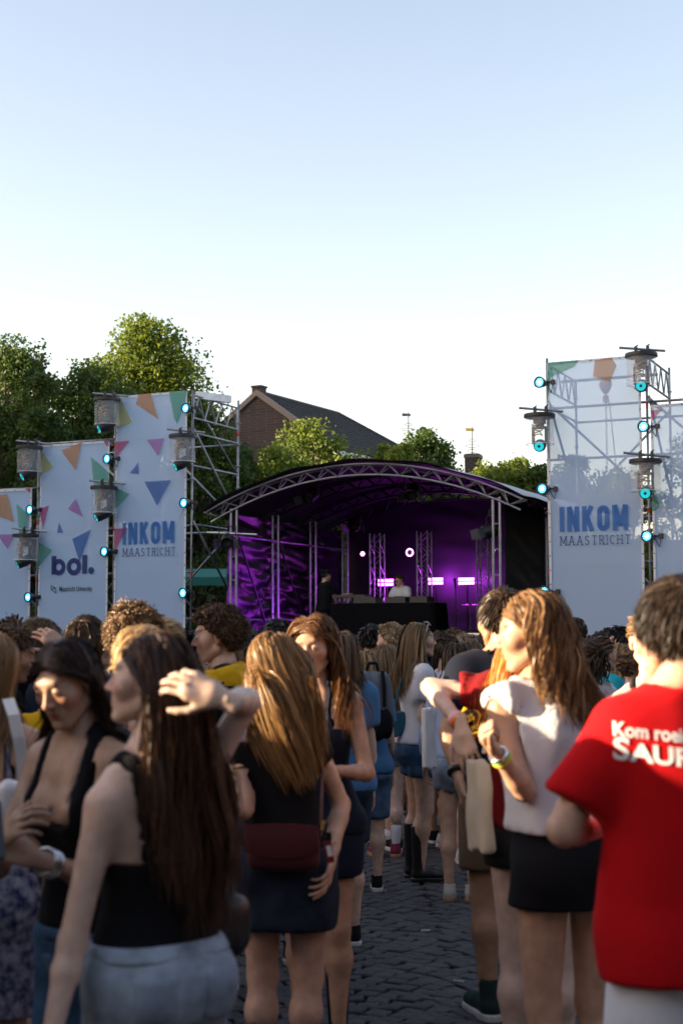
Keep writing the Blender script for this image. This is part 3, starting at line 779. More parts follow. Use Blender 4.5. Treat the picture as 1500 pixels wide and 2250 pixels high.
mb = MB(); mb.box((0, 0, .6), (2.0, .02, 1.15)); mb.build('panel', mat('barrier_panel', (.08, .1, .13), .5, .6), o); mb = MB(); mb.tube((-1.02, 0, 1.22), (1.02, 0, 1.22), .025); mb.tube((-1.02, 0, 0), (-1.02, 0, 1.22), .025); mb.tube((1.02, 0, 0), (1.02, 0, 1.22), .025); mb.build('frame', M_alu, o)

# green awning behind the left tower
p0 = at(470, 1262, 38)
aw = empty('market_awning', (p0.x, 38, 0), 0, 'green market awning behind scaffold left of the stage', 'awning')
mb = MB(); mb.add([(-1.2, 0, p0.z + .15), (1.2, 0, p0.z + .15), (1.2, -1.2, p0.z - .12), (-1.2, -1.2, p0.z - .12), (-1.2, -1.2, p0.z - .34), (1.2, -1.2, p0.z - .34)], [(0, 1, 2, 3), (3, 2, 5, 4)]); mb.build('canopy', mat('green_canvas', (.02, .16, .13), .7), aw)
for x in (-1.15, 1.15):
    for y in (-1.15, 0): mb = MB(); mb.tube((x, y, 0), (x, y, p0.z - .1), .03); mb.build('post', M_alu, aw)

# ------------------------------------------------------------------ houses behind
M_brick = mat('dark_brick', (.16, .085, .06), .85, col2=(.10, .055, .042), bump=.4, bscale=30)
def brickify(m):
    nt = m.node_tree; N = nt.nodes; L = nt.links; b = N['Principled BSDF']
    tc = N.new('ShaderNodeTexCoord'); mp = N.new('ShaderNodeMapping'); bt = N.new('ShaderNodeTexBrick')
    sx = N.new('ShaderNodeSeparateXYZ'); cx = N.new('ShaderNodeCombineXYZ'); ad = N.new('ShaderNodeMath'); ad.operation = 'ADD'
    L.new(tc.outputs['Object'], sx.inputs[0]); L.new(sx.outputs[0], ad.inputs[0]); L.new(sx.outputs[1], ad.inputs[1]); L.new(ad.outputs[0], cx.inputs[0]); L.new(sx.outputs[2], cx.inputs[1])
    bt.inputs['Scale'].default_value = 1.0; bt.inputs['Brick Width'].default_value = .34; bt.inputs['Row Height'].default_value = .12; bt.inputs['Mortar Size'].default_value = .014
    bt.inputs['Color1'].default_value = (.056, .036, .030, 1); bt.inputs['Color2'].default_value = (.036, .024, .022, 1); bt.inputs['Mortar'].default_value = (.07, .062, .058, 1)
    L.new(cx.outputs[0], bt.inputs['Vector']); L.new(bt.outputs['Color'], b.inputs['Base Color'])
brickify(M_brick)
M_tile = mat('dark_roof_tile', (.035, .037, .045), .65, var=.4, vscale=3)
def house(apex_px, base_l, base_r, Y, ridge_px, label, hipped=True):
    A = at(*apex_px, Y); Lq = at(*base_l, Y + .5); Rq = at(*base_r, Y - 2.0)
    e = Vector((Rq.x - Lq.x, Rq.y - Lq.y, 0)).normalized()
    back = Vector((-e.y, e.x, 0))
    half = (Rq.x - A.x) / max(e.x, .2)
    root = empty('brick_house', (A.x, A.y, 0), 0, label, 'house')
    o0 = Vector((A.x, A.y, 0)); zr = A.z; ze = zr - half * 1.02
    P_ = lambda a, b, z: e * a + back * b + Vector((0, 0, z))
    rid = 6.0
    return root, e, back, half, zr, ze, P_
# main house: gable turned to the left, ridge running back right
A = at(566, 866, 62)
hs = empty('brick_house', (A.x, 62, 0), 0, 'dark brick house with tiled hipped roof rising behind the trees', 'house')
e = Vector((math.cos(R(-22)), math.sin(R(-22)), 0)); bk = Vector((math.cos(R(68)), math.sin(R(68)), 0))
bk = Vector((.50, .87, 0)); e = Vector((.87, -.50, 0))
Hh, zr, ln = 3.9, A.z, 10.2
ze = zr - 2.55
P_ = lambda a, b, z: e * a + bk * b + Vector((0, 0, z))
mb = MB(); mb.add([P_(-Hh, 0, 0), P_(Hh, 0, 0), P_(Hh, 0, ze), P_(0, 0, zr), P_(-Hh, 0, ze), P_(-Hh, ln, 0), P_(Hh, ln, 0), P_(Hh, ln, ze), P_(-Hh, ln, ze)],
    [(0, 1, 2, 3, 4), (1, 6, 7, 2), (5, 0, 4, 8), (6, 5, 8, 7)]); mb.build('wall', M_brick, hs)
def roof_face(name, a, b, c, d, nrow):
    """rows of lapped tile courses between eave a-b and ridge d-c"""
    mb = MB(); a, b, c, d = map(Vector, (a, b, c, d)); nrm = (b - a).cross(d - a).normalized()
    for i in range(nrow):
        t0, t1 = i / nrow, (i + 1.12) / nrow
        p, q, r_, s_ = a.lerp(d, t0), b.lerp(c, t0), b.lerp(c, min(t1, 1)), a.lerp(d, min(t1, 1))
        o_ = nrm * .07
        mb.add([p + o_, q + o_, r_ + nrm * .015, s_ + nrm * .015, p, q], [(0, 1, 2, 3), (4, 5, 1, 0)])
    mb.build(name, M_tile, hs)
ov = .25
roof_face('roof', P_(Hh + ov, -.05, ze - .18), P_(Hh + ov, ln + .2, ze - .18), P_(.02, ln - 3.1, zr + .06), P_(.02, -.05, zr + .06), 20)
roof_face('roof', P_(-Hh - ov, ln + .2, ze - .18), P_(-Hh - ov, -.05, ze - .18), P_(-.02, -.05, zr + .06), P_(-.02, ln - 3.1, zr + .06), 20)
roof_face('roof', P_(Hh + ov, ln + .2, ze - .18), P_(-Hh - ov, ln + .2, ze - .18), P_(-.02, ln - 3.1, zr + .06), P_(.02, ln - 3.1, zr + .06), 20)
mb = MB(); mb.tube(P_(0, -.1, zr + .1), P_(0, ln - 3.1, zr + .1), .1, 8); mb.tube(P_(0, ln - 3.1, zr + .1), P_(Hh + ov, ln + .2, ze - .1), .09, 8); mb.build('ridge_tile', M_tile, hs)
mb = MB(); q = Matrix.Rotation(math.atan2(e.y, e.x), 3, 'Z'); mb.box(P_(-.12, .3, zr - .05), (.46, .46, .8), rot=q); mb.box(P_(-.12, .3, zr + .37), (.54, .54, .08), rot=q); mb.build('chimney', M_brick, hs)
mb = MB()
for sx in (-1, 1):
    a, b = P_(0, -.12, zr + .1), P_(sx * (Hh + .1), -.12, ze - .12); d_ = (b - a).normalized(); up = Vector((0, 0, .09))
    mb.add([a - up * 2, b - up * 2, b + up, a + up, a - up * 2 + bk * .2, b - up * 2 + bk * .2, b + up + bk * .2, a + up + bk * .2], [(0, 1, 2, 3), (3, 2, 6, 7), (0, 4, 5, 1)])
mb.build('verge', mat('verge_stone', (.2, .17, .15), .8), hs)
mb = MB(); mb.box(P_(Hh + .1, ln / 2, ze - .38), (.4, ln + .3, .32), rot=Matrix.Rotation(math.atan2(bk.y, bk.x) - R(90), 3, 'Z')); mb.build('cornice', mat('white_plaster', (.7, .7, .7), .7), hs)

def chimney_thing(px, ytop, ybot, Y, w, label):
    a, b = at(px, ytop, Y), at(px, ybot, Y); root = empty('chimney_stack', (a.x, Y, 0), R(-20), label, 'chimney')
    mb = MB(); mb.box((0, 0, b.z / 2 + a.z / 2 - 1), (w, w, a.z - b.z + 2)); mb.build('stack', M_brick, root)
    mb = MB(); mb.box((0, 0, a.z - .12), (w * 1.12, w * 1.12, .16)); mb.build('cap', mat('cap_stone', (.12, .1, .09), .8), root)
    # the house body that carries it
    mb = MB(); mb.add([(-3, -2, 0), (3, -2, 0), (3, 3, 0), (-3, 3, 0), (-3, -2, b.z - 1.2), (3, -2, b.z - 1.2), (3, 3, b.z - 1.2), (-3, 3, b.z - 1.2)], [(0, 1, 5, 4), (1, 2, 6, 5), (2, 3, 7, 6), (3, 0, 4, 7), (4, 5, 6, 7)]); mb.build('house_wall', M_brick, root)
    mb = MB(); mb.add([(-3.2, -2.2, b.z - 1.15), (3.2, -2.2, b.z - 1.15), (3.2, 3.2, b.z - 1.15), (-3.2, 3.2, b.z - 1.15), (-2.5, .5, b.z + .1), (2.5, .5, b.z + .1)], [(0, 1, 5, 4), (1, 2, 5), (2, 3, 4, 5), (3, 0, 4)]); mb.build('roof', M_tile, root)
chimney_thing(1039, 998, 1040, 66, .66, 'square brick chimney with weathervane right of the stage roof')
M_iron = mat('wrought_iron', (.05, .045, .04), .6); M_gold = mat('gilded_vane', (.5, .33, .1), .35, .8)
def vane(px, ytop, ybot, Y, label, gold):
    a, b = at(px, ytop, Y), at(px, ybot, Y); root = empty('weathervane', (b.x, Y, b.z), 0, label, 'weathervane'); h = a.z - b.z
    mb = MB(); mb.tube((0, 0, -.6), (0, 0, h), .025, 6); mb.build('rod', M_iron, root)
    mb = MB()
    for zz, w in ((.12, .22), (.3, .3), (.5, .15)):
        for sx in (-1, 1):
            pts = [(sx * w * math.sin(t), 0, h * zz + .2 * math.cos(t) * h * .3) for t in np.linspace(0, 3.1, 8)]
            mb.path(pts, .014, 5)
    mb.build('scrollwork', M_iron, root)
    mb = MB(); mb.add([(-.3, -.01, h * .84), (.1, -.01, h * .84), (.1, -.01, h * .94), (-.3, -.01, h * .97), (-.3, .01, h * .84), (.1, .01, h * .84), (.1, .01, h * .94), (-.3, .01, h * .97)], [(0, 1, 2, 3), (7, 6, 5, 4), (0, 3, 7, 4), (1, 5, 6, 2), (0, 4, 5, 1), (3, 2, 6, 7)]); mb.build('flag', gold, root)
vane(897, 906, 960, 66, 'iron weathervane rising above the middle trees', M_iron); vane(1037, 938, 998, 66, 'gilded weathervane standing on the brick chimney', M_gold)
# roof glimpsed above the left trees
p = at(42, 778, 62)
rl = empty('dark_house', (p.x, 62, 0), R(12), 'dark house roof glimpsed behind the far left tree tops', 'house')
mb = MB(); mb.box((0, 2, p.z / 2 - .7), (2.6, 4, p.z - 1.4)); mb.build('wall', M_brick, rl); mb = MB(); mb.add([(-1.4, -.1, p.z - 1.5), (1.4, -.1, p.z - 1.5), (1.0, 1, p.z), (-.9, 1, p.z), (-1.4, 4.2, p.z - 1.5), (1.4, 4.2, p.z - 1.5)], [(0, 1, 2, 3), (1, 5, 2), (5, 4, 3, 2), (4, 0, 3)]); mb.build('roof', M_tile, rl)
# unseen houses on the left, sized to shade the far crowd and stage
def row_house(x, y, w, h, m, label):
    o = empty('terraced_house', (x, y, 0), 0, label, 'house', 'unseen houses shading the square from the left')
    mb = MB(); mb.box((0, 0, h / 2), (9, w, h)); mb.build('wall', m, o)
    mb = MB(); mb.add([(-4.7, -w / 2, h), (4.7, -w / 2, h), (4.7, w / 2, h), (-4.7, w / 2, h), (0, -w / 2, h + 2.6), (0, w / 2, h + 2.6)], [(0, 1, 4), (1, 2, 5, 4), (2, 3, 5), (3, 0, 4, 5)]); mb.build('roof', M_tile, o)
    for z in np.arange(1.6, h - 1, 3.0):
        for yy in np.arange(-w / 2 + 1.3, w / 2 - .5, 2.2):
            mb = MB(); mb.box((4.5, yy, z + .4), (.08, 1.1, 1.7)); mb.build('window', mat('dark_glass', (.02, .025, .03), .1), o)
SHADE_Y0 = 2.4
for i, (w, h) in enumerate(((12, 17.4), (10.5, 17.4), (11, 16.8), (10, 13.6), (11, 14.5), (11, 20.0), (12, 20.0))):
    row_house(-42, SHADE_Y0 + w / 2, w - .02, h, M_brick if i % 2 else mat('cream_render', (.55, .5, .4), .85), 'unseen %s terraced house, number %s from the front, shading from the left' % ('brick' if i % 2 else 'cream', ['one', 'two', 'three', 'four', 'five', 'six', 'seven'][i])); SHADE_Y0 += w

# ------------------------------------------------------------------ trees
M_leafs = [mat('foliage_a', (.075, .135, .018), .55, trans=.5, attr='tone', col2=(.22, .27, .028)), mat('foliage_b', (.038, .085, .018), .55, trans=.45, attr='tone', col2=(.09, .14, .020))]
M_bark = mat('bark', (.09, .07, .05), .9, var=.5, vscale=6, bump=.6, bscale=10)
def tree(px, ytop, Y, rx, zc_px, label, mi=0, leaf=.135, nclump=90, per=130, pointy=.25, seed=0, ry=None, trunk=.2, zbot=None):
    rr = np.random.default_rng(seed)
    top = at(px, ytop, Y); zt = top.z
    zb = zbot if zbot is not None else max(2.2, zt - 2.2 * rx)
    root = empty('leafy_tree', (top.x, Y, 0), 0, label, 'tree', 'trees behind the stage')
    zc, rz = (zt + zb) / 2, (zt - zb) / 2; ry = ry or rx
    # limbs
    mb = MB(); mb.tube((0, 0, 0), (rr.normal(0, .1), 0, zb + .4), trunk, 9, trunk * .75)
    cl = []
    for i in range(nclump):
        while True:
            q = rr.uniform(-1, 1, 3)
            l = np.linalg.norm(q)
            if .35 < l < 1: break
        q = q / l * (l ** .45)
        tz = (q[2] + 1) / 2
        wdt = (1 - pointy * tz) * (1 + .12 * math.sin(i * 2.4)); 
        cl.append((q[0] * rx * wdt, q[1] * ry * wdt, zc + q[2] * rz))
    cl = np.array(cl)
    cl[0] = (0, 0, zt - .45)
    for i in range(0, nclump, 3):
        c = cl[i]; b = Vector((0, 0, zb + (c[2] - zb) * .35 + .2)); m_ = b.lerp(Vector(c), .5) + Vector(rr.normal(0, .12, 3))
        mb.tube((0, 0, zb), b, trunk * .55, 6, trunk * .4) if i == 0 else None
        mb.tube(b, m_, trunk * .28, 5, trunk * .18); mb.tube(m_, Vector(c), trunk * .18, 5, trunk * .06)
    mb.tube((0, 0, zb + .3), (0, 0, zt - .8), trunk * .75, 7, trunk * .12)
    mb.build('trunk', M_bark, root, smooth=True)
    n = nclump * per
    ci = np.repeat(np.arange(nclump), per)
    sz = (.16 * rx + .22) * rr.uniform(.6, 1.25, nclump)
    off = rr.normal(0, 1, (n, 3)); off /= np.linalg.norm(off, axis=1)[:, None]; off *= (rr.uniform(0, 1, n) ** .45)[:, None] * sz[ci][:, None]; off[:, 2] *= .85
    # feathery shoots sticking up
    shoot = rr.random(n) < .04; off[shoot] *= 1.18; off[shoot, 2] += .12
    P = cl[ci] + off
    P[:, 2] = np.minimum(P[:, 2], zt + .1)
    a = rr.normal(0, 1, (n, 3)); a /= np.linalg.norm(a, axis=1)[:, None]
    b = np.cross(a, rr.normal(0, 1, (n, 3))); b /= np.linalg.norm(b, axis=1)[:, None]
    L_ = leaf * rr.uniform(.6, 1.25, n)[:, None]
    c_ = np.cross(a, b) * L_ * .12
    v = np.stack([P - a * L_ * .5, P + b * L_ * .36 + c_, P + a * L_ * .55, P - b * L_ * .36 + c_], 1).reshape(-1, 3)
    f = np.arange(n * 4).reshape(-1, 4)
    me = np_mesh('crown', v, f, smooth=False)
    tone = np.clip(rr.uniform(0, 1, nclump)[ci] * .6 + rr.uniform(0, .4, n), 0, 1)
    add_attr(me, 'tone', np.repeat(tone, 4))
    link('crown', me, M_leafs[mi], root)
tree(322, 700, 44, 3.7, 0, 'tallest leafy tree with sunlit top behind the lettered left banners', 0, seed=1, nclump=320, per=130, pointy=.60, zbot=2.0, ry=2.4)
tree(205, 795, 42, 2.3, 0, 'leafy tree shoulder left of the tallest tree', 1, seed=2, nclump=190, pointy=.35, zbot=2.0)
tree(15, 745, 41, 2.4, 0, 'dark tall tree at the far left picture edge', 1, seed=3, nclump=190, pointy=.4, zbot=1.6)
tree(95, 815, 39, 1.2, 0, 'dark lower tree beside the far left tall tree', 1, seed=13, nclump=90, pointy=.35, zbot=1.4)
tree(440, 890, 43, 1.5, 0, 'leafy tree right behind the stage-side scaffold frame', 1, seed=4, nclump=130, pointy=.2, zbot=1.2)
tree(505, 965, 45, 1.2, 0, 'small tree between scaffold frame and stage roof', 1, seed=14, nclump=80, pointy=.2, zbot=1.2)
tree(605, 978, 46, 1.8, 0, 'yellow green tree behind the left stage roof edge', 0, seed=5, nclump=90, pointy=.2, zbot=3.0)
tree(688, 932, 48, 2.0, 0, 'green tree in front of the tiled house', 0, seed=6, nclump=110, pointy=.35, zbot=3.4)
tree(840, 978, 48, 1.0, 0, 'yellow green small tree below the house eave', 0, seed=7, nclump=60, pointy=.1, zbot=4.0)
tree(935, 948, 49, 1.5, 0, 'green tree under the middle weathervane', 1, seed=8, nclump=110, pointy=.3, zbot=3.6)
tree(880, 972, 46, .8, 0, 'sunlit small tree left of the middle weathervane', 0, seed=18, nclump=50, pointy=.1, zbot=4.0)
tree(1108, 1002, 47, 1.5, 0, 'sunlit tree between chimney and right banner', 0, seed=9, nclump=90, pointy=.25, zbot=3.4)
tree(1180, 1030, 45, .8, 0, 'small dark tree beside the right scaffold pole', 1, seed=19, nclump=50, pointy=.1, zbot=3.0)
tree(1270, 1010, 46, 1.5, 0, 'tree seen through the festival banner right of stage', 1, seed=10, nclump=90, pointy=.15, zbot=2.0)
tree(1370, 1030, 44, 1.3, 0, 'tree seen through gap beside the lower right rain cover', 0, seed=11, nclump=80, pointy=.1, zbot=1.4)
tree(1500, 960, 45, 1.4, 0, 'airy tree at the right picture edge behind banner', 1, seed=12, nclump=60, per=70, pointy=.2, zbot=2.0)
# houses added to block sky fill behind camera and right, horizon glow beyond trees
def block(name, x, y, sx, sy, h, m, label, axis):
    o = empty('terraced_house', (x, y, 0), 0, label, 'house', 'houses added round the square')
    mb = MB(); mb.box((0, 0, h / 2), (sx, sy, h)); mb.build('wall', m, o)
    q = .3; mb = MB(); a, c = sx / 2 + q, sy / 2 + q
    rd = [(-a, 0, h + 2.2), (a, 0, h + 2.2)] if axis == 'x' else [(0, -c, h + 2.2), (0, c, h + 2.2)]
    base = [(-a, -c, h), (a, -c, h), (a, c, h), (-a, c, h)]
    mb.add(base + rd, [(0, 1, 5, 4), (2, 3, 4, 5), (1, 2, 5), (3, 0, 4)] if axis == 'x' else [(0, 4, 5, 3), (1, 2, 5, 4), (0, 1, 4), (2, 3, 5)]); mb.build('roof', M_tile, o)
for i, x in enumerate(range(-24, 30, 9)): block('h', x + .05, -13, 8.9, 8, 8 + (i * 37 % 3), M_brick if i % 2 else _M['cream_render'], 'unseen terraced house %s behind the camera, added to cut sky fill' % ('abcdefg'[i]), 'x')
for i, y in enumerate(range(-6, 50, 9)): block('h', 24, y + .05, 8, 8.9, 8 + (i * 29 % 3), M_brick, 'unseen terraced house %s on the right, added to cut sky fill' % ('abcdefg'[i]), 'y')
for i, x in enumerate(range(-22, 30, 8)): block('h', x + .05, 76, 7.9, 7, 4.6, M_brick, 'low brick house %s added beyond the trees to hide horizon glow' % ('abcdefg'[i]), 'x')
# ------------------------------------------------------------------ implicit-surface toolkit (numpy surface nets)
f32 = np.float32
def nets(d, o, h):
    s = d < 0
    c = s[:-1, :-1, :-1].astype(np.int8)
    tot = sum(s[i:s.shape[0] - 1 + i, j:s.shape[1] - 1 + j, k:s.shape[2] - 1 + k].astype(np.int8) for i in (0, 1) for j in (0, 1) for k in (0, 1))
    act = (tot > 0) & (tot < 8)
    idx = np.argwhere(act)
    if len(idx) == 0: return np.zeros((0, 3)), np.zeros((0, 4), int)
    vid = np.full(act.shape, -1, np.int64); vid[act] = np.arange(len(idx))
    acc = np.zeros((len(idx), 3), f32); cnt = np.zeros(len(idx), f32)
    cor = [(i, j, k) for i in (0, 1) for j in (0, 1) for k in (0, 1)]
    val = {q: d[idx[:, 0] + q[0], idx[:, 1] + q[1], idx[:, 2] + q[2]] for q in cor}
    for a in cor:
        for ax in range(3):
            if a[ax]: continue
            b = list(a); b[ax] = 1; b = tuple(b)
            da, db = val[a], val[b]; m = (da < 0) != (db < 0)
            t = np.where(m, da / np.where(m, da - db, 1), 0)
            for q in range(3): acc[:, q] += np.where(m, a[q] + (t if q == ax else 0), 0)
            cnt += m
    v = (idx + acc / cnt[:, None]) * h + np.asarray(o)
    fs = []
    for ax in range(3):
        b, c_ = (ax + 1) % 3, (ax + 2) % 3
        sl0 = [slice(1, -1)] * 3; sl1 = [slice(1, -1)] * 3
        sl0[ax] = slice(0, -1); sl1[ax] = slice(1, None)
        A, B = s[tuple(sl0)], s[tuple(sl1)]
        e = np.argwhere(A != B)
        if len(e) == 0: continue
        off = np.ones(3, int); off[ax] = 0
        e = e + off
        flip = s[e[:, 0], e[:, 1], e[:, 2]]
        def cell(db, dc):
            q = e.copy(); q[:, b] -= db; q[:, c_] -= dc
            return vid[q[:, 0], q[:, 1], q[:, 2]]
        q = np.stack([cell(1, 1), cell(0, 1), cell(0, 0), cell(1, 0)], 1)
        q[~flip] = q[~flip][:, ::-1]
        fs.append(q)
    return v, np.concatenate(fs)
def smin(a, b, k):
    h = np.maximum(k - np.abs(a - b), 0) / k
    return np.minimum(a, b) - h * h * k * .25
def smax(a, b, k): return -smin(-a, -b, k)
class Grid:
    def __init__(s, lo, hi, h):
        s.o = np.asarray(lo, f32); s.h = h
        n = np.ceil((np.asarray(hi) - np.asarray(lo)) / h).astype(int) + 1
        s.x = (s.o[0] + h * np.arange(n[0], dtype=f32))[:, None, None]
        s.y = (s.o[1] + h * np.arange(n[1], dtype=f32))[None, :, None]
        s.z = (s.o[2] + h * np.arange(n[2], dtype=f32))[None, None, :]
        s.shape = tuple(n)
class Pts:
    def __init__(s, P): s.x, s.y, s.z = P[:, 0], P[:, 1], P[:, 2]
def cone(g, a, b, ra, rb, want_t=False):
    """tapered capsule"""
    a = np.asarray(a, f32); b = np.asarray(b, f32); d = b - a; L2 = float(d @ d) + 1e-9
    X, Y, Z = g.x - a[0], g.y - a[1], g.z - a[2]
    t0 = (X * d[0] + Y * d[1] + Z * d[2]) / f32(L2)
    t = np.clip(t0, 0, 1)
    r = np.sqrt((X - t * d[0]) ** 2 + (Y - t * d[1]) ** 2 + (Z - t * d[2]) ** 2) - (ra + (rb - ra) * t)
    return (r, t0) if want_t else r
def ell(g, c, r):
    X, Y, Z = (g.x - c[0]), (g.y - c[1]), (g.z - c[2])
    k0 = np.sqrt((X / r[0]) ** 2 + (Y / r[1]) ** 2 + (Z / r[2]) ** 2)
    k1 = np.sqrt((X / r[0] ** 2) ** 2 + (Y / r[1] ** 2) ** 2 + (Z / r[2] ** 2) ** 2) + 1e-6
    return k0 * (k0 - 1) / k1

# ------------------------------------------------------------------ heads (two sexes, two resolutions), head frame: +Y face, origin mid-head
def head_sdf(g, sex):
    m = sex == 'm'
    d = ell(g, (0, -.016, .028), (.0745, .094, .086))
    d = smin(d, ell(g, (0, .030, -.028), (.060 if m else .056, .062, .078)), .03)
    jw = .054 if m else .047
    for sx in (-1, 1):
        d = smin(d, cone(g, (sx * jw, -.002, -.060), (sx * .018, .062, -.098), .021, .019), .022)
        d = smin(d, ell(g, (sx * .044, .052, -.022), (.026, .028, .026)), .025)
    d = smin(d, ell(g, (0, .074, -.101), (.021 if m else .017, .016, .014)), .016)
    d = smin(d, cone(g, (-.03, .076, .026), (.03, .076, .026), .016 if m else .013, .016 if m else .013), .02)
    d = smin(d, ell(g, (0, .075, -.064), (.030, .018, .026)), .016)
    for sx in (-1, 1):
        d = smax(d, -ell(g, (sx * .0315, .1, .002), (.021, .019, .013)), .014)
        lid = ell(g, (sx * .0315, .0775, .001), (.0158, .0150, .0138))
        d = smin(d, lid, .004)
        d = smax(d, -ell(g, (sx * .0315, .0935, .0000), (.0128, .009, .0034)), .003)
    nb = .0085 if m else .0070
    d = smin(d, cone(g, (0, .086, .010), (0, .107, -.028), nb, nb * 1.25), .010)
    d = smin(d, ell(g, (0, .108, -.031), (.0105, .010, .0085)), .006)
    for sx in (-1, 1):
        d = smin(d, ell(g, (sx * .0115, .097, -.034), (.0075, .0105, .007)), .005)
        d = smax(d, -ell(g, (sx * .0065, .102, -.043), (.0035, .005, .0035)), .003)
    # lips
    for sx in (-1, 1):
        d = smin(d, cone(g, (sx * .003, .0905, -.0585), (sx * .022, .0820, -.0645), .0046, .0026), .006)
        d = smin(d, cone(g, (0, .0885, -.0705), (sx * .020, .0815, -.0665), .0056, .003), .006)
    d = smax(d, -ell(g, (0, .097, -.0645), (.022, .010, .0013)), .0025)
    d = smax(d, -ell(g, (0, .101, -.050), (.0035, .008, .008)), .005)
    d = smax(d, -ell(g, (0, .098, -.083), (.02, .012, .005)), .010)
    # ears
    for sx in (-1, 1):
        e = ell(g, (sx * .077, -.010, -.004), (.0095, .019, .031))
        e = smin(e, ell(g, (sx * .073, -.004, -.030), (.006, .009, .010)), .006)
        e = smax(e, -ell(g, (sx * .087, -.006, .000), (.007, .010, .018)), .005)
        d = smin(d, e, .006)
    return d
_heads = {}
def head_mesh(sex, h):
    if (sex, h) not in _heads:
        g = Grid((-.105, -.125, -.135), (.105, .13, .13), h)
        v, f = nets(head_sdf(g, sex), g.o, h)
        x, y, z = np.abs(v[:, 0]), v[:, 1], v[:, 2]
        zl = -.0645 - (y < .08) * 1
        lip = np.exp(-(np.maximum(0, np.abs(z + .0645) - .0085 * np.clip(1 - (x / .024) ** 2, 0, 1)) / .0018) ** 2) * (x < .024) * (y > .075)
        bz = .0235 - .10 * (x - .03) ** 2 / .03 + .004 * (x / .03)
        brow = np.exp(-((z - bz) / (.0046 if sex == 'm' else .0034)) ** 2) * (x > .012) * (x < .051) * (y > .05)
        lash = np.exp(-((z - .0055 + ((x - .0315) / .014) ** 2 * .006) / .0016) ** 2) * (np.abs(x - .0315) < .0155) * (y > .07)
        dark = np.clip(np.maximum(brow * .85, lash), 0, 1)
        blush = np.exp(-(((x - .042) / .022) ** 2 + ((z + .025) / .022) ** 2)) * (y > .02) + np.exp(-((x / .012) ** 2 + ((z + .03) / .012) ** 2)) * (y > .09) + (x > .079) * .8
        stub = (1 if sex == 'm' else 0) * np.clip((-.045 - z) / .03, 0, 1) * (y > -.01) * .5
        _heads[(sex, h)] = (v, f, np.clip(lip, 0, 1), dark, np.clip(blush, 0, 1), stub)
    return _heads[(sex, h)]
EYE_C = (.0315, .0785, .0000)
def eye_mesh():
    mb = MB(); prof = []
    for t in (0, .22, .47, .8, 1.2, 1.7, 2.3, math.pi): prof.append((.0122 * math.sin(t), .0122 * math.cos(t)))
    mb.lathe(prof, n=14, rot=Matrix.Rotation(R(-90), 3, 'X'))
    me = bpy.data.meshes.new('eye'); me.from_pydata(mb.v, [], mb.f)
    me.polygons.foreach_set('material_index', [1 if i < 14 * 2 else 0 for i in range(len(mb.f))])
    me.polygons.foreach_set('use_smooth', [True] * len(mb.f))
    me.materials.append(mat('eye_white', (.6, .57, .54), .2)); me.materials.append(mat('iris_dark', (.05, .04, .03), .1)); return me
EYE_ME = eye_mesh()

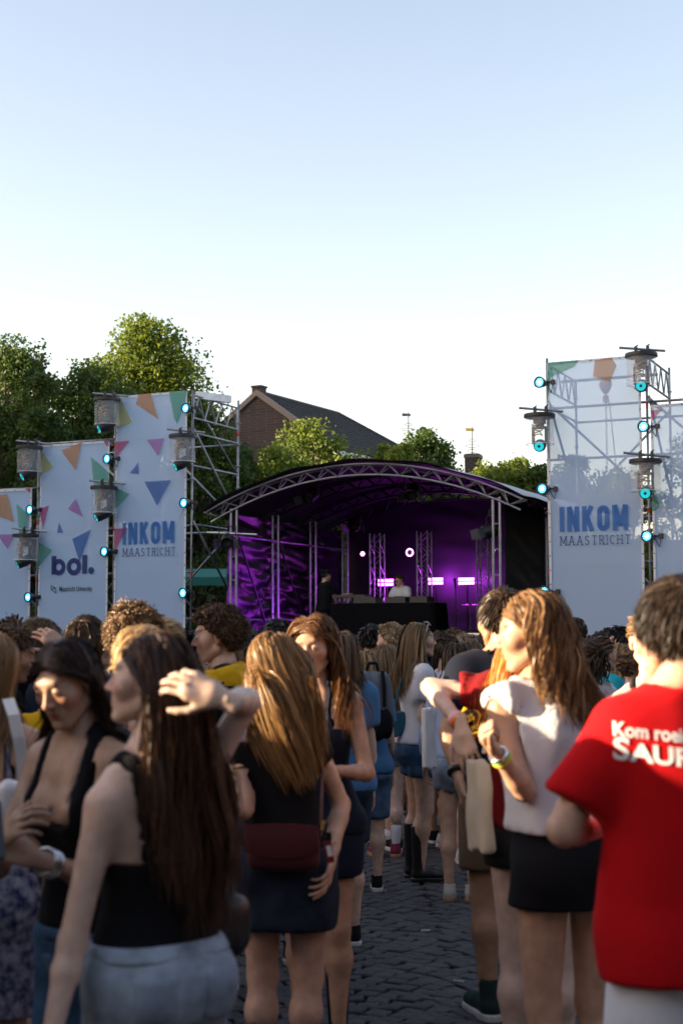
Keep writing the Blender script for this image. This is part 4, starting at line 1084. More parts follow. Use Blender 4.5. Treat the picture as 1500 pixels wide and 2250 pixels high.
# ------------------------------------------------------------------ hands: frame +X along fingers, +Z back of hand, thumb towards +Y
def hand_mesh(kind, h=.0035):
    key = ('hand', kind, h)
    if key in _heads: return _heads[key]
    # curls: flexion per joint (deg) for index..little, thumb spread
    spec = {'relaxed': ((18, 22, 14), (24, 28, 18), (28, 32, 20), (30, 34, 20)), 'flat': ((6, 10, 8), (8, 10, 8), (8, 12, 8), (10, 12, 8)),
            'grip': ((55, 70, 40), (60, 75, 40), (62, 78, 45), (64, 80, 45)), 'cup': ((22, 38, 24), (24, 38, 24), (26, 40, 26), (30, 42, 28)),
            'fist': ((75, 90, 50), (78, 92, 50), (80, 92, 50), (80, 92, 50))}[kind]
    fan = {'flat': 6, 'cup': 3, 'relaxed': 3.5}.get(kind, 2)
    g0 = []
    base = [(.088, .030, .000), (.092, .009, .003), (.088, -.012, .001), (.080, -.031, -.004)]
    lens = [(.043, .026, .021), (.047, .030, .022), (.043, .028, .021), (.034, .021, .019)]
    rad = [(.0092, .0080, .0070), (.0095, .0082, .0072), (.0090, .0078, .0068), (.0080, .0070, .0060)]
    segs = []; nails = []
    for i in range(4):
        p = np.array(base[i]); a = 0; sp = R((1.5 - i) * fan)
        for j in range(3):
            a += R(spec[i][j]); d = np.array([math.cos(a) * math.cos(sp), math.cos(a) * math.sin(sp), -math.sin(a)])
            q = p + d * lens[i][j]; r0 = rad[i][j]; r1 = rad[i][min(j + 1, 2)] * (.92 if j == 2 else 1)
            segs.append((p, q, r0, r1)); p = q
            if j == 2: nails.append((q - d * .004 + np.array([math.sin(a), 0, math.cos(a)]) * .0055, d))
    p = np.array([.022, .030, -.006]); ta = {'fist': 25, 'grip': 30, 'cup': 42}.get(kind, 36)
    d = np.array([math.cos(R(ta)), math.sin(R(ta)), -.25]); d /= np.linalg.norm(d)
    q = p + d * .046; segs.append((p, q, .014, .0105)); d2 = np.array([math.cos(R(ta * .55)), math.sin(R(ta * .55)), -.3]); d2 /= np.linalg.norm(d2)
    q2 = q + d2 * .030; segs.append((q, q2, .0103, .0092)); d3 = np.array([math.cos(R(ta * .3)), math.sin(R(ta * .3)), -.35]); d3 /= np.linalg.norm(d3)
    q3 = q2 + d3 * .024; segs.append((q2, q3, .0092, .0072))
    allp = np.array([s[0] for s in segs] + [s[1] for s in segs])
    lo = np.minimum(allp.min(0), (-.04, -.05, -.03)) - .02; hi = np.maximum(allp.max(0), (.05, .05, .03)) + .02
    g = Grid(lo, hi, h)
    d = cone(g, (-.035, 0, 0), (.012, 0, 0), .0245, .026)
    Z = g.z * 1.0
    class S: pass
    s = S(); s.x = g.x; s.y = g.y; s.z = g.z * 1.75
    pal = cone(s, (.025, .014, 0), (.075, .022, 0), .026, .024)
    pal = smin(pal, cone(s, (.025, -.012, 0), (.072, -.020, -.004), .024, .021), .02)
    w = S(); w.x = g.x; w.y = g.y; w.z = g.z * 1.35
    d = cone(w, (-.045, 0, 0), (.015, 0, 0), .028, .027)
    d = smin(d, pal, .02)
    d = smin(d, cone(g, (.018, .018, -.008), (.045, .034, -.010), .016, .012), .014)
    for q in range(5):
        fd = None
        for (a, b, ra, rb) in segs[q * 3:q * 3 + 3]:
            c = cone(g, a, b, ra, rb); fd = c if fd is None else smin(fd, c, .004)
        d = smin(d, fd, .007)
    v, f = nets(d, g.o, h)
    _heads[key] = (v, f, nails)
    return _heads[key]

# ------------------------------------------------------------------ materials for people
SKIN = {'fair': (.61, .39, .28), 'pale': (.67, .47, .37), 'tan': (.46, .265, .16), 'olive': (.46, .29, .20), 'warm': (.56, .335, .22)}
def skin_mat(k):
    nm = 'skin_' + k
    if nm in _M: return _M[nm]
    c = SKIN[k]
    m = mat(nm, c, .44, var=.20, vscale=26, bump=.10, bscale=220, bdist=.004, sss=.16, spec=.35)
    nt = m.node_tree; N = nt.nodes; L = nt.links; b = N['Principled BSDF']
    src = b.inputs['Base Color'].links[0].from_socket
    for att, cc, k_ in (('blush', (c[0] * .98, c[1] * .66, c[2] * .60), .75), ('lip', (c[0] * .66, c[1] * .36, c[2] * .38), .85), ('stub', (c[0] * .5, c[1] * .48, c[2] * .5), .6), ('dark', (.05, .032, .022), .9)):
        a = N.new('ShaderNodeAttribute'); a.attribute_name = att
        mu = N.new('ShaderNodeMath'); mu.operation = 'MULTIPLY'; mu.inputs[1].default_value = k_; L.new(a.outputs['Fac'], mu.inputs[0])
        mx = N.new('ShaderNodeMix'); mx.data_type = 'RGBA'; mx.inputs[7].default_value = cc + (1,)
        L.new(mu.outputs[0], mx.inputs[0]); L.new(src, mx.inputs[6]); src = mx.outputs[2]
    L.new(src, b.inputs['Base Color'])
    return m
def hair_mat(col, tip=None):
    nm = 'hair_%.3f_%.3f_%.3f' % tuple(col)
    t = tip or tuple(min(1, x * 2.1 + .004) for x in col)
    return mat(nm, col, .38, attr='tone', col2=t, trans=.25, spec=.28)
def cloth_mat(nm, col, rough=.85, weave=300, trans=0.0, var=.12, sheen=.03, bump=.25):
    return mat('cloth_' + nm, col, rough, var=var, vscale=5, bump=bump, bscale=weave, spec=.1, trans=trans, sheen=sheen, bdist=.004)
def denim(nm, col): return mat('denim_' + nm, col, .85, col2=tuple(x * .55 for x in col), vscale=14, bump=.35, bscale=260, spec=.2, bdist=.004)

# ------------------------------------------------------------------ shoes (origin at ankle on ground, toe +Y)
_shoes = {}
def shoe_parts(kind):
    if kind in _shoes: return _shoes[kind]
    h = .006
    hi = {'sneaker': .10, 'hightop': .15, 'boot': .36}[kind]
    g = Grid((-.07, -.10, -.01), (.07, .21, hi + .03), h)
    class S: pass
    d = cone(g, (0, -.045, .052), (0, .06, .048), .040, .041)
    d = smin(d, ell(g, (.0, .12, .042), (.044, .068, .034)), .03)
    d = smin(d, cone(g, (0, -.038, .05), (0, -.030, hi), .040, .044 if kind != 'boot' else .058), .02)
    d = smax(d, -(g.z - .022) + 0 * g.x, .004)
    op = cone(g, (0, -.030, hi - .035), (0, -.032, hi + .1), .034 if kind != 'boot' else .045, .036 if kind != 'boot' else .05)
    d = smax(d, g.z - hi - .02 * (g.y < -.03) + 0 * g.x, .008); d = smax(d, -op, .006)
    up = nets(d, g.o, h)
    ol = np.sqrt(((g.x) / (.046 - .006 * np.clip(-(g.y - .02) / .1, 0, 1))) ** 2 + 0 * g.y + 0 * g.z)
    so = cone(Pts3(g), (0, -.045, 0), (0, .125, 0), .047, .050)
    so = smax(so, np.abs(g.z - .0135) - .0165 + 0 * g.x + 0 * g.y, .005)
    sl = nets(so, g.o, h)
    _shoes[kind] = (np_mesh('shoe_upper', *up), np_mesh('shoe_sole', *sl))
    for q in _shoes[kind]: q.materials.append(mat('shoe_default', (.1, .1, .1)))
    return _shoes[kind]
class Pts3:
    def __init__(s, g): s.x, s.y, s.z = g.x, g.y, g.z * 0

# ------------------------------------------------------------------ the figure
PROF = {  # z, half width, half depth, centre y for a 1.75 m figure
 'f': np.array([(.80, .120, .105, -.012), (.86, .160, .122, -.014), (.93, .176, .122, -.014), (1.00, .162, .108, -.006), (1.08, .132, .094, .002), (1.14, .125, .090, .004), (1.22, .136, .098, .004), (1.30, .150, .104, .000), (1.37, .152, .094, -.006), (1.42, .132, .076, -.012), (1.46, .085, .060, -.014), (1.50, .05, .05, -.012)]),
 'm': np.array([(.80, .125, .105, -.008), (.86, .160, .118, -.010), (.93, .168, .120, -.008), (1.00, .160, .110, -.002), (1.08, .150, .104, .002), (1.14, .150, .104, .002), (1.22, .160, .110, .000), (1.30, .174, .116, -.002), (1.37, .178, .106, -.008), (1.42, .160, .088, -.012), (1.46, .100, .068, -.014), (1.50, .055, .055, -.012)])}
def V3(*a): return np.array(a, float)
def nrm(a): a = np.asarray(a, float); return a / (np.linalg.norm(a) + 1e-9)
def rotz(a): c, s = math.cos(a), math.sin(a); return np.array([[c, -s, 0], [s, c, 0], [0, 0, 1.]])

PEOPLE = []
def tubes_mesh(name, P, rad, tone, org, rr, taper=True):
    """P (n,k,3) strand points -> one mesh of thin tapered locks lying on the hair surface, each turned a little"""
    n, k, _ = P.shape
    T = np.gradient(P, axis=1); T /= np.linalg.norm(T, axis=2)[:, :, None] + 1e-9
    out = P - np.asarray(org); out = out * np.array([1, 1, .5]); out /= np.linalg.norm(out, axis=2)[:, :, None] + 1e-9
    A = np.cross(T, out); A /= np.linalg.norm(A, axis=2)[:, :, None] + 1e-6; B = np.cross(T, A)
    th = rr.normal(0, .55, n)[:, None, None]; A = A * np.cos(th) + B * np.sin(th)
    prof = np.ones(k)
    if taper: prof = np.interp(np.linspace(0, 1, k), [0, .1, .7, 1], [.7, 1, .9, .12])
    r = (np.asarray(rad).reshape(-1, 1) * prof[None])[:, :, None] * 1.25
    v = np.stack([P - A * r, P + A * r], 2).reshape(-1, 3)
    b = ((np.arange(n)[:, None] * k + np.arange(k - 1)[None]).reshape(-1)) * 2
    me = np_mesh(name, v, np.stack([b, b + 1, b + 3, b + 2], 1))
    add_attr(me, 'tone', np.repeat(tone, k * 2))
    return me

def fnoise(P, sc, rr):
    o = 0
    for i in range(3):
        k = rr.normal(0, sc * (1 + i * .8), (3, 3)); ph = rr.uniform(0, 6.28, 3)
        o = o + np.stack([np.sin(P @ k[q] + ph[q]) for q in range(3)], -1) / (1 + i)
    return o

def hairline(y): return np.interp(y, [-.12, -.06, -.02, .02, .05, .085], [-.072, -.066, -.012, .018, .052, .064])
_caps = {}
def cap_mesh(off, h=.006):
    if (off, h) in _caps: return _caps[(off, h)]
    g = Grid((-.13, -.15, -.12), (.13, .13, .16), h)
    d = ell(g, (0, -.018, .030), (.0745 + off, .094 + off, .086 + off))
    yl = np.interp(g.y.ravel(), [-.12, -.06, -.02, .02, .05, .085], [-.072, -.066, -.012, .018, .052, .064])[None, :, None].astype(f32)
    d = smax(d, yl - g.z + 0 * g.x, .012)
    d = smax(d, -ell(g, (0, -.005, -.015), (.068, .090, .08)), .004)
    _caps[(off, h)] = nets(d, g.o, h); return _caps[(off, h)]

def make_hair(root, HM, hs, spec, col_fn, rr, dist, up_dir):
    """HM: head matrix (3x3), hs: head origin+scale, spec dict(style,color,len,...). col_fn pushes points out of the torso"""
    st = spec['style']; c = spec['color']; hm = hair_mat(c, spec.get('tip'))
    org, sc = hs
    off = spec.get('vol', {'short': .010, 'curly': .020, 'long': .010, 'wavy': .013, 'tied': .005, 'buzz': .004, 'pony': .006}[st])
    v, f = cap_mesh(round(off * {'short': .4, 'curly': .75, 'buzz': .4}.get(st, .55), 4), .0075 if dist < 7 else .011 if dist < 11.5 else .015)
    v = v * sc
    if st in ('curly', 'short', 'wavy', 'long'): v = v + fnoise(v, 60 if st == 'curly' else 30, rr) * (.0055 if st == 'curly' else .0006)
    me = np_mesh('hair_cap', v @ HM.T + org, f); add_attr(me, 'tone', np.full(len(v), .2))
    hair = link('hair', me, hm, root)
    q = spec.get('n'); near = dist < 4.2
    N_ = {'short': 1700, 'curly': 1300, 'long': 2200, 'wavy': 2000, 'tied': 700, 'buzz': 300, 'pony': 800}[st]
    fac = 1.5 if near else 1.0 if dist < 7 else .38 if dist < 11.5 else .17
    N_ = int(N_ * fac * spec.get('dens', 1)); rad = {True: .0013}.get(near, .0018 if dist < 7 else .0045 if dist < 11.5 else .0082)
    # roots
    d = rr.normal(0, 1, (N_ * 4, 3)); d /= np.linalg.norm(d, axis=1)[:, None]
    P = V3(0, -.018, .030) + d * (np.array([.0745, .094, .086]) + off * .5)
    ok = P[:, 2] > hairline(P[:, 1]) + .004
    P = P[ok][:N_]; d = d[ok][:N_]; n = len(P)
    E0 = V3(0, -.018, .030); ER = np.array([.0745, .094, .086])
    lay = rr.uniform(.2, 1, n) ** .7
    tone = np.clip(rr.normal(.40, .22, n) + fnoise(P, 45, rr)[:, 0] * .22, 0, 1)
    Hinv = HM.T
    if st in ('short', 'curly', 'buzz'):
        ln = spec.get('len', {'short': .045, 'curly': .04, 'buzz': .012}[st]) * rr.uniform(.6, 1.25, n)
        k = 7 if st == 'short' else 10 if st == 'curly' else 3
        if dist > 7: k = min(k, 6)
        if dist > 11: k = min(k, 4)
        # comb direction: away from crown, forward on top, down at the sides/back
        crown = V3(.01, -.06, .10)
        cd = P - crown; cd -= d * np.sum(cd * d, 1)[:, None]; cd /= np.linalg.norm(cd, axis=1)[:, None] + 1e-9
        side = np.array(spec.get('comb', (.25, .55, 0)))
        topw = np.clip((P[:, 2] - .05) / .05, 0, 1)[:, None]
        cd = cd * (1 - .65 * topw) + side * topw + rr.normal(0, .22, (n, 3)); cd -= d * np.sum(cd * d, 1)[:, None]; cd /= np.linalg.norm(cd, axis=1)[:, None] + 1e-9
        P = P - cd * .012 * topw
        lift = spec.get('lift', .30 if st == 'curly' else .16)
        fade = np.clip((P[:, 2] - hairline(P[:, 1])) / .05, .25, 1) if spec.get('fade', True) else 1
        ln = ln * fade
        ph0 = fnoise(P, 30, rr)[:, 1] * 3
        pts = [P]
        dirv = cd * (1 - lift) + d * lift + fnoise(P, 40, rr) * spec.get('messy', .22 if st == 'short' else .45)
        dirv /= np.linalg.norm(dirv, axis=1)[:, None]
        for i in range(k - 1):
            q = pts[-1] + dirv * (ln / (k - 1))[:, None]
            if st == 'curly':
                a = i * 1.8 + ph0; rc = .0075
                q = q + (np.cos(a)[:, None] * np.cross(dirv, d) + np.sin(a)[:, None] * d) * rc
            dirv = dirv + V3(0, 0, -.10) * (1 if st == 'short' else .3); dirv /= np.linalg.norm(dirv, axis=1)[:, None]
            lw_ = off * (.45 + .65 * lay[:, None]); e = (q - E0) / (ER + lw_); l = np.linalg.norm(e, axis=1); m = l < 1
            q[m] = E0 + e[m] / l[m][:, None] * (ER + lw_[m])
            pts.append(q)
        S = np.stack(pts, 1) * sc
        W = S @ HM.T + org
        me = tubes_mesh('hair_strands', W, rad * rr.uniform(.7, 1.3, n), tone, org, rr, taper=st != 'curly')
    else:
        L_ = spec.get('len', .42) * rr.uniform(.72, 1.05, n)
        L_ = L_ * spec.get('lenfac', 1)
        k = 14 if dist < 7 else 9 if dist < 11.5 else 7
        G = np.asarray(up_dir) * -1.0
        G = nrm(G + np.array(spec.get('drift', (0, 0, 0))))
        part = spec.get('part', 0.0)
        sx = np.sign(P[:, 0] - part); sx[sx == 0] = 1
        if st in ('tied', 'pony'):
            knot = np.array(spec.get('knot', (0, -.115, .0)))
            dv = knot - P; dv -= d * np.sum(dv * d, 1)[:, None]
        else:
            back = spec.get('back', .45)
            fr_ = np.clip((P[:, 1] + .075) / .07, 0, 1)
            dv = np.stack([sx * .8 * fr_ + P[:, 0] * 2 * (1 - fr_), np.full(n, -back), -.25 - .8 * (1 - fr_)], 1)
            dv -= d * np.sum(dv * d, 1)[:, None]
        dv /= np.linalg.norm(dv, axis=1)[:, None] + 1e-9
        w = P * sc @ HM.T + org; dirw = dv @ HM.T
        pts = [w]; stp = L_ / (k - 1)
        wav = spec.get('wave', .0 if st == 'long' else .018)
        ph = fnoise(P, 18, rr)[:, 0] * 2 + rr.uniform(0, 1.2, n)
        thick = off + spec.get('thick', .020)
        vol = lay * thick
        for i in range(k - 1):
            t = i / (k - 2)
            if st in ('tied', 'pony'):
                loc = (w - org) @ HM / sc
                dk = (knot - loc) @ HM.T; ld = np.linalg.norm(dk, axis=1)
                if st == 'tied':
                    dirw = dk / (ld[:, None] + 1e-6); step = np.minimum(stp, ld * .35)
                else:
                    arrived = (i * stp > .20) | (ld < .03)
                    dirw = np.where(arrived[:, None], dirw * .6 + G * .5 + V3(0, 0, 0), dk / (ld[:, None] + 1e-6)); step = stp
                    dirw /= np.linalg.norm(dirw, axis=1)[:, None] + 1e-9
            else:
                gw = min(1, (i + 1) / spec.get('ramp', 1)); dirw = dirw * (1 - .28 * gw) + G * .42 * gw; dirw /= np.linalg.norm(dirw, axis=1)[:, None]; step = stp
            w = w + dirw * np.reshape(step, (-1, 1))
            # head collision + keep the face free
            loc = (w - org) @ HM / sc
            e = (loc - E0) / (ER + vol[:, None] * .9); l = np.linalg.norm(e, axis=1); m = l < 1
            loc[m] = E0 + e[m] / l[m][:, None] * (ER + vol[m][:, None] * .9)
            fy = spec.get('facey', .0); fa = (loc[:, 1] > fy) & (loc[:, 2] < hairline(loc[:, 1]) - .006) & (loc[:, 2] > -.22)
            loc[fa, 0] = np.sign(loc[fa, 0] + 1e-6) * np.maximum(np.abs(loc[fa, 0]), .074 + .012 * lay[fa]); loc[fa, 1] = np.maximum(loc[fa, 1] - .035, fy - .01 * lay[fa])
            gt = spec.get('gather', .0); lw = loc[:, 2] < -.06; loc[lw, 0] *= 1 - gt
            nk = (np.abs(loc[:, 0]) < .055) & (loc[:, 1] > -.05) & (loc[:, 1] < .06) & (loc[:, 2] < -.06) & (loc[:, 2] > -.2)
            if spec.get('behind', True): loc[nk, 1] = np.minimum(loc[nk, 1], -.05)
            w = loc * sc @ HM.T + org
            w = col_fn(w, .006 + .022 * lay)
            pts.append(w)
        S = np.stack(pts, 1)
        if wav > 0:
            tt = np.linspace(0, 1, k)[None, :]
            amp = wav * np.clip(tt * 2.2 - .25, 0, 1)
            fr = spec.get('freq', 9.0)
            S = S + (np.sin(tt * fr + ph[:, None])[:, :, None] * (HM[:, 0])[None, None] + np.cos(tt * fr * 1.13 + ph[:, None] * 1.7)[:, :, None] * (HM[:, 1])[None, None]) * amp[:, :, None]
        fly = rr.random(n) < .06; S[fly] += (fnoise(P[fly] * 3, 30, rr) * .018)[:, None, :] * (np.linspace(0, 1, k) ** 1.3)[None, :, None]
        clump = spec.get('clump', .006)
        S = S + (fnoise(P, 30, rr) * clump)[:, None, :] * np.linspace(0, 1, k)[None, :, None]
        me = tubes_mesh('hair_strands', S, rad * rr.uniform(.7, 1.4, n), tone, org, rr)
    link('hair_strands', me, hm, hair)
    return hair

class Fig: pass
def person(label, px, ytop, Y, sex='f', yaw=0, lean=(0, 0), twist=0, head=(0, 0, 0), ra=None, la=None, rhand='relaxed', lhand='relaxed', skin='fair',
           hair=None, top=None, bottom=None, shoes=None, socks=None, build=1.0, stance=.0, res=None, group=None, seed=None, H=None, fat=1.0, zoff=0.0, eyes=None, rpalm=None, lpalm=None, bust=1.0, hipw=1.0, nolegs=False, extra=(), shz=1.402, roll=0.0, hscale=1.0):
    """px,ytop: photo pixel of the crown of the head; Y: distance. yaw 0 = facing away, 90 = facing left, 180 = facing camera.
       lean (sideways to own right, forward) metres at the neck; ra/la: (upper dir, fore dir) in own frame, x right, y forward, z up."""
    sd = seed if seed is not None else len(PEOPLE) + 11
    rr = np.random.default_rng(sd)
    tp = at(px, ytop, Y)
    H = H or (tp.z - .012 - zoff) / 1.0
    s = H / 1.75
    hd = Y
    res = res or (.013 if Y < 5 else .018 if Y < 7.5 else .026 if Y < 11.5 else .036)
    Ry = rotz(R(yaw))
    lx, ly = lean; tw = R(twist)
    headw = Ry @ V3(lx * 1.1, ly * 1.15 + .01, 0)
    root = empty('person', (tp.x - headw[0], Y - headw[1], zoff), R(yaw), label, 'person', group)
    fg = Fig(); fg.root = root; fg.s = s; fg.label = label; PEOPLE.append(fg)
    m = sex == 'm'
    B = build * s
    def tz(z): t = np.clip((z / s - .95) / .52, 0, 1); return t * t * (3 - 2 * t)
    def fwd(p):   # rest pose -> leaned/twisted
        p = np.asarray(p, float); t = float(tz(p[2])); c, n_ = math.cos(tw * t), math.sin(tw * t)
        return V3(c * p[0] - n_ * p[1] + lx * t, n_ * p[0] + c * p[1] + ly * t, p[2])
    fg.fwd = fwd
    shw = (.178 if m else .152) * B
    J = {}
    for sgn, k in ((1, 'r'), (-1, 'l')):
        J[k + 'sh'] = fwd(V3(sgn * shw, -.012 * s, (shz + sgn * roll) * s))
        ud, fd = (ra if k == 'r' else la) or ((sgn * .10, -.03, -1), (sgn * .04, .12, -1))
        if isinstance(ud, Vector):   # world targets
            Mi = np.linalg.inv(Ry)
            ud_ = Mi @ (np.array(ud) - np.array(root.location)); fd_ = Mi @ (np.array(fd) - np.array(root.location))
            J[k + 'el'] = ud_; J[k + 'wr'] = fd_
            dl = ud_ - J[k + 'sh']; L0 = np.linalg.norm(dl); J[k + 'el'] = J[k + 'sh'] + dl / L0 * min(max(L0, .22 * s), .33 * s)
            dl = fd_ - J[k + 'el']; L0 = np.linalg.norm(dl); J[k + 'wr'] = J[k + 'el'] + dl / L0 * min(max(L0, .18 * s), .28 * s)
        else:
            J[k + 'el'] = J[k + 'sh'] + nrm(ud) * .295 * s; J[k + 'wr'] = J[k + 'el'] + nrm(fd) * .25 * s
        J[k + 'hip'] = V3(sgn * .088 * s * hipw, -.005 * s, .90 * s)
        J[k + 'kn'] = V3(sgn * (.086 + stance * .3) * s, .012 * s, .485 * s)
        J[k + 'an'] = V3(sgn * (.080 + stance) * s, -.022 * s, .085 * s)
    fg.J = J
    P_ = PROF['m' if m else 'f'].copy()
    P_[:, 0] *= s; P_[:, 1] *= B * fat; P_[:, 2] *= B * fat; P_[:, 3] *= s
    wm = (P_[:, 0] > .8 * s) & (P_[:, 0] < 1.0 * s); P_[wm, 1] *= hipw
    def torso(g, prof, k=0.0):
        t = tz(g.z)
        X, Yy = g.x - lx * t, g.y - ly * t
        if tw:
            c, n_ = np.cos(tw * t), np.sin(tw * t); X, Yy = c * X + n_ * Yy, -n_ * X + c * Yy
        zf = np.asarray(g.z).ravel()
        sh = np.shape(g.z)
        a = np.interp(zf, prof[:, 0], prof[:, 1]).reshape(sh).astype(f32) + k
        b = np.interp(zf, prof[:, 0], prof[:, 2]).reshape(sh).astype(f32) + k
        c0 = np.interp(zf, prof[:, 0], prof[:, 3]).reshape(sh).astype(f32)
        q = np.sqrt(np.sqrt((X / a) ** 4 * .35 + ((Yy - c0) / b) ** 4 * .35 + .65 * ((X / a) ** 2 + ((Yy - c0) / b) ** 2) ** 2))
        d = (q - 1) * np.minimum(a, b) * .92
        d = smax(d, g.z - prof[-1, 0], .02 * s); d = smax(d, prof[0, 0] - g.z, .03 * s)
        return d
    def upper(g, k=0.0, ease=0):
        pr = P_
        if ease:
            pr = P_.copy(); wmx = np.maximum.accumulate(pr[::-1, 1])[::-1]; dmx = np.maximum.accumulate(pr[::-1, 2])[::-1]
            lowm = pr[:, 0] < 1.36 * s
            pr[lowm, 1] = pr[lowm, 1] * (1 - ease) + wmx[lowm] * ease + .012 * ease; pr[lowm, 2] = pr[lowm, 2] * (1 - ease) + dmx[lowm] * ease + .014 * ease
        d = torso(g, pr, k)
        for sgn in (1, -1):
            d = smin(d, cone(g, fwd(V3(0, -.018 * s, 1.50 * s)), fwd(V3(sgn * shw * .86, -.014 * s, (shz + .008 + sgn * roll) * s)), (.046 if m else .036) * s + k, (.056 if m else .046) * s + k), .035)
            if not m and bust:
                c = fwd(V3(sgn * .068 * s, .082 * s, 1.265 * s)); d = smin(d, ell(g, c, (.062 * s * bust + k, .056 * s * bust + k, .060 * s * bust + k)), .045)
            elif m: c = fwd(V3(sgn * .075 * s, .07 * s, 1.30 * s)); d = smin(d, ell(g, c, (.075 * s + k, .05 * s + k, .055 * s + k)), .05)
            c = fwd(V3(sgn * .075 * s * hipw, -.068 * s, .885 * s)); r_ = (.082 if m else .092) * s * fat
            d = smin(d, ell(g, c, (r_ + k, r_ * .9 + k, r_ + k)), .04)
        return d
    def neck(g, k=0.0):
        return cone(g, fwd(V3(0, -.022 * s, 1.42 * s)), HO_neck, (.060 if m else .049) * s + k, (.054 if m else .045) * s + k)
    ar = (.053, .041, .040, .0265) if m else (.041, .033, .0325, .022)
    ar = tuple(x * s * (fat ** .7) for x in ar)
    lr = (.088, .056, .056, .035) if m else (.090, .054, .053, .033)
    lr = tuple(x * s * fat for x in lr)
    def arm(g, k, off=0, want=False):
        a, b, c = J[k + 'sh'], J[k + 'el'], J[k + 'wr']
        u, t1 = cone(g, a, b, ar[0] + off, ar[1] + off, True)
        md = b + (c - b) * .28
        fo = smin(cone(g, b, md, ar[1] * .98 + off, ar[2] + off), cone(g, md, c, ar[2] + off, ar[3] + off), .02)
        return (u, t1, fo) if want else smin(u, fo, .02)
    def leg(g, k, off=0, parts=False):
        a, b, c = J[k + 'hip'], J[k + 'kn'], J[k + 'an']
        th = cone(g, a, b, lr[0] + off, lr[1] + off)
        cf = b + (c - b) * .32 + V3(0, -.016 * s, 0)
        sh = smin(cone(g, b, cf, lr[1] * .94 + off, lr[2] + off), cone(g, cf, c, lr[2] + off, lr[3] + off), .04)
        return (th, sh) if parts else smin(th, sh, .03)
    # head
    hy, hp, hr_ = (R(a) for a in head)
    HM = np.array(Matrix.Rotation(hy, 3, 'Z') @ Matrix.Rotation(hp, 3, 'X') @ Matrix.Rotation(hr_, 3, 'Y'))
    hsc = s * 1.0 * (.118 / .114) * (1.0 if m else .97)
    hsc = max(hsc, .93) * hscale
    nk_top = fwd(V3(0, .0, 1.54 * s))
    HO = V3(0, 0, 0); HO = fwd(V3(0, .012 * s, 1.75 * s - .114 * hsc)) + HM @ V3(0, .0, .0)
    piv = fwd(V3(0, -.012 * s, 1.55 * s)); HO = piv + HM @ (HO - piv)
    HO_neck = HO + HM @ V3(0, -.028, -.055) * hsc
    fg.HM, fg.HO, fg.hsc = HM, HO, hsc
    # grid bounds
    jp = np.array(list(J.values()) + [fwd(V3(0, 0, 1.5 * s))])
    lo = jp.min(0) - .14; hi = jp.max(0) + .13; lo[2] = .045; hi[2] = max(hi[2], 1.62 * s)
    lo[0] = min(lo[0], -.24); hi[0] = max(hi[0], .24); lo[1] = min(lo[1], -.22); hi[1] = max(hi[1], .22)
    if nolegs: lo[2] = .55
    g = Grid(lo, hi, res)
    dT = upper(g); dA = {k: arm(g, k, 0, True) for k in 'rl'}; dL = {k: leg(g, k, 0, True) for k in 'rl'}
    legs = {k: smin(dL[k][0], dL[k][1], .03) for k in 'rl'}
    body = smin(dT, legs['r'], .035); body = smin(body, legs['l'], .035)
    for k in 'rl': body = smin(body, smin(dA[k][0], dA[k][2], .02), .035)
    body = smin(body, neck(g), .03)
    covered = []
    sk = skin_mat(skin)
    # ---- clothing first (so that the body can be pulled in a little underneath)
    cloths = []
    def fold(sc, amp):
        kx = rr.normal(0, 1, (4, 3)) * sc * V3(1.0, 1.0, .45); ph = rr.uniform(0, 6.28, 4)
        o = 0
        for i in range(4): o = o + np.sin(kx[i, 0] * g.x + kx[i, 1] * g.y + kx[i, 2] * g.z + ph[i] + (1.5 * np.sin(g.z * sc * .35 + ph[i]) if i < 2 else 0))
        return (o * amp * .5).astype(f32)
    zz = g.z + 0 * g.x + 0 * g.y
    if top:
        kd = top['kind']; ease = top.get('ease', .5 if kd in ('tee', 'shirt') else 0)
        kk = top.get('off', .010 if kd in ('tee', 'shirt', 'blouse') else .007)
        hem = top.get('hem', .86) * s
        d = upper(g, kk, ease)
        nd = neck(g, .010 if kd != 'collar' else .012)
        sl = top.get('sleeve', {'tee': .62, 'shirt': 9, 'off': .38, 'tank': 0, 'blouse': 0, 'crop': .5}.get(kd, 0))
        d_low = smin(legs['r'], legs['l'], .03) - kk - .012
        if hem < .9 * s: d = smin(d, smax(d_low, zz - .95 * s, .02), .04)
        if sl:
            for k in 'rl':
                u, t1, fo = dA[k]
                so = kk + top.get('loose', .010 if kd == 'tee' else .004)
                a_, b_ = J[k + 'sh'], J[k + 'el']
                sv = cone(g, a_, b_, ar[0] + so, ar[1] + so + top.get('flare', .012 if kd == 'tee' else .0))
                if sl < 1: sv = smax(sv, (t1 - sl) * (.295 * s), .008)
                elif sl > 2: sv = smin(sv, fo - so, .02)
                else: sv = smin(sv, smax(fo - so, 0 * zz, .001), .02)
                d = smin(d, sv, .055)
        else:
            for k, sgn in (('r', 1), ('l', -1)):
                d = smax(d, -(dA[k][0] - .004) if kd == 'blouse' else -(dA[k][0] - .001), .008)
        d = d + fold(top.get('fs', 26 if Y < 6 else 20), top.get('fold', .006 if kd in ('tee', 'blouse', 'shirt') else .0012))
        d = smax(d, hem - zz, .006)
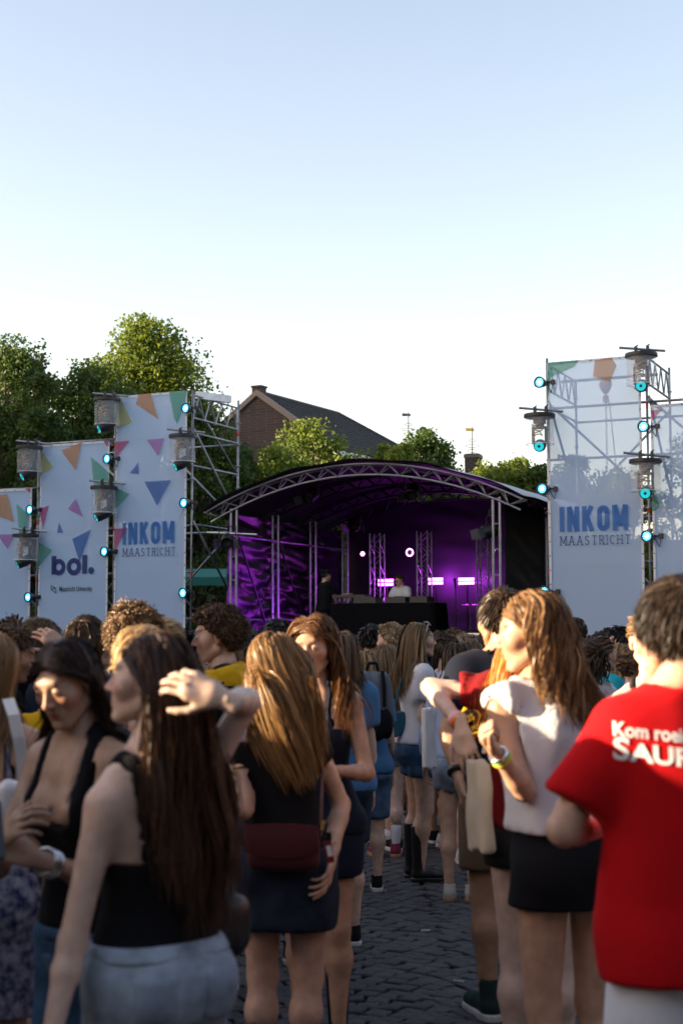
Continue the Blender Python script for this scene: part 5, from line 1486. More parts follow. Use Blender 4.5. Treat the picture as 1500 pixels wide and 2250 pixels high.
        if kd in ('tank', 'off'):
            zt_ = top.get('cut', 1.30 if kd == 'tank' else 1.385) * s
            t_ = tz(g.z); yy = g.y - ly * t_ + 0 * g.x
            zc = zt_ + top.get('backdip', 0) * (yy < 0)
            body_ = smax(d, zz - zc, .006)
            if kd == 'tank':
                sw = top.get('strap', .011); sxp = top.get('strapx', .085) * s
                du = upper(g, .006) if True else 0
                Xs = np.abs(g.x - lx * t_) + 0 * zz
                stp_ = smax(smax(du, np.abs(Xs - sxp - (zz - 1.30 * s) * top.get('strapin', -.10)) - sw, .003), zt_ - .03 * s - zz, .004)
                body_ = np.minimum(body_, stp_)
            d = body_
        else:
            d = smax(d, -neck(g, .004), .006)
            t_ = tz(g.z); d = smax(d, zz - (1.470 * s - .28 * (g.y - ly * t_) + .9 * np.maximum(np.abs(g.x - lx * t_) - .065 * s, 0)), .005)
            nc = top.get('neck', 0)
            if nc:   # scooped front
                c = fwd(V3(0, .10 * s, 1.45 * s)); d = smax(d, -ell(g, c, (.07 * s + nc, .08, .07 * s + nc)), .01)
        cloths.append((top.get('name', 'shirt'), d, top['mat'], kk))
        fg.top = None
    if bottom:
        kd = bottom['kind']; kk = .009
        wst = bottom.get('waist', 1.02) * s; hem = bottom.get('hem', .62) * s
        d = upper(g, kk)
        if kd == 'skirt':
            hw = bottom.get('flare', 1.0)
            pr = np.array([(hem - .02, .185 * s * fat * hw, .135 * s * hw, -.005), (.80 * s, .186 * s * fat * hipw, .134 * s * fat, -.01), (.93 * s, .180 * s * fat * hipw, .128 * s * fat, -.014), (1.02 * s, .160 * s * fat, .108 * s * fat, -.004), (1.10 * s, .14 * s, .10 * s, 0)])
            pr[:, 3] *= 1
            d2 = torso(g, pr, .004)
            d = smin(smax(d, hem - zz, .01), d2, .02)
        else:
            lf = bottom.get('legflare', .018)
            for k in 'rl':
                a, b, c = J[k + 'hip'], J[k + 'kn'], J[k + 'an']
                th = cone(g, a, b, lr[0] + kk + .004, lr[1] + kk + lf + .01)
                if hem < .5 * s: th = smin(th, cone(g, b, c, lr[1] + kk + lf, lr[3] + kk + lf + .012), .03)
                d = smin(d, th, .03)
        d = d + fold(22, bottom.get('fold', .004))
        d = smax(smax(d, hem - zz + bottom.get('fray', 0) * np.sin(g.x * 190) * np.sin(g.y * 170), .005), zz - wst, .006)
        if top and not top.get('tuck'):
            td = cloths[0][1]; d = np.where(zz > top.get('hem', .86) * s + .004, np.maximum(d, td + .010), d)
        elif top:
            n0, td, m0, k0 = cloths[0]; cloths[0] = (n0, np.where(zz < wst - .006, np.maximum(td, d + .010), td), m0, k0)
        cloths.append((bottom.get('name', 'shorts' if kd != 'skirt' else 'skirt'), d, bottom['mat'], kk))
    if socks:
        d = np.minimum(legs['r'], legs['l']) - .004
        d = smax(d, zz - socks['z'] * s, .004)
        cloths.append(('socks', d, socks['mat'], .003))
    for (nme_, mt_, fn_) in extra: cloths.append((nme_, fn_(g, upper, neck, zz, s, lambda q: tz(q)), mt_, .01))
    for _, cd, _, _ in cloths: body = np.where(cd < .001, np.maximum(body, cd + .010), body)
    v, f = nets(body, g.o, res)
    # head + hands appended into the same mesh
    fc_ = (Ry @ (HM @ V3(0, 1, 0)))[1] < .35; hh = (.0048 if Y < 5.9 else .0056) * (1 if fc_ else 1.8) if Y < 7.5 else (.0070 if fc_ else .011) if Y < 11.5 else .0125
    hv, hf, lip, dark, blush, stub = head_mesh(sex, hh)
    hv2 = hv * V3(*(top_ for top_ in (1 + rr.normal(0, .02), 1 + rr.normal(0, .012), 1 + rr.normal(0, .012)))) * hsc
    VV = [v, hv2 @ HM.T + HO]; FF = [f, hf + len(v)]
    at_l = [np.zeros(len(v)), lip * (1 if not m else .45)]; at_d = [np.zeros(len(v)), dark]; at_b = [np.zeros(len(v)), blush]; at_s = [np.zeros(len(v)), stub * (rr.random() < .5)]
    nv = len(v) + len(hv2)
    fg.hand = {}
    for k, sgn, kind, palm in (('r', 1, rhand, rpalm), ('l', -1, lhand, lpalm)):
        if kind is None: continue
        hvv, hff, nails = hand_mesh(kind, .0050 if Y < 5.5 else .0065 if Y < 7.5 else .009 if Y < 11.5 else .014)
        X = nrm(J[k + 'wr'] - J[k + 'el'])
        if palm is not None and isinstance(palm[0], Vector): palm = tuple(np.linalg.inv(Ry) @ np.array(q_) for q_ in palm)
        if palm is not None and len(palm) == 2: X = nrm(palm[0]); Z = np.asarray(palm[1], float)
        else: Z = np.asarray(palm if palm is not None else (sgn * 1.0, .25, .1), float)      # back-of-hand direction
        Z = nrm(Z - X * (Z @ X)); Yh = np.cross(Z, X)
        M3 = np.stack([X, Yh, Z], 1)
        mir = 1.0
        want_th = np.asarray((0, 1, .3)) if palm is None or True else None
        # thumb is on +Y of the canonical hand; a right hand with palm facing -Z has the thumb to the left of X seen from the back
        mir = 1.0 if sgn > 0 else -1.0
        p = hvv * V3(1, mir, 1) * s * (1.0 if m else .92)
        hs_ = s * (1.0 if m else .92)
        w = p @ M3.T + J[k + 'wr'] + X * .018 * s
        ff = hff if mir > 0 else hff[:, ::-1]
        VV.append(w); FF.append(ff + nv); nv += len(w)
        for L__ in (at_l, at_d, at_b, at_s): L__.append(np.zeros(len(w)))
        fg.hand[k] = (M3, J[k + 'wr'] + X * .018 * s, mir, hs_, nails)
    me = np_mesh('body', np.concatenate(VV), np.concatenate(FF))
    for nme, L__ in (('lip', at_l), ('dark', at_d), ('blush', at_b), ('stub', at_s)): add_attr(me, nme, np.concatenate(L__))
    fg.body = link('body', me, sk, root)
    fg.cl = {}
    for nme, cd, cm, _ in cloths:
        cv, cf = nets(cd, g.o, res)
        if len(cv): fg.cl[nme] = link(nme, np_mesh(nme, cv, cf), cm, root)
    # eyes
    fc = Ry @ (HM @ V3(0, 1, 0))
    if eyes if eyes is not None else (fc[1] < .35 and Y < 12):
        for sx in (-1, 1):
            o = link('eye', EYE_ME, None, root); p = HM @ (V3(EYE_C[0] * sx, EYE_C[1], EYE_C[2]) * hsc) + HO
            M4 = Matrix(HM.tolist()).to_4x4(); M4.translation = Vector(p); o.matrix_local = M4 @ Matrix.Scale(hsc, 4)
    # shoes
    if shoes and not nolegs:
        up, so = shoe_parts(shoes['kind'])
        for k, sgn in (('r', 1), ('l', -1)):
            a = J[k + 'an']
            o = bpy.data.objects.new('shoe', up); COL.objects.link(o); o.parent = root; o.material_slots[0].link = 'OBJECT'; o.material_slots[0].material = shoes['mat']
            o.location = (a[0], a[1] + .02, 0); o.rotation_euler = (0, 0, -sgn * R(9)); o.scale = (s * (1.06 if m else .96),) * 2 + (s,)
            o2 = bpy.data.objects.new('sole', so); COL.objects.link(o2); o2.parent = o; o2.material_slots[0].link = 'OBJECT'; o2.material_slots[0].material = shoes['sole']
    def col_fn(w, clr):
        q = Pts(w)
        d = upper(q, .008)
        for k in 'rl': d = np.minimum(d, cone(q, J[k + 'sh'], J[k + 'el'], ar[0] + .006, ar[1] + .006))
        e = .004
        m_ = d < clr
        if m_.any():
            q0 = w[m_]
            gx = np.stack([upper(Pts(q0 + V3(*(e if i == j else 0 for j in range(3)))), .008) - upper(Pts(q0 - V3(*(e if i == j else 0 for j in range(3)))), .008) for i in range(3)], 1)
            gx /= np.linalg.norm(gx, axis=1)[:, None] + 1e-9; gx[:, 2] *= .3
            w = w.copy(); w[m_] += gx * np.minimum((clr[m_] - d[m_]), .03)[:, None]
        return w
    fg.yaw = R(yaw); fg.zoff = zoff
    fg.col_fn = col_fn; fg.upper = upper; fg.Ry = Ry; fg.ar = ar; fg.H = H; fg.g = g
    if hair:
        sd_ = dict(hair)
        if 'drift' in sd_: sd_['drift'] = tuple(np.linalg.inv(Ry) @ np.array(sd_['drift']))
        fg.hairo = make_hair(root, HM, (HO, hsc), sd_, col_fn, rr, hd, (0, 0, 1))
    return fg

def fworld(fg, p): return Vector((fg.Ry @ np.asarray(p, float)).tolist()) + fg.root.location
def ring(fg, k, t, r, th, m, name='bracelet', w=1.0):
    """band round the forearm, t along elbow->wrist"""
    a, b = fg.J[k + 'el'], fg.J[k + 'wr']; c = a + (b - a) * t; X = Vector(nrm(b - a))
    q = X.to_track_quat('Z', 'Y').to_matrix()
    mb = MB(); prof = [(r + th * math.cos(x), w * th * math.sin(x)) for x in np.linspace(0, 2 * math.pi, 8)]
    mb.lathe(prof, tuple(c), 20, rot=q); return mb.build(name, m, fg.root, smooth=True)
M_lensd = mat('dark_lens', (.008, .009, .012), .06, spec=.8); M_frame = mat('dark_frame', (.01, .01, .01), .3)
def sunglasses(fg, label, on='face', lens=None, frame=None, gold=False):
    HM = Matrix(fg.HM.tolist()); hs = fg.hsc
    root = empty('sunglasses', (0, 0, 0), 0, label, 'sunglasses')
    M4 = (Matrix.Rotation(fg.yaw, 3, 'Z') @ HM).to_4x4(); 
    if on == 'face': off, tilt = Vector((0, .103, .003)), 0
    else: off, tilt = Vector((0, .060, .112)), R(48)
    M4 = M4 @ Matrix.Rotation(tilt, 4, 'X')
    M4.translation = fworld(fg, fg.HO + fg.HM @ (np.array(off) * hs)); root.matrix_world = M4 @ Matrix.Scale(hs, 4)
    lens = lens or M_lensd; frame = frame or M_frame
    for sx in (-1, 1):
        n = 20; v = []; f = []
        for j, (rr_, yy) in enumerate(((0, .004), (.6, .0025), (1, -.002), (1, -.005))):
            for i in range(n): t = 2 * math.pi * i / n; v.append((sx * .034 + .027 * rr_ * math.cos(t), yy - .10 * (.6 * abs(math.cos(t) * rr_)) ** 2 * .03, .021 * rr_ * math.sin(t)))
        for j in range(3):
            for i in range(n): f.append((j * n + i, (j + 1) * n + i, (j + 1) * n + (i + 1) % n, j * n + (i + 1) % n))
        link('lens', np_mesh('lens', v, f), lens, root)
        mb = MB(); mb.path([(sx * .034 + .0275 * math.cos(t), -.002, .0215 * math.sin(t)) for t in np.linspace(0, 2 * math.pi, 17)], .002, 5); mb.build('rim', frame, root)
        mb = MB()
        if on == 'face': mb.path([(sx * .061, -.004, .006), (sx * .072, -.03, .006), (sx * .082, -.095, .004), (sx * .083, -.125, -.012)], .0026, 5)
        else: mb.path([(sx * .061, -.004, .006), (sx * .078, -.03, .002), (sx * .084, -.09, -.03), (sx * .082, -.12, -.045)], .0026, 5)
        mb.build('temple', frame, root)
    mb = MB(); mb.path([(-.009, 0, .004), (0, .003, .007), (.009, 0, .004)], .0024, 5); mb.build('bridge', frame, root)
    return root
def scarf(g, upper, neck, zz, s, tz): 
    d = smax(upper(g, .044), zz - 1.485 * s + .25 * g.y, .012); d = smax(d, 1.375 * s - zz - .9 * np.maximum(g.y, 0), .012)
    return smax(d, -neck(g, .012), .008) + .004 * np.sin(g.x * 70 + g.z * 90 + 3 * np.sin(g.y * 30))
def collar(g, upper, neck, zz, s, tz):
    d = smax(neck(g, .020), -neck(g, .008), .004); d = smax(d, zz - 1.495 * s + .35 * g.y, .004); return smax(d, 1.42 * s - zz, .01)
def soft_box(name, dims, m, parent, k=.025, res=.012, sag=0.0, taper=0.0, seed=1, fold=.004):
    """rounded, slightly slumped solid"""
    w, d, h = (q / 2 for q in dims); g = Grid((-w - .03, -d - .03, -h - .03), (w + .03, d + .03, h + .03), res)
    tz_ = (g.z / h + 1) / 2; ww = w * (1 - taper * tz_); dd = d * (1 - .4 * taper * tz_ - sag * tz_)
    q = smax(smax(np.abs(g.x) - ww, np.abs(g.y) - dd, k * 2), np.abs(g.z) - h + 0 * g.x + 0 * g.y, k * 2)
    q = q + fold * (np.sin(g.x * 95 + 9 * g.z + seed) + .5 * np.sin(g.x * 40 + seed) * np.sin(g.z * 33 + seed * 2)) * (1 + 0 * g.y)
    v, f = nets(q, g.o, res); return link(name, np_mesh(name, v, f), m, parent)

def waistband(w):
    def fn(g, upper, neck, zz, s, tz): return smax(upper(g, .0145), np.abs(zz - (w - .020) * s) - .021 * s, .004)
    return fn
def pocket(x, w, front=False):
    def fn(g, upper, neck, zz, s, tz):
        d = smax(upper(g, .0155), np.abs(zz - (w - .125) * s) - .065 * s + .25 * np.abs(g.x - x) * (zz < (w - .125) * s), .004); d = smax(d, np.abs(g.x - x) - .058 * s + 0 * d, .004)
        return smax(d, (g.y if not front else -g.y) + 0 * d, .004)
    return fn
# ------------------------------------------------------------------ the crowd
C_black = cloth_mat('black', (.008, .008, .010)); C_navy = cloth_mat('navy', (.012, .017, .034)); C_navy2 = cloth_mat('navy_polo', (.010, .013, .026))
C_white = cloth_mat('white', (.72, .72, .74), trans=.12, bump=.5, weave=120); C_offw = cloth_mat('off_white', (.62, .60, .56)); C_red = cloth_mat('red', (.52, .006, .010), trans=.05)
C_maroon = cloth_mat('maroon', (.22, .012, .014), trans=.05); C_grey = cloth_mat('grey', (.20, .20, .22)); C_khaki = cloth_mat('khaki', (.16, .11, .07)); C_yellow = cloth_mat('yellow', (.62, .36, .01))
C_lblue = cloth_mat('light_blue', (.42, .52, .74), trans=.1); C_teal = cloth_mat('turquoise', (.02, .35, .42)); C_beige = cloth_mat('beige', (.50, .44, .36)); C_purple = cloth_mat('lilac', (.45, .36, .55)); C_blue = cloth_mat('mid_blue', (.08, .2, .38))
C_blkden = denim('black', (.022, .022, .022)); D_light = denim('light', (.30, .36, .44)); D_mid = denim('mid', (.10, .17, .28)); D_dark = denim('dark', (.022, .034, .06)); D_blue = denim('blue', (.06, .13, .24)); D_pale = denim('pale', (.33, .40, .48)); D_pale2 = denim('pale_seam', (.27, .33, .41))
C_floral = mat('cloth_floral', (.02, .03, .09), .85, col2=(.30, .30, .36), vscale=38, spec=.2)
C_sole = mat('white_sole', (.62, .61, .58), .7, var=.3, vscale=30); C_gum = mat('gum_sole', (.30, .17, .08), .7); C_shoeblk = cloth_mat('shoe_black', (.01, .01, .012)); C_shoewht = cloth_mat('shoe_white', (.6, .6, .6)); C_shoegrn = cloth_mat('shoe_green', (.02, .04, .035)); C_beigeshoe = cloth_mat('shoe_beige', (.5, .46, .40)); C_leather = mat('black_leather', (.008, .008, .009), .35, bump=.2, bscale=60, bdist=.004)
M_silver = mat('silver_metal', (.7, .7, .72), .2, 1); M_goldm = mat('gold_metal', (.7, .48, .15), .25, 1)
SNK = dict(kind='sneaker', mat=C_shoewht, sole=C_sole); SNB = dict(kind='sneaker', mat=C_shoeblk, sole=C_sole); BOOT = dict(kind='boot', mat=C_leather, sole=C_leather); HGREEN = dict(kind='hightop', mat=C_shoegrn, sole=C_sole); SNG = dict(kind='sneaker', mat=C_beigeshoe, sole=C_gum)
BRN = (.060, .030, .016); DKB = (.022, .013, .009); BLK = (.010, .008, .008); BLD = (.30, .19, .09); LBR = (.13, .075, .036); RED = (.42, .13, .025); GLD = (.26, .145, .06)
def tee(m, **k): return dict(kind='tee', mat=m, **k)
def shorts(m, hem=.60, **k): return dict(kind='shorts', mat=m, hem=hem, **k)

# ---- foreground
pA = person('woman in black tank top and blue jeans looking down at her phone', 162, 1428, 3.7, 'f', yaw=146, lean=(.02, .05), head=(4, -22, 4), skin='olive', H=1.60, hscale=.95,
    ra=(at(-35, 1975, 3.65), at(-6, 1855, 3.45)), la=(at(190, 1975, 3.67), at(92, 1890, 3.47)), rhand='cup', lhand='cup', lpalm=(Vector((-.85, -.25, .35)), Vector((.2, -.8, .6))), rpalm=(Vector((.55, -.4, .5)), Vector((-.6, -.6, .4))),
    hair=dict(style='long', color=(.016, .010, .008), tip=(.06, .034, .026), len=.40, vol=.010, thick=.010, facey=.0, back=.7, part=.0), top=dict(kind='tank', mat=C_black, cut=1.235, strap=.017, strapx=.092, strapin=-.05, hem=.90, tuck=True), bottom=dict(kind='jeans', mat=D_blue, hem=.08, waist=.94), shoes=SNK, extra=[('waistband', D_blue, waistband(.945)), ('pocket', D_mid, pocket(.09, .94, True))])
pB = person('woman in black strappy top and pale jeans running her hand through long dark hair', 330, 1425, 3.3, 'f', yaw=42, lean=(-.03, -.02), head=(42, 6, 0), skin='pale', H=1.60, hscale=.95, roll=.03, res=.0095,
    la=(at(160, 2070, 3.18), at(108, 2300, 3.12)), ra=(at(506, 1604, 3.38), at(492, 1538, 3.10)), rhand='cup', rpalm=(Vector((-.86, -.02, .38)), Vector((.2, -.9, .3))),
    hair=dict(style='long', color=(.024, .013, .009), tip=(.17, .085, .05), len=.56, vol=.010, thick=.010, part=.03, drift=(.06, .05, 0), facey=-.01, back=.9, wave=.010, gather=.02, dens=.8), top=dict(kind='tank', mat=C_black, cut=1.20, strap=.012, strapx=.075, strapin=.12, hem=.93, tuck=True), bottom=dict(kind='jeans', mat=D_pale, hem=.08, waist=1.0, legflare=.03), shoes=SNK, hipw=1.05, shz=1.365, extra=[('waistband', D_pale, waistband(1.005)), ('pocket', D_pale2, pocket(-.085, 1.0)), ('pocket', D_pale2, pocket(.085, 1.0))])
pC = person('woman from behind with long straight blond hair, black off-shoulder top and denim miniskirt', 592, 1387, 5.0, 'f', yaw=-10, lean=(-.055, .0), head=(-14, -6, 3), skin='fair', hipw=1.06, fat=1.03,
    la=(at(537, 1782, 4.88), at(524, 1655, 4.95)), ra=(at(758, 1788, 5.04), at(730, 1880, 4.90)), lhand='grip',
    hair=dict(style='long', color=(.16, .082, .030), tip=(.46, .27, .11), len=.47, vol=.010, thick=.010, drift=(.60, -.02, 0), dens=1.1, back=1.4, facey=-.05, wave=.005, gather=.045, clump=.004), top=dict(kind='off', mat=C_black, cut=1.35, sleeve=.42, hem=.95, tuck=True), bottom=dict(kind='skirt', mat=D_dark, hem=.665, waist=.975), socks=dict(z=.305, mat=C_white), shoes=SNK)
pD = person('smiling woman with long wavy brown hair facing the camera behind the blond woman', 692, 1352, 5.7, 'f', yaw=162, lean=(.0, .03), head=(2, -6, 5), skin='warm',
    la=(at(806, 1700, 5.62), at(705, 1690, 5.35)), ra=((.15, .2, -1), (-.2, .9, .1)), hair=dict(style='wavy', color=(.075, .034, .015), tip=(.26, .13, .055), len=.46, vol=.014, thick=.022, wave=.020, part=.015, facey=.03), top=dict(kind='tank', mat=C_navy, cut=1.30), bottom=dict(kind='skirt', mat=C_navy, hem=.69, waist=1.0), shoes=BOOT)
pE = person('woman in white sleeveless blouse and black shorts with wavy brown hair', 1176, 1300, 4.5, 'f', yaw=18, lean=(-.07, .03), head=(60, -8, -3), skin='warm', H=1.735, hipw=1.04,
    la=(at(1152, 1738, 4.34), at(1092, 1655, 4.24)), ra=(at(1262, 1705, 4.78), at(1128, 1652, 4.56)), rhand='fist', lhand='fist', hair=dict(style='wavy', color=(.12, .062, .028), tip=(.44, .25, .11), len=.33, vol=.012, thick=.010, wave=.016, freq=8, drift=(.16, -.03, 0), back=1.0), top=dict(kind='blouse', mat=C_white, ease=.75, hem=1.015, off=.016, fold=.014), bottom=dict(kind='skirt', mat=C_black, hem=.785, waist=1.08, name='shorts'), shoes=SNK)
pF = person('man from behind in red T-shirt with white printed slogan and white trousers', 1488, 1294, 3.5, 'm', yaw=8, head=(14, -4, 0), skin='fair', H=1.735, la=(at(1238, 1822, 3.46), at(1330, 1815, 3.72)), ra=((.25, .1, -.95), (-.1, .8, .1)),
    hair=dict(style='short', color=(.014, .009, .007), tip=(.07, .045, .028), len=.06, vol=.016, lift=.08, comb=(.4, .1, 0), fade=False, dens=1.7, messy=.07), top=tee(C_red, ease=1.0, hem=.80, sleeve=.72, off=.015, loose=.010, flare=.016, fold=.020, fs=15), bottom=dict(kind='jeans', mat=cloth_mat('chalk_white', (.78, .80, .84)), hem=.08, legflare=.05), shoes=SNK, build=1.0)
pG = person('sunlit woman with tied blond hair looking at camera beside the red T-shirt man', 1427, 1340, 5.7, 'f', yaw=168, build=.88, shz=1.37, head=(4, -4, 0), skin='pale', hair=dict(style='tied', color=(.24, .15, .07)), top=dict(kind='tank', mat=C_black, cut=1.28), bottom=shorts(D_mid, .66), shoes=SNK)
pH = person('red-haired woman in maroon T-shirt with one elbow raised and hand hanging', 1166, 1294, 5.15, 'f', yaw=-22, lean=(-.02, .03), head=(-20, -8, 0), skin='pale', H=1.745, la=(at(968, 1512, 5.22), at(1012, 1592, 5.04)), lhand='relaxed', lpalm=(Vector((.22, -.12, -1)), Vector((-.25, -1, .05))), ra=((.15, .3, -.9), (-.2, .9, .3)),
    hair=dict(style='wavy', color=RED, tip=(.80, .34, .07), len=.44, vol=.013, thick=.016, drift=(-.12, -.18, 0), wave=.012, back=.1, facey=.04), top=tee(C_maroon, ease=.6, hem=.93, sleeve=.50, fold=.012), bottom=shorts(C_blkden, .80, waist=1.03, legflare=.03), shoes=SNK)
pI = person('tall man from behind in dark navy polo and brown shorts wearing green sneakers', 1100, 1294, 6.2, 'm', yaw=8, lean=(0, 0), head=(12, -4, 0), skin='tan', la=(at(986, 1610, 6.1), at(1006, 1706, 5.98)), hair=dict(style='short', color=DKB, tip=(.10, .06, .03), len=.05, vol=.012), top=tee(C_navy2, ease=.7, hem=.88), bottom=shorts(C_khaki, .60, legflare=.03), shoes=HGREEN, extra=[('collar', C_navy2, collar)])
# ---- left middle ground
pJ = person('curly-haired man in black polo and yellow scarf in profile facing left', 478, 1337, 6.7, 'm', yaw=98, head=(-2, -4, 0), skin='fair', la=((-.1, .12, -1), (0, .6, -.7)), ra=((.1, .3, -.9), (0, .9, .1)), hair=dict(style='curly', color=(.05, .026, .013), tip=(.20, .11, .05), len=.042, vol=.026, lift=.34), top=tee(C_black, ease=.7, hem=.86), bottom=shorts(C_grey, .58, legflare=.03), shoes=SNK, extra=[('scarf', C_yellow, scarf)])
pK = person('grinning dark-haired man with yellow scarf left of the curly-haired man', 408, 1384, 8.5, 'm', yaw=122, head=(0, -6, 0), skin='warm', hair=dict(style='short', color=BLK, len=.055, vol=.014), top=tee(C_navy), bottom=shorts(C_grey), shoes=SNB, extra=[('scarf', C_yellow, scarf)])
pL = person('man with backlit curly light brown hair behind the hair-touching woman', 300, 1336, 6.0, 'm', yaw=-40, head=(-10, -6, 0), skin='fair', hair=dict(style='curly', color=(.09, .048, .022), tip=(.42, .26, .12), len=.045, vol=.027, lift=.30), top=tee(C_navy), bottom=shorts(C_khaki), shoes=SNB)
pL2 = person('man with short pale blond hair behind the backlit curly head', 366, 1364, 6.7, 'm', yaw=-30, skin='pale', hair=dict(style='short', color=(.38, .26, .13), tip=(.7, .52, .3), len=.06, vol=.016), top=tee(C_white), bottom=shorts(D_mid), shoes=SNK)
pM = person('person with smooth cream blond hair just behind the hair-touching woman', 318, 1382, 4.3, 'f', yaw=-20, head=(0, -10, 0), skin='fair', hair=dict(style='tied', color=(.40, .26, .12), tip=(.75, .55, .30), vol=.012, knot=(-.02, -.11, -.02)), top=tee(C_beige), bottom=shorts(D_light), shoes=SNK)
pN = person('man from behind with thick dark brown hair left of the curly backlit head', 190, 1355, 6.3, 'm', yaw=4, head=(-8, -3, 0), skin='fair', hair=dict(style='short', color=(.030, .017, .010), tip=(.14, .08, .04), len=.05, vol=.018, lift=.12, fade=False, messy=.12), top=tee(C_navy), bottom=shorts(C_grey), shoes=SNB)
pN2 = person('dark-haired man facing camera half hidden behind the thick brown hair', 232, 1370, 7.7, 'm', yaw=150, skin='fair', hair=dict(style='short', color=BLK, len=.06, vol=.016), top=tee(C_black), bottom=shorts(C_khaki), shoes=SNB)
pO = person('man in navy polo holding the back of his head, wearing sunglasses', 88, 1357, 6.6, 'm', yaw=30, head=(14, -6, 0), skin='fair', ra=(at(186, 1488, 6.5), at(146, 1424, 6.36)), rhand='cup', rpalm=(Vector((-.75, -.1, .5)), Vector((.3, -.9, .3))), hair=dict(style='short', color=(.075, .045, .024), tip=(.24, .15, .08), len=.05, vol=.012), top=tee(C_navy2, ease=.7), bottom=shorts(C_khaki), shoes=SNK, extra=[('collar', C_navy2, collar)])
pP = person('brown-haired man bending forward facing right at the left picture edge', 26, 1396, 6.4, 'm', yaw=-78, lean=(0, .06), head=(0, -14, 0), skin='warm', H=1.64, hair=dict(style='short', color=BRN, tip=(.20, .11, .05), len=.06, vol=.013, comb=(.0, -.5, 0)), top=tee(C_black), bottom=shorts(C_grey), shoes=SNB)
pQ = person('curly-haired man with sunglasses pushed up at the far left edge', 20, 1366, 8.2, 'm', yaw=70, skin='fair', hair=dict(style='curly', color=BRN, len=.055, vol=.018), top=tee(C_white), bottom=shorts(C_navy), shoes=SNK)
pR = person('short dark-haired person in black top with yellow scarf behind the phone woman', 118, 1432, 5.6, 'f', yaw=24, skin='fair', hair=dict(style='tied', color=BLK, vol=.010), top=tee(C_black), bottom=shorts(C_navy), shoes=SNB, extra=[('scarf', C_yellow, scarf)])
pS = person('woman in navy floral dress cut off by the left picture edge', -22, 1392, 4.3, 'f', yaw=2, skin='warm', hair=dict(style='long', color=(.22, .13, .06), len=.30, part=.0, drift=(-.3, 0, 0)), top=dict(kind='tank', mat=C_floral, cut=1.235, strap=.008, strapx=.09, hem=.93, tuck=True, name='dress_top'), bottom=dict(kind='skirt', mat=C_floral, hem=.55, waist=1.0, flare=1.15), shoes=SNK)
OFF = [person('unseen man in navy added left of the frame for shade, %s in his row' % w_, 750 + X_ / Y_ * FPX, 1400 - .27 * FPX / Y_, Y_, 'm', yaw=20, skin='fair', hair=dict(style='short', color=DKB), top=tee(C_navy), bottom=shorts(C_grey), shoes=SNB, res=.034, group='unseen people added to shade the left foreground') for X_, Y_, w_ in ((-1.5, 3.63, 'third'), (-1.5, 3.2, 'second'), (-1.54, 2.78, 'first'))]  # unseen men added to keep the two left women in shade
pT = person('man from behind with cropped dark hair left of the wavy brown-haired woman', 612, 1360, 7.2, 'm', yaw=6, skin='tan', hair=dict(style='short', color=BLK, tip=(.05, .035, .025), len=.035, vol=.010), top=tee(C_black), bottom=shorts(C_grey), shoes=SNB)
pT2 = person('dark-haired man further back left of the cropped dark head', 566, 1386, 8.8, 'm', yaw=-8, skin='fair', hair=dict(style='short', color=BLK, len=.05, vol=.013), top=tee(C_navy), bottom=shorts(C_navy), shoes=SNB)
pT3 = person('light brown-haired woman behind the curly-haired man in black polo', 528, 1404, 9.2, 'f', yaw=12, skin='fair', hair=dict(style='long', color=LBR, len=.3), top=tee(C_black), bottom=shorts(D_mid, .7), shoes=SNK)
pU = person('person with smooth brown hair half hidden behind the wavy brown-haired woman', 744, 1386, 7.6, 'f', yaw=14, skin='fair', hair=dict(style='long', color=(.10, .062, .036), len=.26), top=tee(C_blue), bottom=shorts(D_dark, .56), shoes=SNB)
# ---- centre middle ground
pV = person('short girl with blond hair carrying the grey backpack', 803, 1437, 9.2, 'f', yaw=8, head=(30, -6, 0), skin='fair', hair=dict(style='long', color=(.16, .10, .045), tip=(.42, .29, .15), len=.26), top=tee(C_blue, ease=.5), bottom=shorts(D_mid, .52), shoes=SNB, H=1.50)
pW = person('girl from behind with very long light brown hair and pale denim shorts', 846, 1413, 10.6, 'f', yaw=4, skin='pale', hair=dict(style='wavy', color=(.14, .085, .042), tip=(.34, .22, .11), len=.46, wave=.01, thick=.014), top=tee(C_maroon), bottom=shorts(D_light, .74), socks=dict(z=.26, mat=C_white), shoes=dict(kind='sneaker', mat=cloth_mat('shoe_purple', (.22, .03, .06)), sole=C_gum))
pX = person('curly blond man with yellow shirt and maroon collar facing left', 856, 1372, 11.4, 'm', yaw=66, skin='fair', hair=dict(style='curly', color=(.20, .13, .07), tip=(.5, .36, .22), len=.04, vol=.026), top=tee(C_yellow), bottom=shorts(C_khaki), shoes=SNK, extra=[('collar', C_maroon, collar)])
pY = person('black-haired man directly left of the curly blond man', 816, 1374, 12.2, 'm', yaw=-25, skin='tan', hair=dict(style='short', color=BLK, len=.06, vol=.018), top=tee(C_black), bottom=shorts(C_navy), shoes=SNB)
def sweater_navy(g, upper, neck, zz, s, tz):
    d = smax(upper(g, .024), 1.32 * s - zz + 0 * g.x, .01); return smax(d, -neck(g, .016), .01) + .003 * np.sin(g.z * 70 + g.x * 30)
def sweater_cream(g, upper, neck, zz, s, tz):
    d = smax(upper(g, .020), np.abs(zz - 1.27 * s) - .075 * s, .01); d = smax(d, np.abs(g.y - .06) - .07 + 0 * d, .01); return smax(d, .06 - g.x + 0 * d, .01)
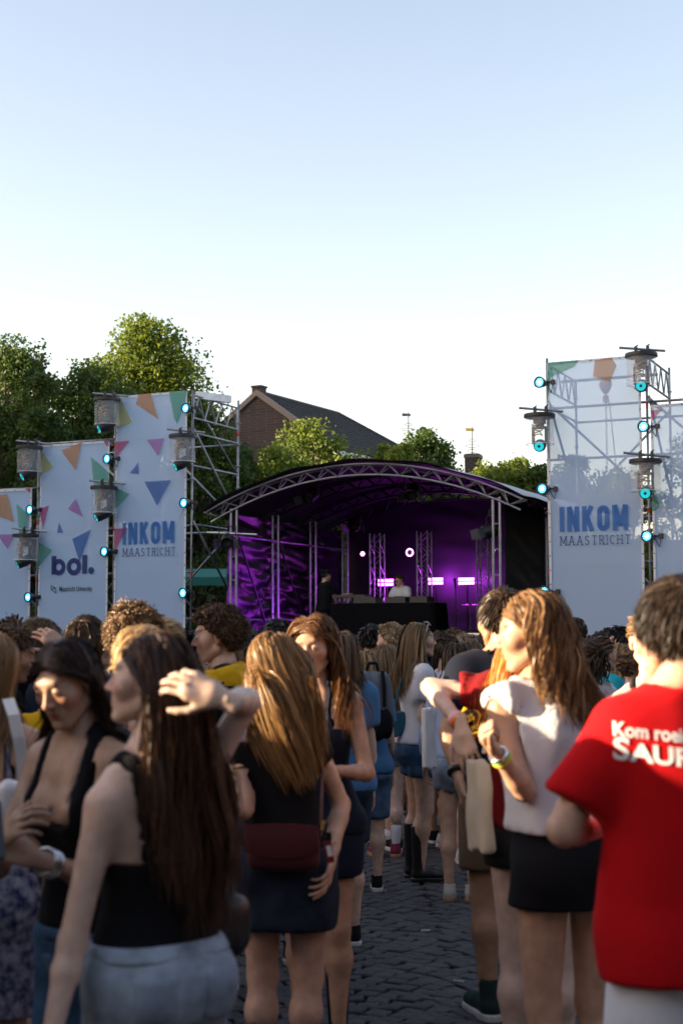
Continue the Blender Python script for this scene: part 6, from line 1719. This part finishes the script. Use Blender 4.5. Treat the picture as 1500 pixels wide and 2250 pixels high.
pAA = person('woman with navy and cream sweater over her shoulders and denim shorts facing right', 922, 1366, 9.6, 'f', yaw=-74, head=(-6, 2, 0), skin='fair', fat=1.06, ra=((.06, -.06, -1), (0, .42, -.9)), la=((-.1, .2, -1), (0, .6, -.8)),
    hair=dict(style='long', color=(.13, .078, .036), tip=(.36, .24, .12), len=.40, vol=.010, thick=.010, back=.6), top=tee(C_white, ease=.6, hem=.92), bottom=shorts(D_blue, .70, legflare=.03), shoes=BOOT, extra=[('sweater', C_navy, sweater_navy), ('sweater_stripe', C_offw, sweater_cream)])
pBB = person('man with swept-back hair and tinted sunglasses in profile facing right', 986, 1396, 11.0, 'm', yaw=-80, skin='warm', hair=dict(style='short', color=DKB, len=.05, vol=.012, comb=(0, -.9, 0)), top=dict(kind='shirt', mat=C_white), bottom=shorts(C_navy), shoes=SNK)
pCC = person('dark-haired girl in light blue shirt and frayed denim shorts', 1003, 1410, 8.9, 'f', yaw=-14, lean=(-.02, .02), head=(-30, -12, 0), skin='warm', la=((-.25, -.05, -1), (-.1, .5, -.8)), ra=((.2, .1, -1), (.1, .5, -.8)), hair=dict(style='long', color=DKB, len=.34, drift=(.25, 0, 0)), top=dict(kind='shirt', mat=C_lblue, ease=.6, hem=.96, off=.014), bottom=shorts(D_light, .74, legflare=.035, fray=.02), shoes=SNG)
pCD = person('woman with long dark brown hair behind the light blue shirt girl', 1050, 1396, 11.2, 'f', yaw=-40, skin='fair', hair=dict(style='long', color=BRN, len=.42, drift=(-.2, 0, 0)), top=tee(C_black), bottom=shorts(D_mid, .7), shoes=SNB)
pStripe = person('person in brown shorts standing behind the light blue shirt girl in striped sneakers', 1076, 1372, 11.8, 'm', yaw=10, skin='tan', hair=dict(style='short', color=BLK, len=.04), top=tee(C_navy), bottom=shorts(C_khaki), socks=dict(z=.22, mat=C_white), shoes=SNB)
# ---- right middle ground
pDD = person('man from behind in white shirt with cropped dark hair right of the white blouse', 1260, 1357, 11.5, 'm', yaw=24, skin='warm', hair=dict(style='short', color=DKB, len=.03, vol=.009), top=dict(kind='shirt', mat=C_white), bottom=shorts(C_navy), shoes=SNK)
pDE = person('girl with a long dark ponytail beside the white blouse', 1284, 1408, 8.6, 'f', yaw=16, head=(28, 0, 0), skin='warm', hair=dict(style='pony', color=DKB, len=.42, knot=(0, -.10, .05)), top=tee(C_white), bottom=shorts(D_mid, .7), shoes=SNK)
pDF = person('brown-haired woman in turquoise top in profile facing right', 1326, 1402, 10.0, 'f', yaw=-62, skin='fair', hair=dict(style='tied', color=BRN, tip=(.16, .09, .05), vol=.012), top=tee(C_teal), bottom=shorts(D_mid, .7), shoes=SNK)
pDG = person('blond woman with gold hoop earring and sunglasses on her head facing right', 1364, 1413, 10.4, 'f', yaw=-76, skin='pale', hair=dict(style='long', color=(.24, .15, .07), len=.3, back=.7), top=tee(C_blue), bottom=shorts(D_light, .7), shoes=SNK)
pDH = person('woman with a black claw clip in her hair and bare shoulders', 1390, 1424, 8.2, 'f', yaw=-24, head=(-20, -8, 0), skin='pale', hair=dict(style='tied', color=LBR, vol=.014, knot=(0, -.115, .02)), top=dict(kind='off', mat=C_beige, cut=1.35), bottom=shorts(D_mid, .7), shoes=SNK)
pDI = person('dark-haired man with sunglasses on head in profile facing left by right banner', 1362, 1379, 12.0, 'm', yaw=82, skin='pale', hair=dict(style='short', color=BLK, len=.07, vol=.016), top=tee(C_black), bottom=shorts(C_grey), shoes=SNB)
# ---- further back, seen mostly as heads
FAR = [(768, 1405, 13.5, 'm', 10, 'short', BRN, C_navy, 'brown-haired man in navy far back beside the backpack girl'), (787, 1399, 15, 'm', -20, 'short', DKB, C_grey, 'dark-haired man in grey far back left of the black-haired man'),
 (796, 1417, 12.8, 'm', 30, 'short', BRN, C_blue, 'low brown head in blue directly behind the backpack girl'), (838, 1404, 14.5, 'f', 12, 'long', LBR, C_black, 'light brown-haired woman far back left of the curly blond man'), (884, 1392, 15.5, 'm', -10, 'short', BLK, C_black, 'black-haired man in black right behind the curly blond man'),
 (966, 1386, 14.2, 'm', -60, 'short', DKB, C_navy, 'dark-haired man in navy directly right of the sweater woman'), (1001, 1380, 15, 'm', -70, 'short', BRN, C_black, 'brown-haired man with sunglasses facing right near the flight case'), (1022, 1401, 12.5, 'm', -20, 'curly', (.16, .12, .085), C_grey, 'grey-blond curly head right of the tinted sunglasses man'),
 (990, 1402, 13.6, 'm', 15, 'curly', BLK, C_black, 'black curly head behind the tinted sunglasses man'), (1040, 1404, 16, 'f', 8, 'long', BRN, C_white, 'brown-haired woman in white far back right of the grey curly head'), (1316, 1388, 13.8, 'm', 6, 'short', DKB, C_white, 'dark round head in white behind the turquoise top woman'),
 (1338, 1381, 15, 'm', -8, 'curly', BLK, C_navy, 'black curly head in navy near the right banner'), (1384, 1381, 14, 'm', 20, 'short', DKB, C_black, 'dark-haired head in black at right of the left-facing profile man'), (1383, 1412, 12.6, 'f', 10, 'long', BRN, C_purple, 'brown-haired woman in lilac behind the claw clip woman'),
 (1348, 1411, 12.2, 'f', -60, 'long', LBR, C_red, 'light brown-haired woman in red between the two right profiles'), (1244, 1402, 13, 'f', 0, 'long', DKB, C_white, 'dark-haired woman in white hidden behind the wavy brown hair'), (650, 1392, 12, 'm', 0, 'short', BRN, C_black, 'brown-haired man in black far back behind the two central women'),
 (440, 1398, 13, 'm', 10, 'short', DKB, C_grey, 'dark-haired man in grey far back behind the curly-haired man'), (270, 1392, 12, 'm', 0, 'short', BRN, C_white, 'brown-haired man in white far back behind the backlit curls'), (145, 1392, 11, 'f', 0, 'long', BRN, C_navy, 'brown-haired woman in navy far back behind the head-holding man'),
 (60, 1396, 12, 'f', 5, 'long', LBR, C_white, 'light brown-haired woman in white far back at the left'), (1425, 1392, 12.5, 'm', 0, 'short', BLK, C_navy, 'dark-haired man in navy hidden behind the red T-shirt man'), (1480, 1398, 13, 'f', 0, 'long', BRN, C_beige, 'brown-haired woman in beige at the right picture edge'),
 (1210, 1394, 13, 'm', 0, 'short', BRN, C_grey, 'brown-haired man in grey behind the wavy-haired woman'), (725, 1398, 16, 'm', 0, 'short', DKB, C_black, 'dark-haired man in black far back near the stage front'), (905, 1398, 17, 'f', 0, 'long', DKB, C_blue, 'dark-haired woman in blue far back before the barrier'), (1085, 1400, 17, 'm', 0, 'short', BLK, C_grey, 'black-haired man in grey far back before the right flight case'), (540, 1396, 15, 'm', 0, 'short', BLK, C_white, 'black-haired man in white far back before the purple tarpaulin'),
 (1295, 1396, 16, 'm', 0, 'short', BRN, C_navy, 'brown-haired man in navy far back by the right banner'),
 (757, 1401, 11.6, 'm', 8, 'short', LBR, C_white, 'light brown-haired man in white right of the wavy-haired smiling woman'), (776, 1396, 14.4, 'f', -15, 'long', DKB, C_red, 'dark-haired woman in red far back above the backpack'), (868, 1404, 13.2, 'f', 10, 'long', BRN, C_lblue, 'brown-haired woman in light blue just behind the curly blond man'),
 (897, 1403, 12.2, 'm', -12, 'short', BRN, C_grey, 'brown-haired man in grey left behind the sweater woman'), (950, 1402, 13.0, 'f', 20, 'long', LBR, C_purple, 'light brown-haired woman in lilac behind the sweater woman'), (974, 1404, 12.4, 'm', 0, 'short', BLK, C_yellow, 'black-haired man in yellow beside the tinted sunglasses man'),
 (1013, 1391, 14.0, 'm', 30, 'short', LBR, C_blue, 'light brown-haired man in blue before the flight case'), (1031, 1393, 16.5, 'f', -10, 'long', GLD, C_black, 'golden-haired woman in black far back before the flight case'), (1063, 1399, 13.4, 'm', 12, 'curly', BRN, C_white, 'curly brown head in white left of the tall navy polo man'),
 (906, 1392, 19, 'm', 5, 'short', LBR, C_red, 'tiny light brown-haired man in red farthest before the DJ table'), (861, 1395, 18.5, 'f', 0, 'long', BLK, C_white, 'tiny black-haired woman in white farthest before the DJ table'), (822, 1397, 17, 'm', -10, 'short', BRN, C_lblue, 'brown-haired man in light blue far back at the DJ table end'),
 (986, 1396, 18, 'm', 0, 'short', DKB, C_teal, 'dark-haired man in turquoise far back below the monitor speaker'), (700, 1397, 14.5, 'f', 0, 'long', LBR, C_white, 'light brown-haired woman in white hidden behind the smiling woman'), (588, 1399, 13, 'm', 0, 'short', LBR, C_grey, 'light brown-haired man in grey behind the blond woman'), (502, 1402, 12, 'f', 0, 'long', DKB, C_yellow, 'dark-haired woman in yellow behind the black polo man'),
 (884, 1405, 10.9, 'm', 14, 'short', DKB, C_lblue, 'dark-haired man in light blue left of the sweater woman'), (1032, 1403, 10.3, 'f', -6, 'pony', LBR, C_white, 'light brown ponytail girl in white between light blue shirt and maroon shirt'), (966, 1403, 11.3, 'f', 10, 'long', BLK, C_red, 'black-haired woman in red between the sweater woman and tinted sunglasses man')]
FP = []
for i, (px, yt, Y, sx, yw, st, hc, tm, lb) in enumerate(FAR):
    FP.append(person(lb, px, yt, Y, sx, yaw=yw, skin=('fair', 'warm', 'pale', 'tan')[i % 4], hair=dict(style=st, color=hc, len={'long': .34, 'short': .05, 'curly': .045, 'pony': .36}[st]), top=tee(tm), bottom=shorts((D_mid, C_navy, C_khaki, C_grey)[i % 4]), shoes=SNB if i % 2 else SNK, group='people further back in the crowd'))
# ---- on stage
Yd = F(s_for(880, 1.75), 1.75, 0).y
pDJ = person('DJ in white T-shirt and sunglasses behind the black table', 879, 1269, Yd, 'm', yaw=150, lean=(0, .06), head=(-30, -14, 0), skin='fair', zoff=SF, H=1.62, res=.028, ra=((.25, .35, -.9), (-.2, .8, -.35)), la=((-.25, .35, -.9), (.2, .8, -.35)), hair=dict(style='short', color=BRN, len=.03), top=tee(C_white, ease=.9), bottom=shorts(C_navy), shoes=SNK, eyes=False)
Ym = F(s_for(716, 1.0), 1.0, 0).y
pMB = person('man in black T-shirt on stage reaching out one hand towards the DJ table', 716, 1251, Ym, 'm', yaw=-62, lean=(0, .03), head=(0, -8, 0), skin='fair', zoff=SF, res=.028, ra=(at(738, 1318, Ym - .05), at(757, 1306, Ym)), rpalm=((.1, 1, .1), (.3, 0, 1)), rhand='flat', hair=dict(style='short', color=BLK, len=.05), top=tee(C_black, ease=1), bottom=shorts(C_black, .55), shoes=SNB, eyes=False)

# ---- worn and carried things
sunglasses(pJ, 'round sunglasses pushed up in the curly hair of the black polo man', 'head', frame=M_goldm); sunglasses(pK, 'dark sunglasses pushed up on the grinning man', 'head'); sunglasses(pO, 'dark sunglasses worn by the man holding his head', 'face'); sunglasses(pQ, 'blue-black sunglasses pushed up in curls at far left edge', 'head')
sunglasses(pAA, 'slim sunglasses pushed up on the sweater woman', 'head', frame=mat('pale_frame', (.4, .4, .5), .3)); sunglasses(pBB, 'green tinted sunglasses on the swept-back-haired man', 'face', lens=mat('green_lens', (.05, .09, .03), .1), frame=mat('tan_frame', (.25, .2, .08), .3)); sunglasses(pDG, 'pale sunglasses pushed up on the hoop earring woman', 'head'); sunglasses(pDI, 'sunglasses pushed up on the left-facing profile man', 'head'); sunglasses(pDJ, 'dark sunglasses worn by the DJ', 'face'); sunglasses(FP[6], 'dark sunglasses on the far brown-haired man facing right', 'face')
for t in (.80, .88, .94): ring(pA, 'l', t, .031, .005, M_silver)
for t, m in ((.86, mat('band_pink', (.8, .45, .45), .6)), (.93, mat('band_orange', (.7, .15, .03), .6))): ring(pH, 'l', t, .028, .005, m, 'wristband', 2.0)
for t, m in ((.84, mat('band_yellow', (.7, .5, .05), .6)), (.90, mat('band_green', (.3, .6, .15), .6)), (.96, M_silver)): ring(pE, 'l', t, .027, .005, m, 'wristband', 1.6)
ring(pI, 'l', .88, .033, .010, C_leather, 'watch_strap', 1.4); ring(pAA, 'r', .80, .028, .006, M_goldm); ring(pAA, 'r', .92, .028, .008, mat('band_purple', (.28, .10, .45), .6), 'wristband', 1.3); ring(pC, 'l', .70, .030, .004, M_goldm)
# ring + nails of the raised hand
def nails(fg, k, m):
    M3, o, mir, hs_, nl = fg.hand[k]
    mb = MB()
    for p, d in nl:
        q = M3 @ (np.array(p) * V3(1, mir, 1) * hs_) + o; X = Vector(nrm(M3 @ (np.array(d) * V3(1, mir, 1))))
        mb.lathe([(0, .006), (.0035, .004), (.005, 0), (.0035, -.005), (0, -.006)], tuple(q), 8, rot=X.to_track_quat('Z', 'Y').to_matrix())
    return mb.build('nail_polish', m, fg.root, smooth=True)
nails(pB, 'r', mat('dark_polish', (.02, .02, .05), .15))
def finger_ring(fg, k, fin=2):
    M3, o, mir, hs_, nl = fg.hand[k]
    p = M3 @ (np.array((.10, -.013, -.004)) * V3(1, mir, 1) * hs_) + o; X = Vector((M3 @ np.array((1, 0, -.3))).tolist())
    mb = MB(); mb.lathe([(.0095, -.0015), (.0112, -.0015), (.0112, .0015), (.0095, .0015)], tuple(p), 14, rot=X.to_track_quat('Z', 'Y').to_matrix()); mb.build('finger_ring', M_silver, fg.root)
finger_ring(pH, 'l'); finger_ring(pB, 'r')
# necklace of the phone woman
def on_chest(fg, x, z):
    ys = np.linspace(.30, -.05, 120); P = np.stack([np.full(120, x), ys, np.full(120, z)], 1); q = fg.fwd(V3(x, 0, z)); P[:, 0] = q[0]; P[:, 1] += q[1]
    k = int(np.argmax(fg.upper(Pts(P)) < .002)); return tuple(P[k])
mb = MB()
mb.box(on_chest(pA, 0, 1.168), (.010, .006, .018)); mb.build('pendant', M_silver, pA.root)
def hoop(fg, sx, m, r=.014):
    p = fg.HO + fg.HM @ (V3(sx * .080, -.004, -.045) * fg.hsc); mb = MB(); mb.path([(p[0], p[1] + r * math.cos(t), p[2] - r + r * math.sin(t)) for t in np.linspace(0, 6.28, 13)], .0022, 5); mb.build('earring', m, fg.root)
hoop(pAA, 1, M_goldm); hoop(pDG, 1, M_goldm, .018)
# slogan on the red T-shirt, projected onto the cloth
def print_on(fg, cloth, lines, m, name='printed_slogan'):
    me = fg.cl[cloth].data
    bv = BVHTree.FromPolygons([v.co.copy() for v in me.vertices], [tuple(p.vertices) for p in me.polygons])
    for (txt, size, bold, x0, z0, xs, sp, slope) in lines:
        vs, fs = font_mesh(txt, size, bold, sp, xs); mb = MB(); out = []
        for p in vs:
            h = bv.ray_cast(Vector((x0 + p[0], -1, z0 + p[1] + slope * p[0])), Vector((0, 1, 0)))[0]
            out.append((h.x, h.y - .0035, h.z) if h else (x0 + p[0], -.1, z0 + p[1]))
        mb.add(out, fs); mb.build(name, m, fg.root)
M_print = mat('white_print', (.72, .72, .74), .6)
print_on(pF, 'shirt', [('Kom roeien bij', .046, .0012, -.210, 1.372, .85, 1.0, -.10), ('S', .072, .0018, -.210, 1.318, 1.1, 1.0, -.10), ('AURUS', .058, .0018, -.171, 1.314, 1.15, 1.0, -.10)], M_print)
M_gp = mat('yellow_print', (.65, .45, .03), .6)
p = pJ.root

# bags ----------------------------------------------------------------------
M_burg = mat('burgundy_leather', (.060, .008, .012), .38, bump=.15, bscale=90, bdist=.004)
bg = empty('shoulder_bag', at(622, 1862, 4.80), R(-6), 'burgundy leather crossbody bag on the back of the denim miniskirt woman', 'bag')
soft_box('bag_body', (.245, .075, .155), M_burg, bg, .02, .009, fold=.0008)
mb = MB(); n = 16
for k in range(5):
    for i in range(n + 1):
        x = -.122 + .244 * i / n; t = k / 4; zz_ = .074 - t * (.085 + .02 * (1 - (x / .122) ** 2)); mb.v.append((x, -.042 - .006 * math.sin(t * 2.6), zz_ if k else .079))
for k in range(4):
    for i in range(n): a = k * (n + 1) + i; mb.f.append((a, a + 1, a + n + 2, a + n + 1)); mb.m.append(0)
mb.build('flap', M_burg, bg, smooth=True)
mb = MB(); pts = [at(704, 1838, 4.80), at(706, 1760, 4.83), at(708, 1690, 4.90), at(700, 1600, 4.97), at(640, 1530, 5.0)]; mb.path([tuple(Matrix.Rotation(R(6), 3, 'Z') @ (q - bg.location)) for q in pts], .006, 6); mb.build('strap', M_burg, bg)
mb = MB(); mb.tube((.128, 0, .06), (.134, 0, .09), .008, 8); mb.build('buckle', M_goldm, bg)
bb = empty('shoulder_bag', at(462, 2035, 3.42), R(20), 'black leather bag on silver chain behind the pale jeans woman', 'bag')
soft_box('bag_body', (.20, .08, .17), C_leather, bb, .03, .01, fold=.001)
mb = MB(); A_, B_ = at(487, 1770, 3.46), at(508, 2000, 3.42)
for i in range(34):
    q = A_.lerp(B_, i / 33) + Vector((.012 * math.sin(i / 33 * 3.1), 0, 0)); q = Matrix.Rotation(R(-20), 3, 'Z') @ (q - bb.location)
    prof = [(.0055 + .0016 * math.cos(x), .0016 * math.sin(x)) for x in np.linspace(0, 6.28, 5)]
    mb.lathe(prof, tuple(q), 8, rot=Matrix.Rotation(R(90), 3, 'X') if i % 2 else Matrix.Rotation(R(90), 3, 'Y'))
mb.build('chain_strap', M_silver, bb)
# grey backpack
bp = empty('backpack', at(816, 1535, 8.95), R(8), 'grey backpack with black lower half worn by the short blond girl', 'backpack')
soft_box('upper_compartment', (.30, .17, .36), cloth_mat('backpack_grey', (.13, .14, .16)), bp, .05, .014, .2, .12)
o = soft_box('lower_compartment', (.29, .19, .22), C_black, bp, .045, .014, .0, 0); o.location = (-.01, -.015, -.15)
for sx in (-.07, .06): mb = MB(); mb.path([(sx, -.05, .17), (sx * 1.1, -.082, .08), (sx * 1.1, -.092, -.05)], .012, 6); mb.build('webbing', C_black, bp)
mb = MB(); mb.path([(-.03, .0, .17), (-.02, -.01, .22), (.03, -.01, .22), (.04, .0, .17)], .01, 6); mb.build('handle', C_black, bp)
def tote(label, px, py, Y, w, h, m, top_pts, rz=0, d=.04, seed=1):
    r_ = empty('tote_bag', at(px, py, Y), R(rz), label, 'bag'); soft_box('bag_body', (w, d, h), m, r_, .006, .007, .35, .05, seed, .005)
    mb = MB(); mb.path([tuple(Matrix.Rotation(-R(rz), 3, 'Z') @ (q - r_.location)) for q in top_pts], .007, 6); mb.build('strap', m, r_); return r_
tote('bright red tote bag hanging beside the grey backpack', 838, 1645, 9.5, .17, .33, cloth_mat('tote_red', (.35, .008, .014)), [at(825, 1600, 9.5), at(826, 1540, 9.5), at(836, 1500, 9.5)])
tote('white cotton tote bag on the light blue shirt girl', 942, 1622, 8.65, .14, .36, cloth_mat('tote_white', (.62, .62, .62)), [at(950, 1575, 8.65), at(962, 1520, 8.7), at(975, 1475, 8.75)], 58, .05, 2)
tote('cream canvas tote bag hanging between maroon shirt and white blouse', 1056, 1770, 4.98, .11, .31, cloth_mat('tote_cream', (.58, .50, .38)), [at(1062, 1655, 4.95), at(1072, 1600, 4.95), at(1080, 1550, 4.97)], -52, .045, 3)
tb2 = tote('teal handbag under the arm of the sweater woman', 880, 1590, 9.55, .22, .16, cloth_mat('bag_teal', (.04, .13, .17)), [at(862, 1570, 9.5), at(880, 1500, 9.5), at(900, 1450, 9.5)], 20, .09, 4)
sh = empty('shoulder_strap_bag', at(22, 1655, 4.05), 0, 'silvery white strap bag on the navy floral dress woman', 'bag')
mb = MB()
pts = [at(18, 1535, 4.05), at(30, 1570, 4.02), at(40, 1620, 4.02), at(48, 1660, 4.03), at(52, 1720, 4.04)]
for i, (a, b) in enumerate(zip(pts[:-1], pts[1:])):
    w_ = Vector((.016, 0, .002)); mb.add([tuple(q - sh.location) for q in (a - w_, b - w_, b + w_, a + w_)] + [tuple(q - sh.location + Vector((0, .006, 0))) for q in (a - w_, b - w_, b + w_, a + w_)], [(0, 1, 2, 3), (7, 6, 5, 4), (0, 4, 5, 1), (3, 2, 6, 7)])
mb.build('strap', mat('white_leather', (.7, .72, .74), .3), sh)
o = soft_box('bag_body', (.14, .06, .16), _M['white_leather'], sh, .02, .01); o.location = at(40, 1775, 4.08) - sh.location
# sash with lettering beside the tall navy polo man
ss = empty('student_sash', at(1048, 1575, 5.52), R(0), 'yellow and black sash with gothic lettering between navy polo and maroon shirt', 'sash')
def quad_cloth(name, cs, m, nx=8, nz=8, wav=.006):
    v = []; f = []; cs = [q - ss.location for q in cs]
    for k in range(nz + 1):
        for i in range(nx + 1):
            a = cs[0].lerp(cs[1], i / nx); b = cs[3].lerp(cs[2], i / nx); q = a.lerp(b, k / nz); v.append((q.x, q.y + wav * math.sin(i * .9 + k * .4), q.z))
    for k in range(nz):
        for i in range(nx): a = k * (nx + 1) + i; f.append((a, a + 1, a + nx + 2, a + nx + 1))
    o = link(name, np_mesh(name, v, f), m, ss); md = o.modifiers.new('thickness', 'SOLIDIFY'); md.thickness = .008; md.offset = 1; return o
quad_cloth('yellow_edge', [at(1012, 1565, 5.52), at(1040, 1518, 5.54), at(1110, 1518, 5.56), at(1105, 1545, 5.54)], C_yellow)
quad_cloth('black_panel', [at(1020, 1612, 5.50), at(1012, 1566, 5.51), at(1100, 1522, 5.53), at(1105, 1580, 5.52)], C_black)
quad_cloth('yellow_edge', [at(1022, 1628, 5.50), at(1020, 1613, 5.505), at(1105, 1581, 5.525), at(1105, 1598, 5.52)], C_yellow)
for k, (z0, z1, m_) in enumerate(((1690, 1735, C_black), (1735, 1800, C_yellow), (1800, 1850, C_black))): quad_cloth('hanging_end', [at(1030 - k * 2, z1, 5.55), at(1032 - k * 2, z0 + 1, 5.55), at(1062, z0 + 1, 5.55), at(1060, z1, 5.55)], m_)
for txt, sz, px_, py_, xs in (('tus Vitalis', .052, 1018, 1592, .8), ('MAASTRICHT', .026, 1038, 1606, .9)):
    vs, fs = font_mesh(txt, sz, .001, 1.0, xs); o0 = at(px_, py_, 5.485) - ss.location; sl = math.atan2(44, 88); mb = MB()
    mb.add([(o0.x + q[0] * math.cos(sl) - q[1] * math.sin(sl), o0.y + .004 * math.sin(q[0] * 20), o0.z + q[0] * math.sin(sl) + q[1] * math.cos(sl)) for q in vs], fs); mb.build('lettering', M_gp, ss)
# small emblem on the black polo
mb = MB(); c = at(508, 1510, 6.5) - pJ.root.location; q = Matrix.Rotation(-R(98), 3, 'Z')
mb.path([tuple(q @ (c + Vector((x * .012, 0, z * .012)))) for x, z in ((-1, -2), (.2, -.6), (-.8, -.2), (.6, 1.6), (1.1, 1.9))], .0018, 4); mb.build('chest_emblem', M_gp, pJ.root)
# cup, phone, claw clip
cp = empty('plastic_cup', at(522, 1628, 4.86), 0, 'clear plastic cup held by the blond woman in black', 'cup')
mb = MB(); mb.lathe([(0, 0), (.028, 0), (.038, .11), (.040, .112), (.036, .11), (.026, .004)], n=20); mb.build('cup_wall', mat('cup_plastic', (.7, .7, .8), .1, alpha=.45), cp, smooth=True)
mb = MB(); mb.lathe([(0, .06), (.031, .06)], n=20); mb.build('drink', mat('drink', (.5, .3, .06), .1), cp)
ph = empty('mobile_phone', at(-30, 1825, 3.08), R(20), 'mobile phone in the hands of the woman at the left edge', 'phone')
mb = MB(); mb.box((0, 0, 0), (.072, .009, .148), rot=Matrix.Rotation(R(-45), 3, 'X')); mb.build('case', mat('phone_case', (.02, .02, .025), .3), ph)
mb = MB(); mb.box((0, .004, .004), (.064, .002, .138), rot=Matrix.Rotation(R(-45), 3, 'X')); mb.build('screen', mat('phone_screen', (.02, .02, .03), .08), ph)
cl = empty('hair_claw', fworld(pDH, pDH.HO + pDH.HM @ V3(0, -.125, .02)), pDH.yaw, 'black hair claw clip on the bare-shouldered woman', 'hair clip')
mb = MB(); mb.box((0, 0, 0), (.03, .03, .09)); mb.build('spine', M_black, cl)
for sx in (-1, 1):
    mb = MB()
    for z in np.linspace(-.04, .04, 6): mb.path([(sx * .01, 0, z), (sx * .035, .015, z), (sx * .04, .04, z)], .005, 5)
    mb.build('jaw', M_black, cl)
pk = empty('phone_in_pocket', at(722, 1872, 4.78), 0, 'phone with red case in the rear pocket of the denim miniskirt', 'phone')
mb = MB(); mb.box((0, 0, 0), (.026, .01, .07), rot=Matrix.Rotation(R(-12), 3, 'Y')); mb.build('case', mat('case_red', (.18, .01, .015), .4), pk); mb = MB(); mb.box((.002, -.006, .004), (.016, .002, .035), rot=Matrix.Rotation(R(-12), 3, 'Y')); mb.build('sticker', mat('sticker_white', (.75, .73, .7), .5), pk)
# unseen block added left of the frame to shade paving and lower bodies
st = empty('shade_block', (-6.6, 5.2, 0), 0, 'unseen grey block added left of the frame to cast shade', 'shade blocker')
mb = MB(); mb.box((0, 0, 1.15), (2.2, 9.0, 2.3)); mb.build('block_body', mat('block_grey', (.3, .3, .3), .7), st); mb = MB(); mb.box((.3, 0, 2.36), (3.0, 9.4, .1)); mb.build('roof', mat('block_roof', (.4, .1, .08), .7), st)
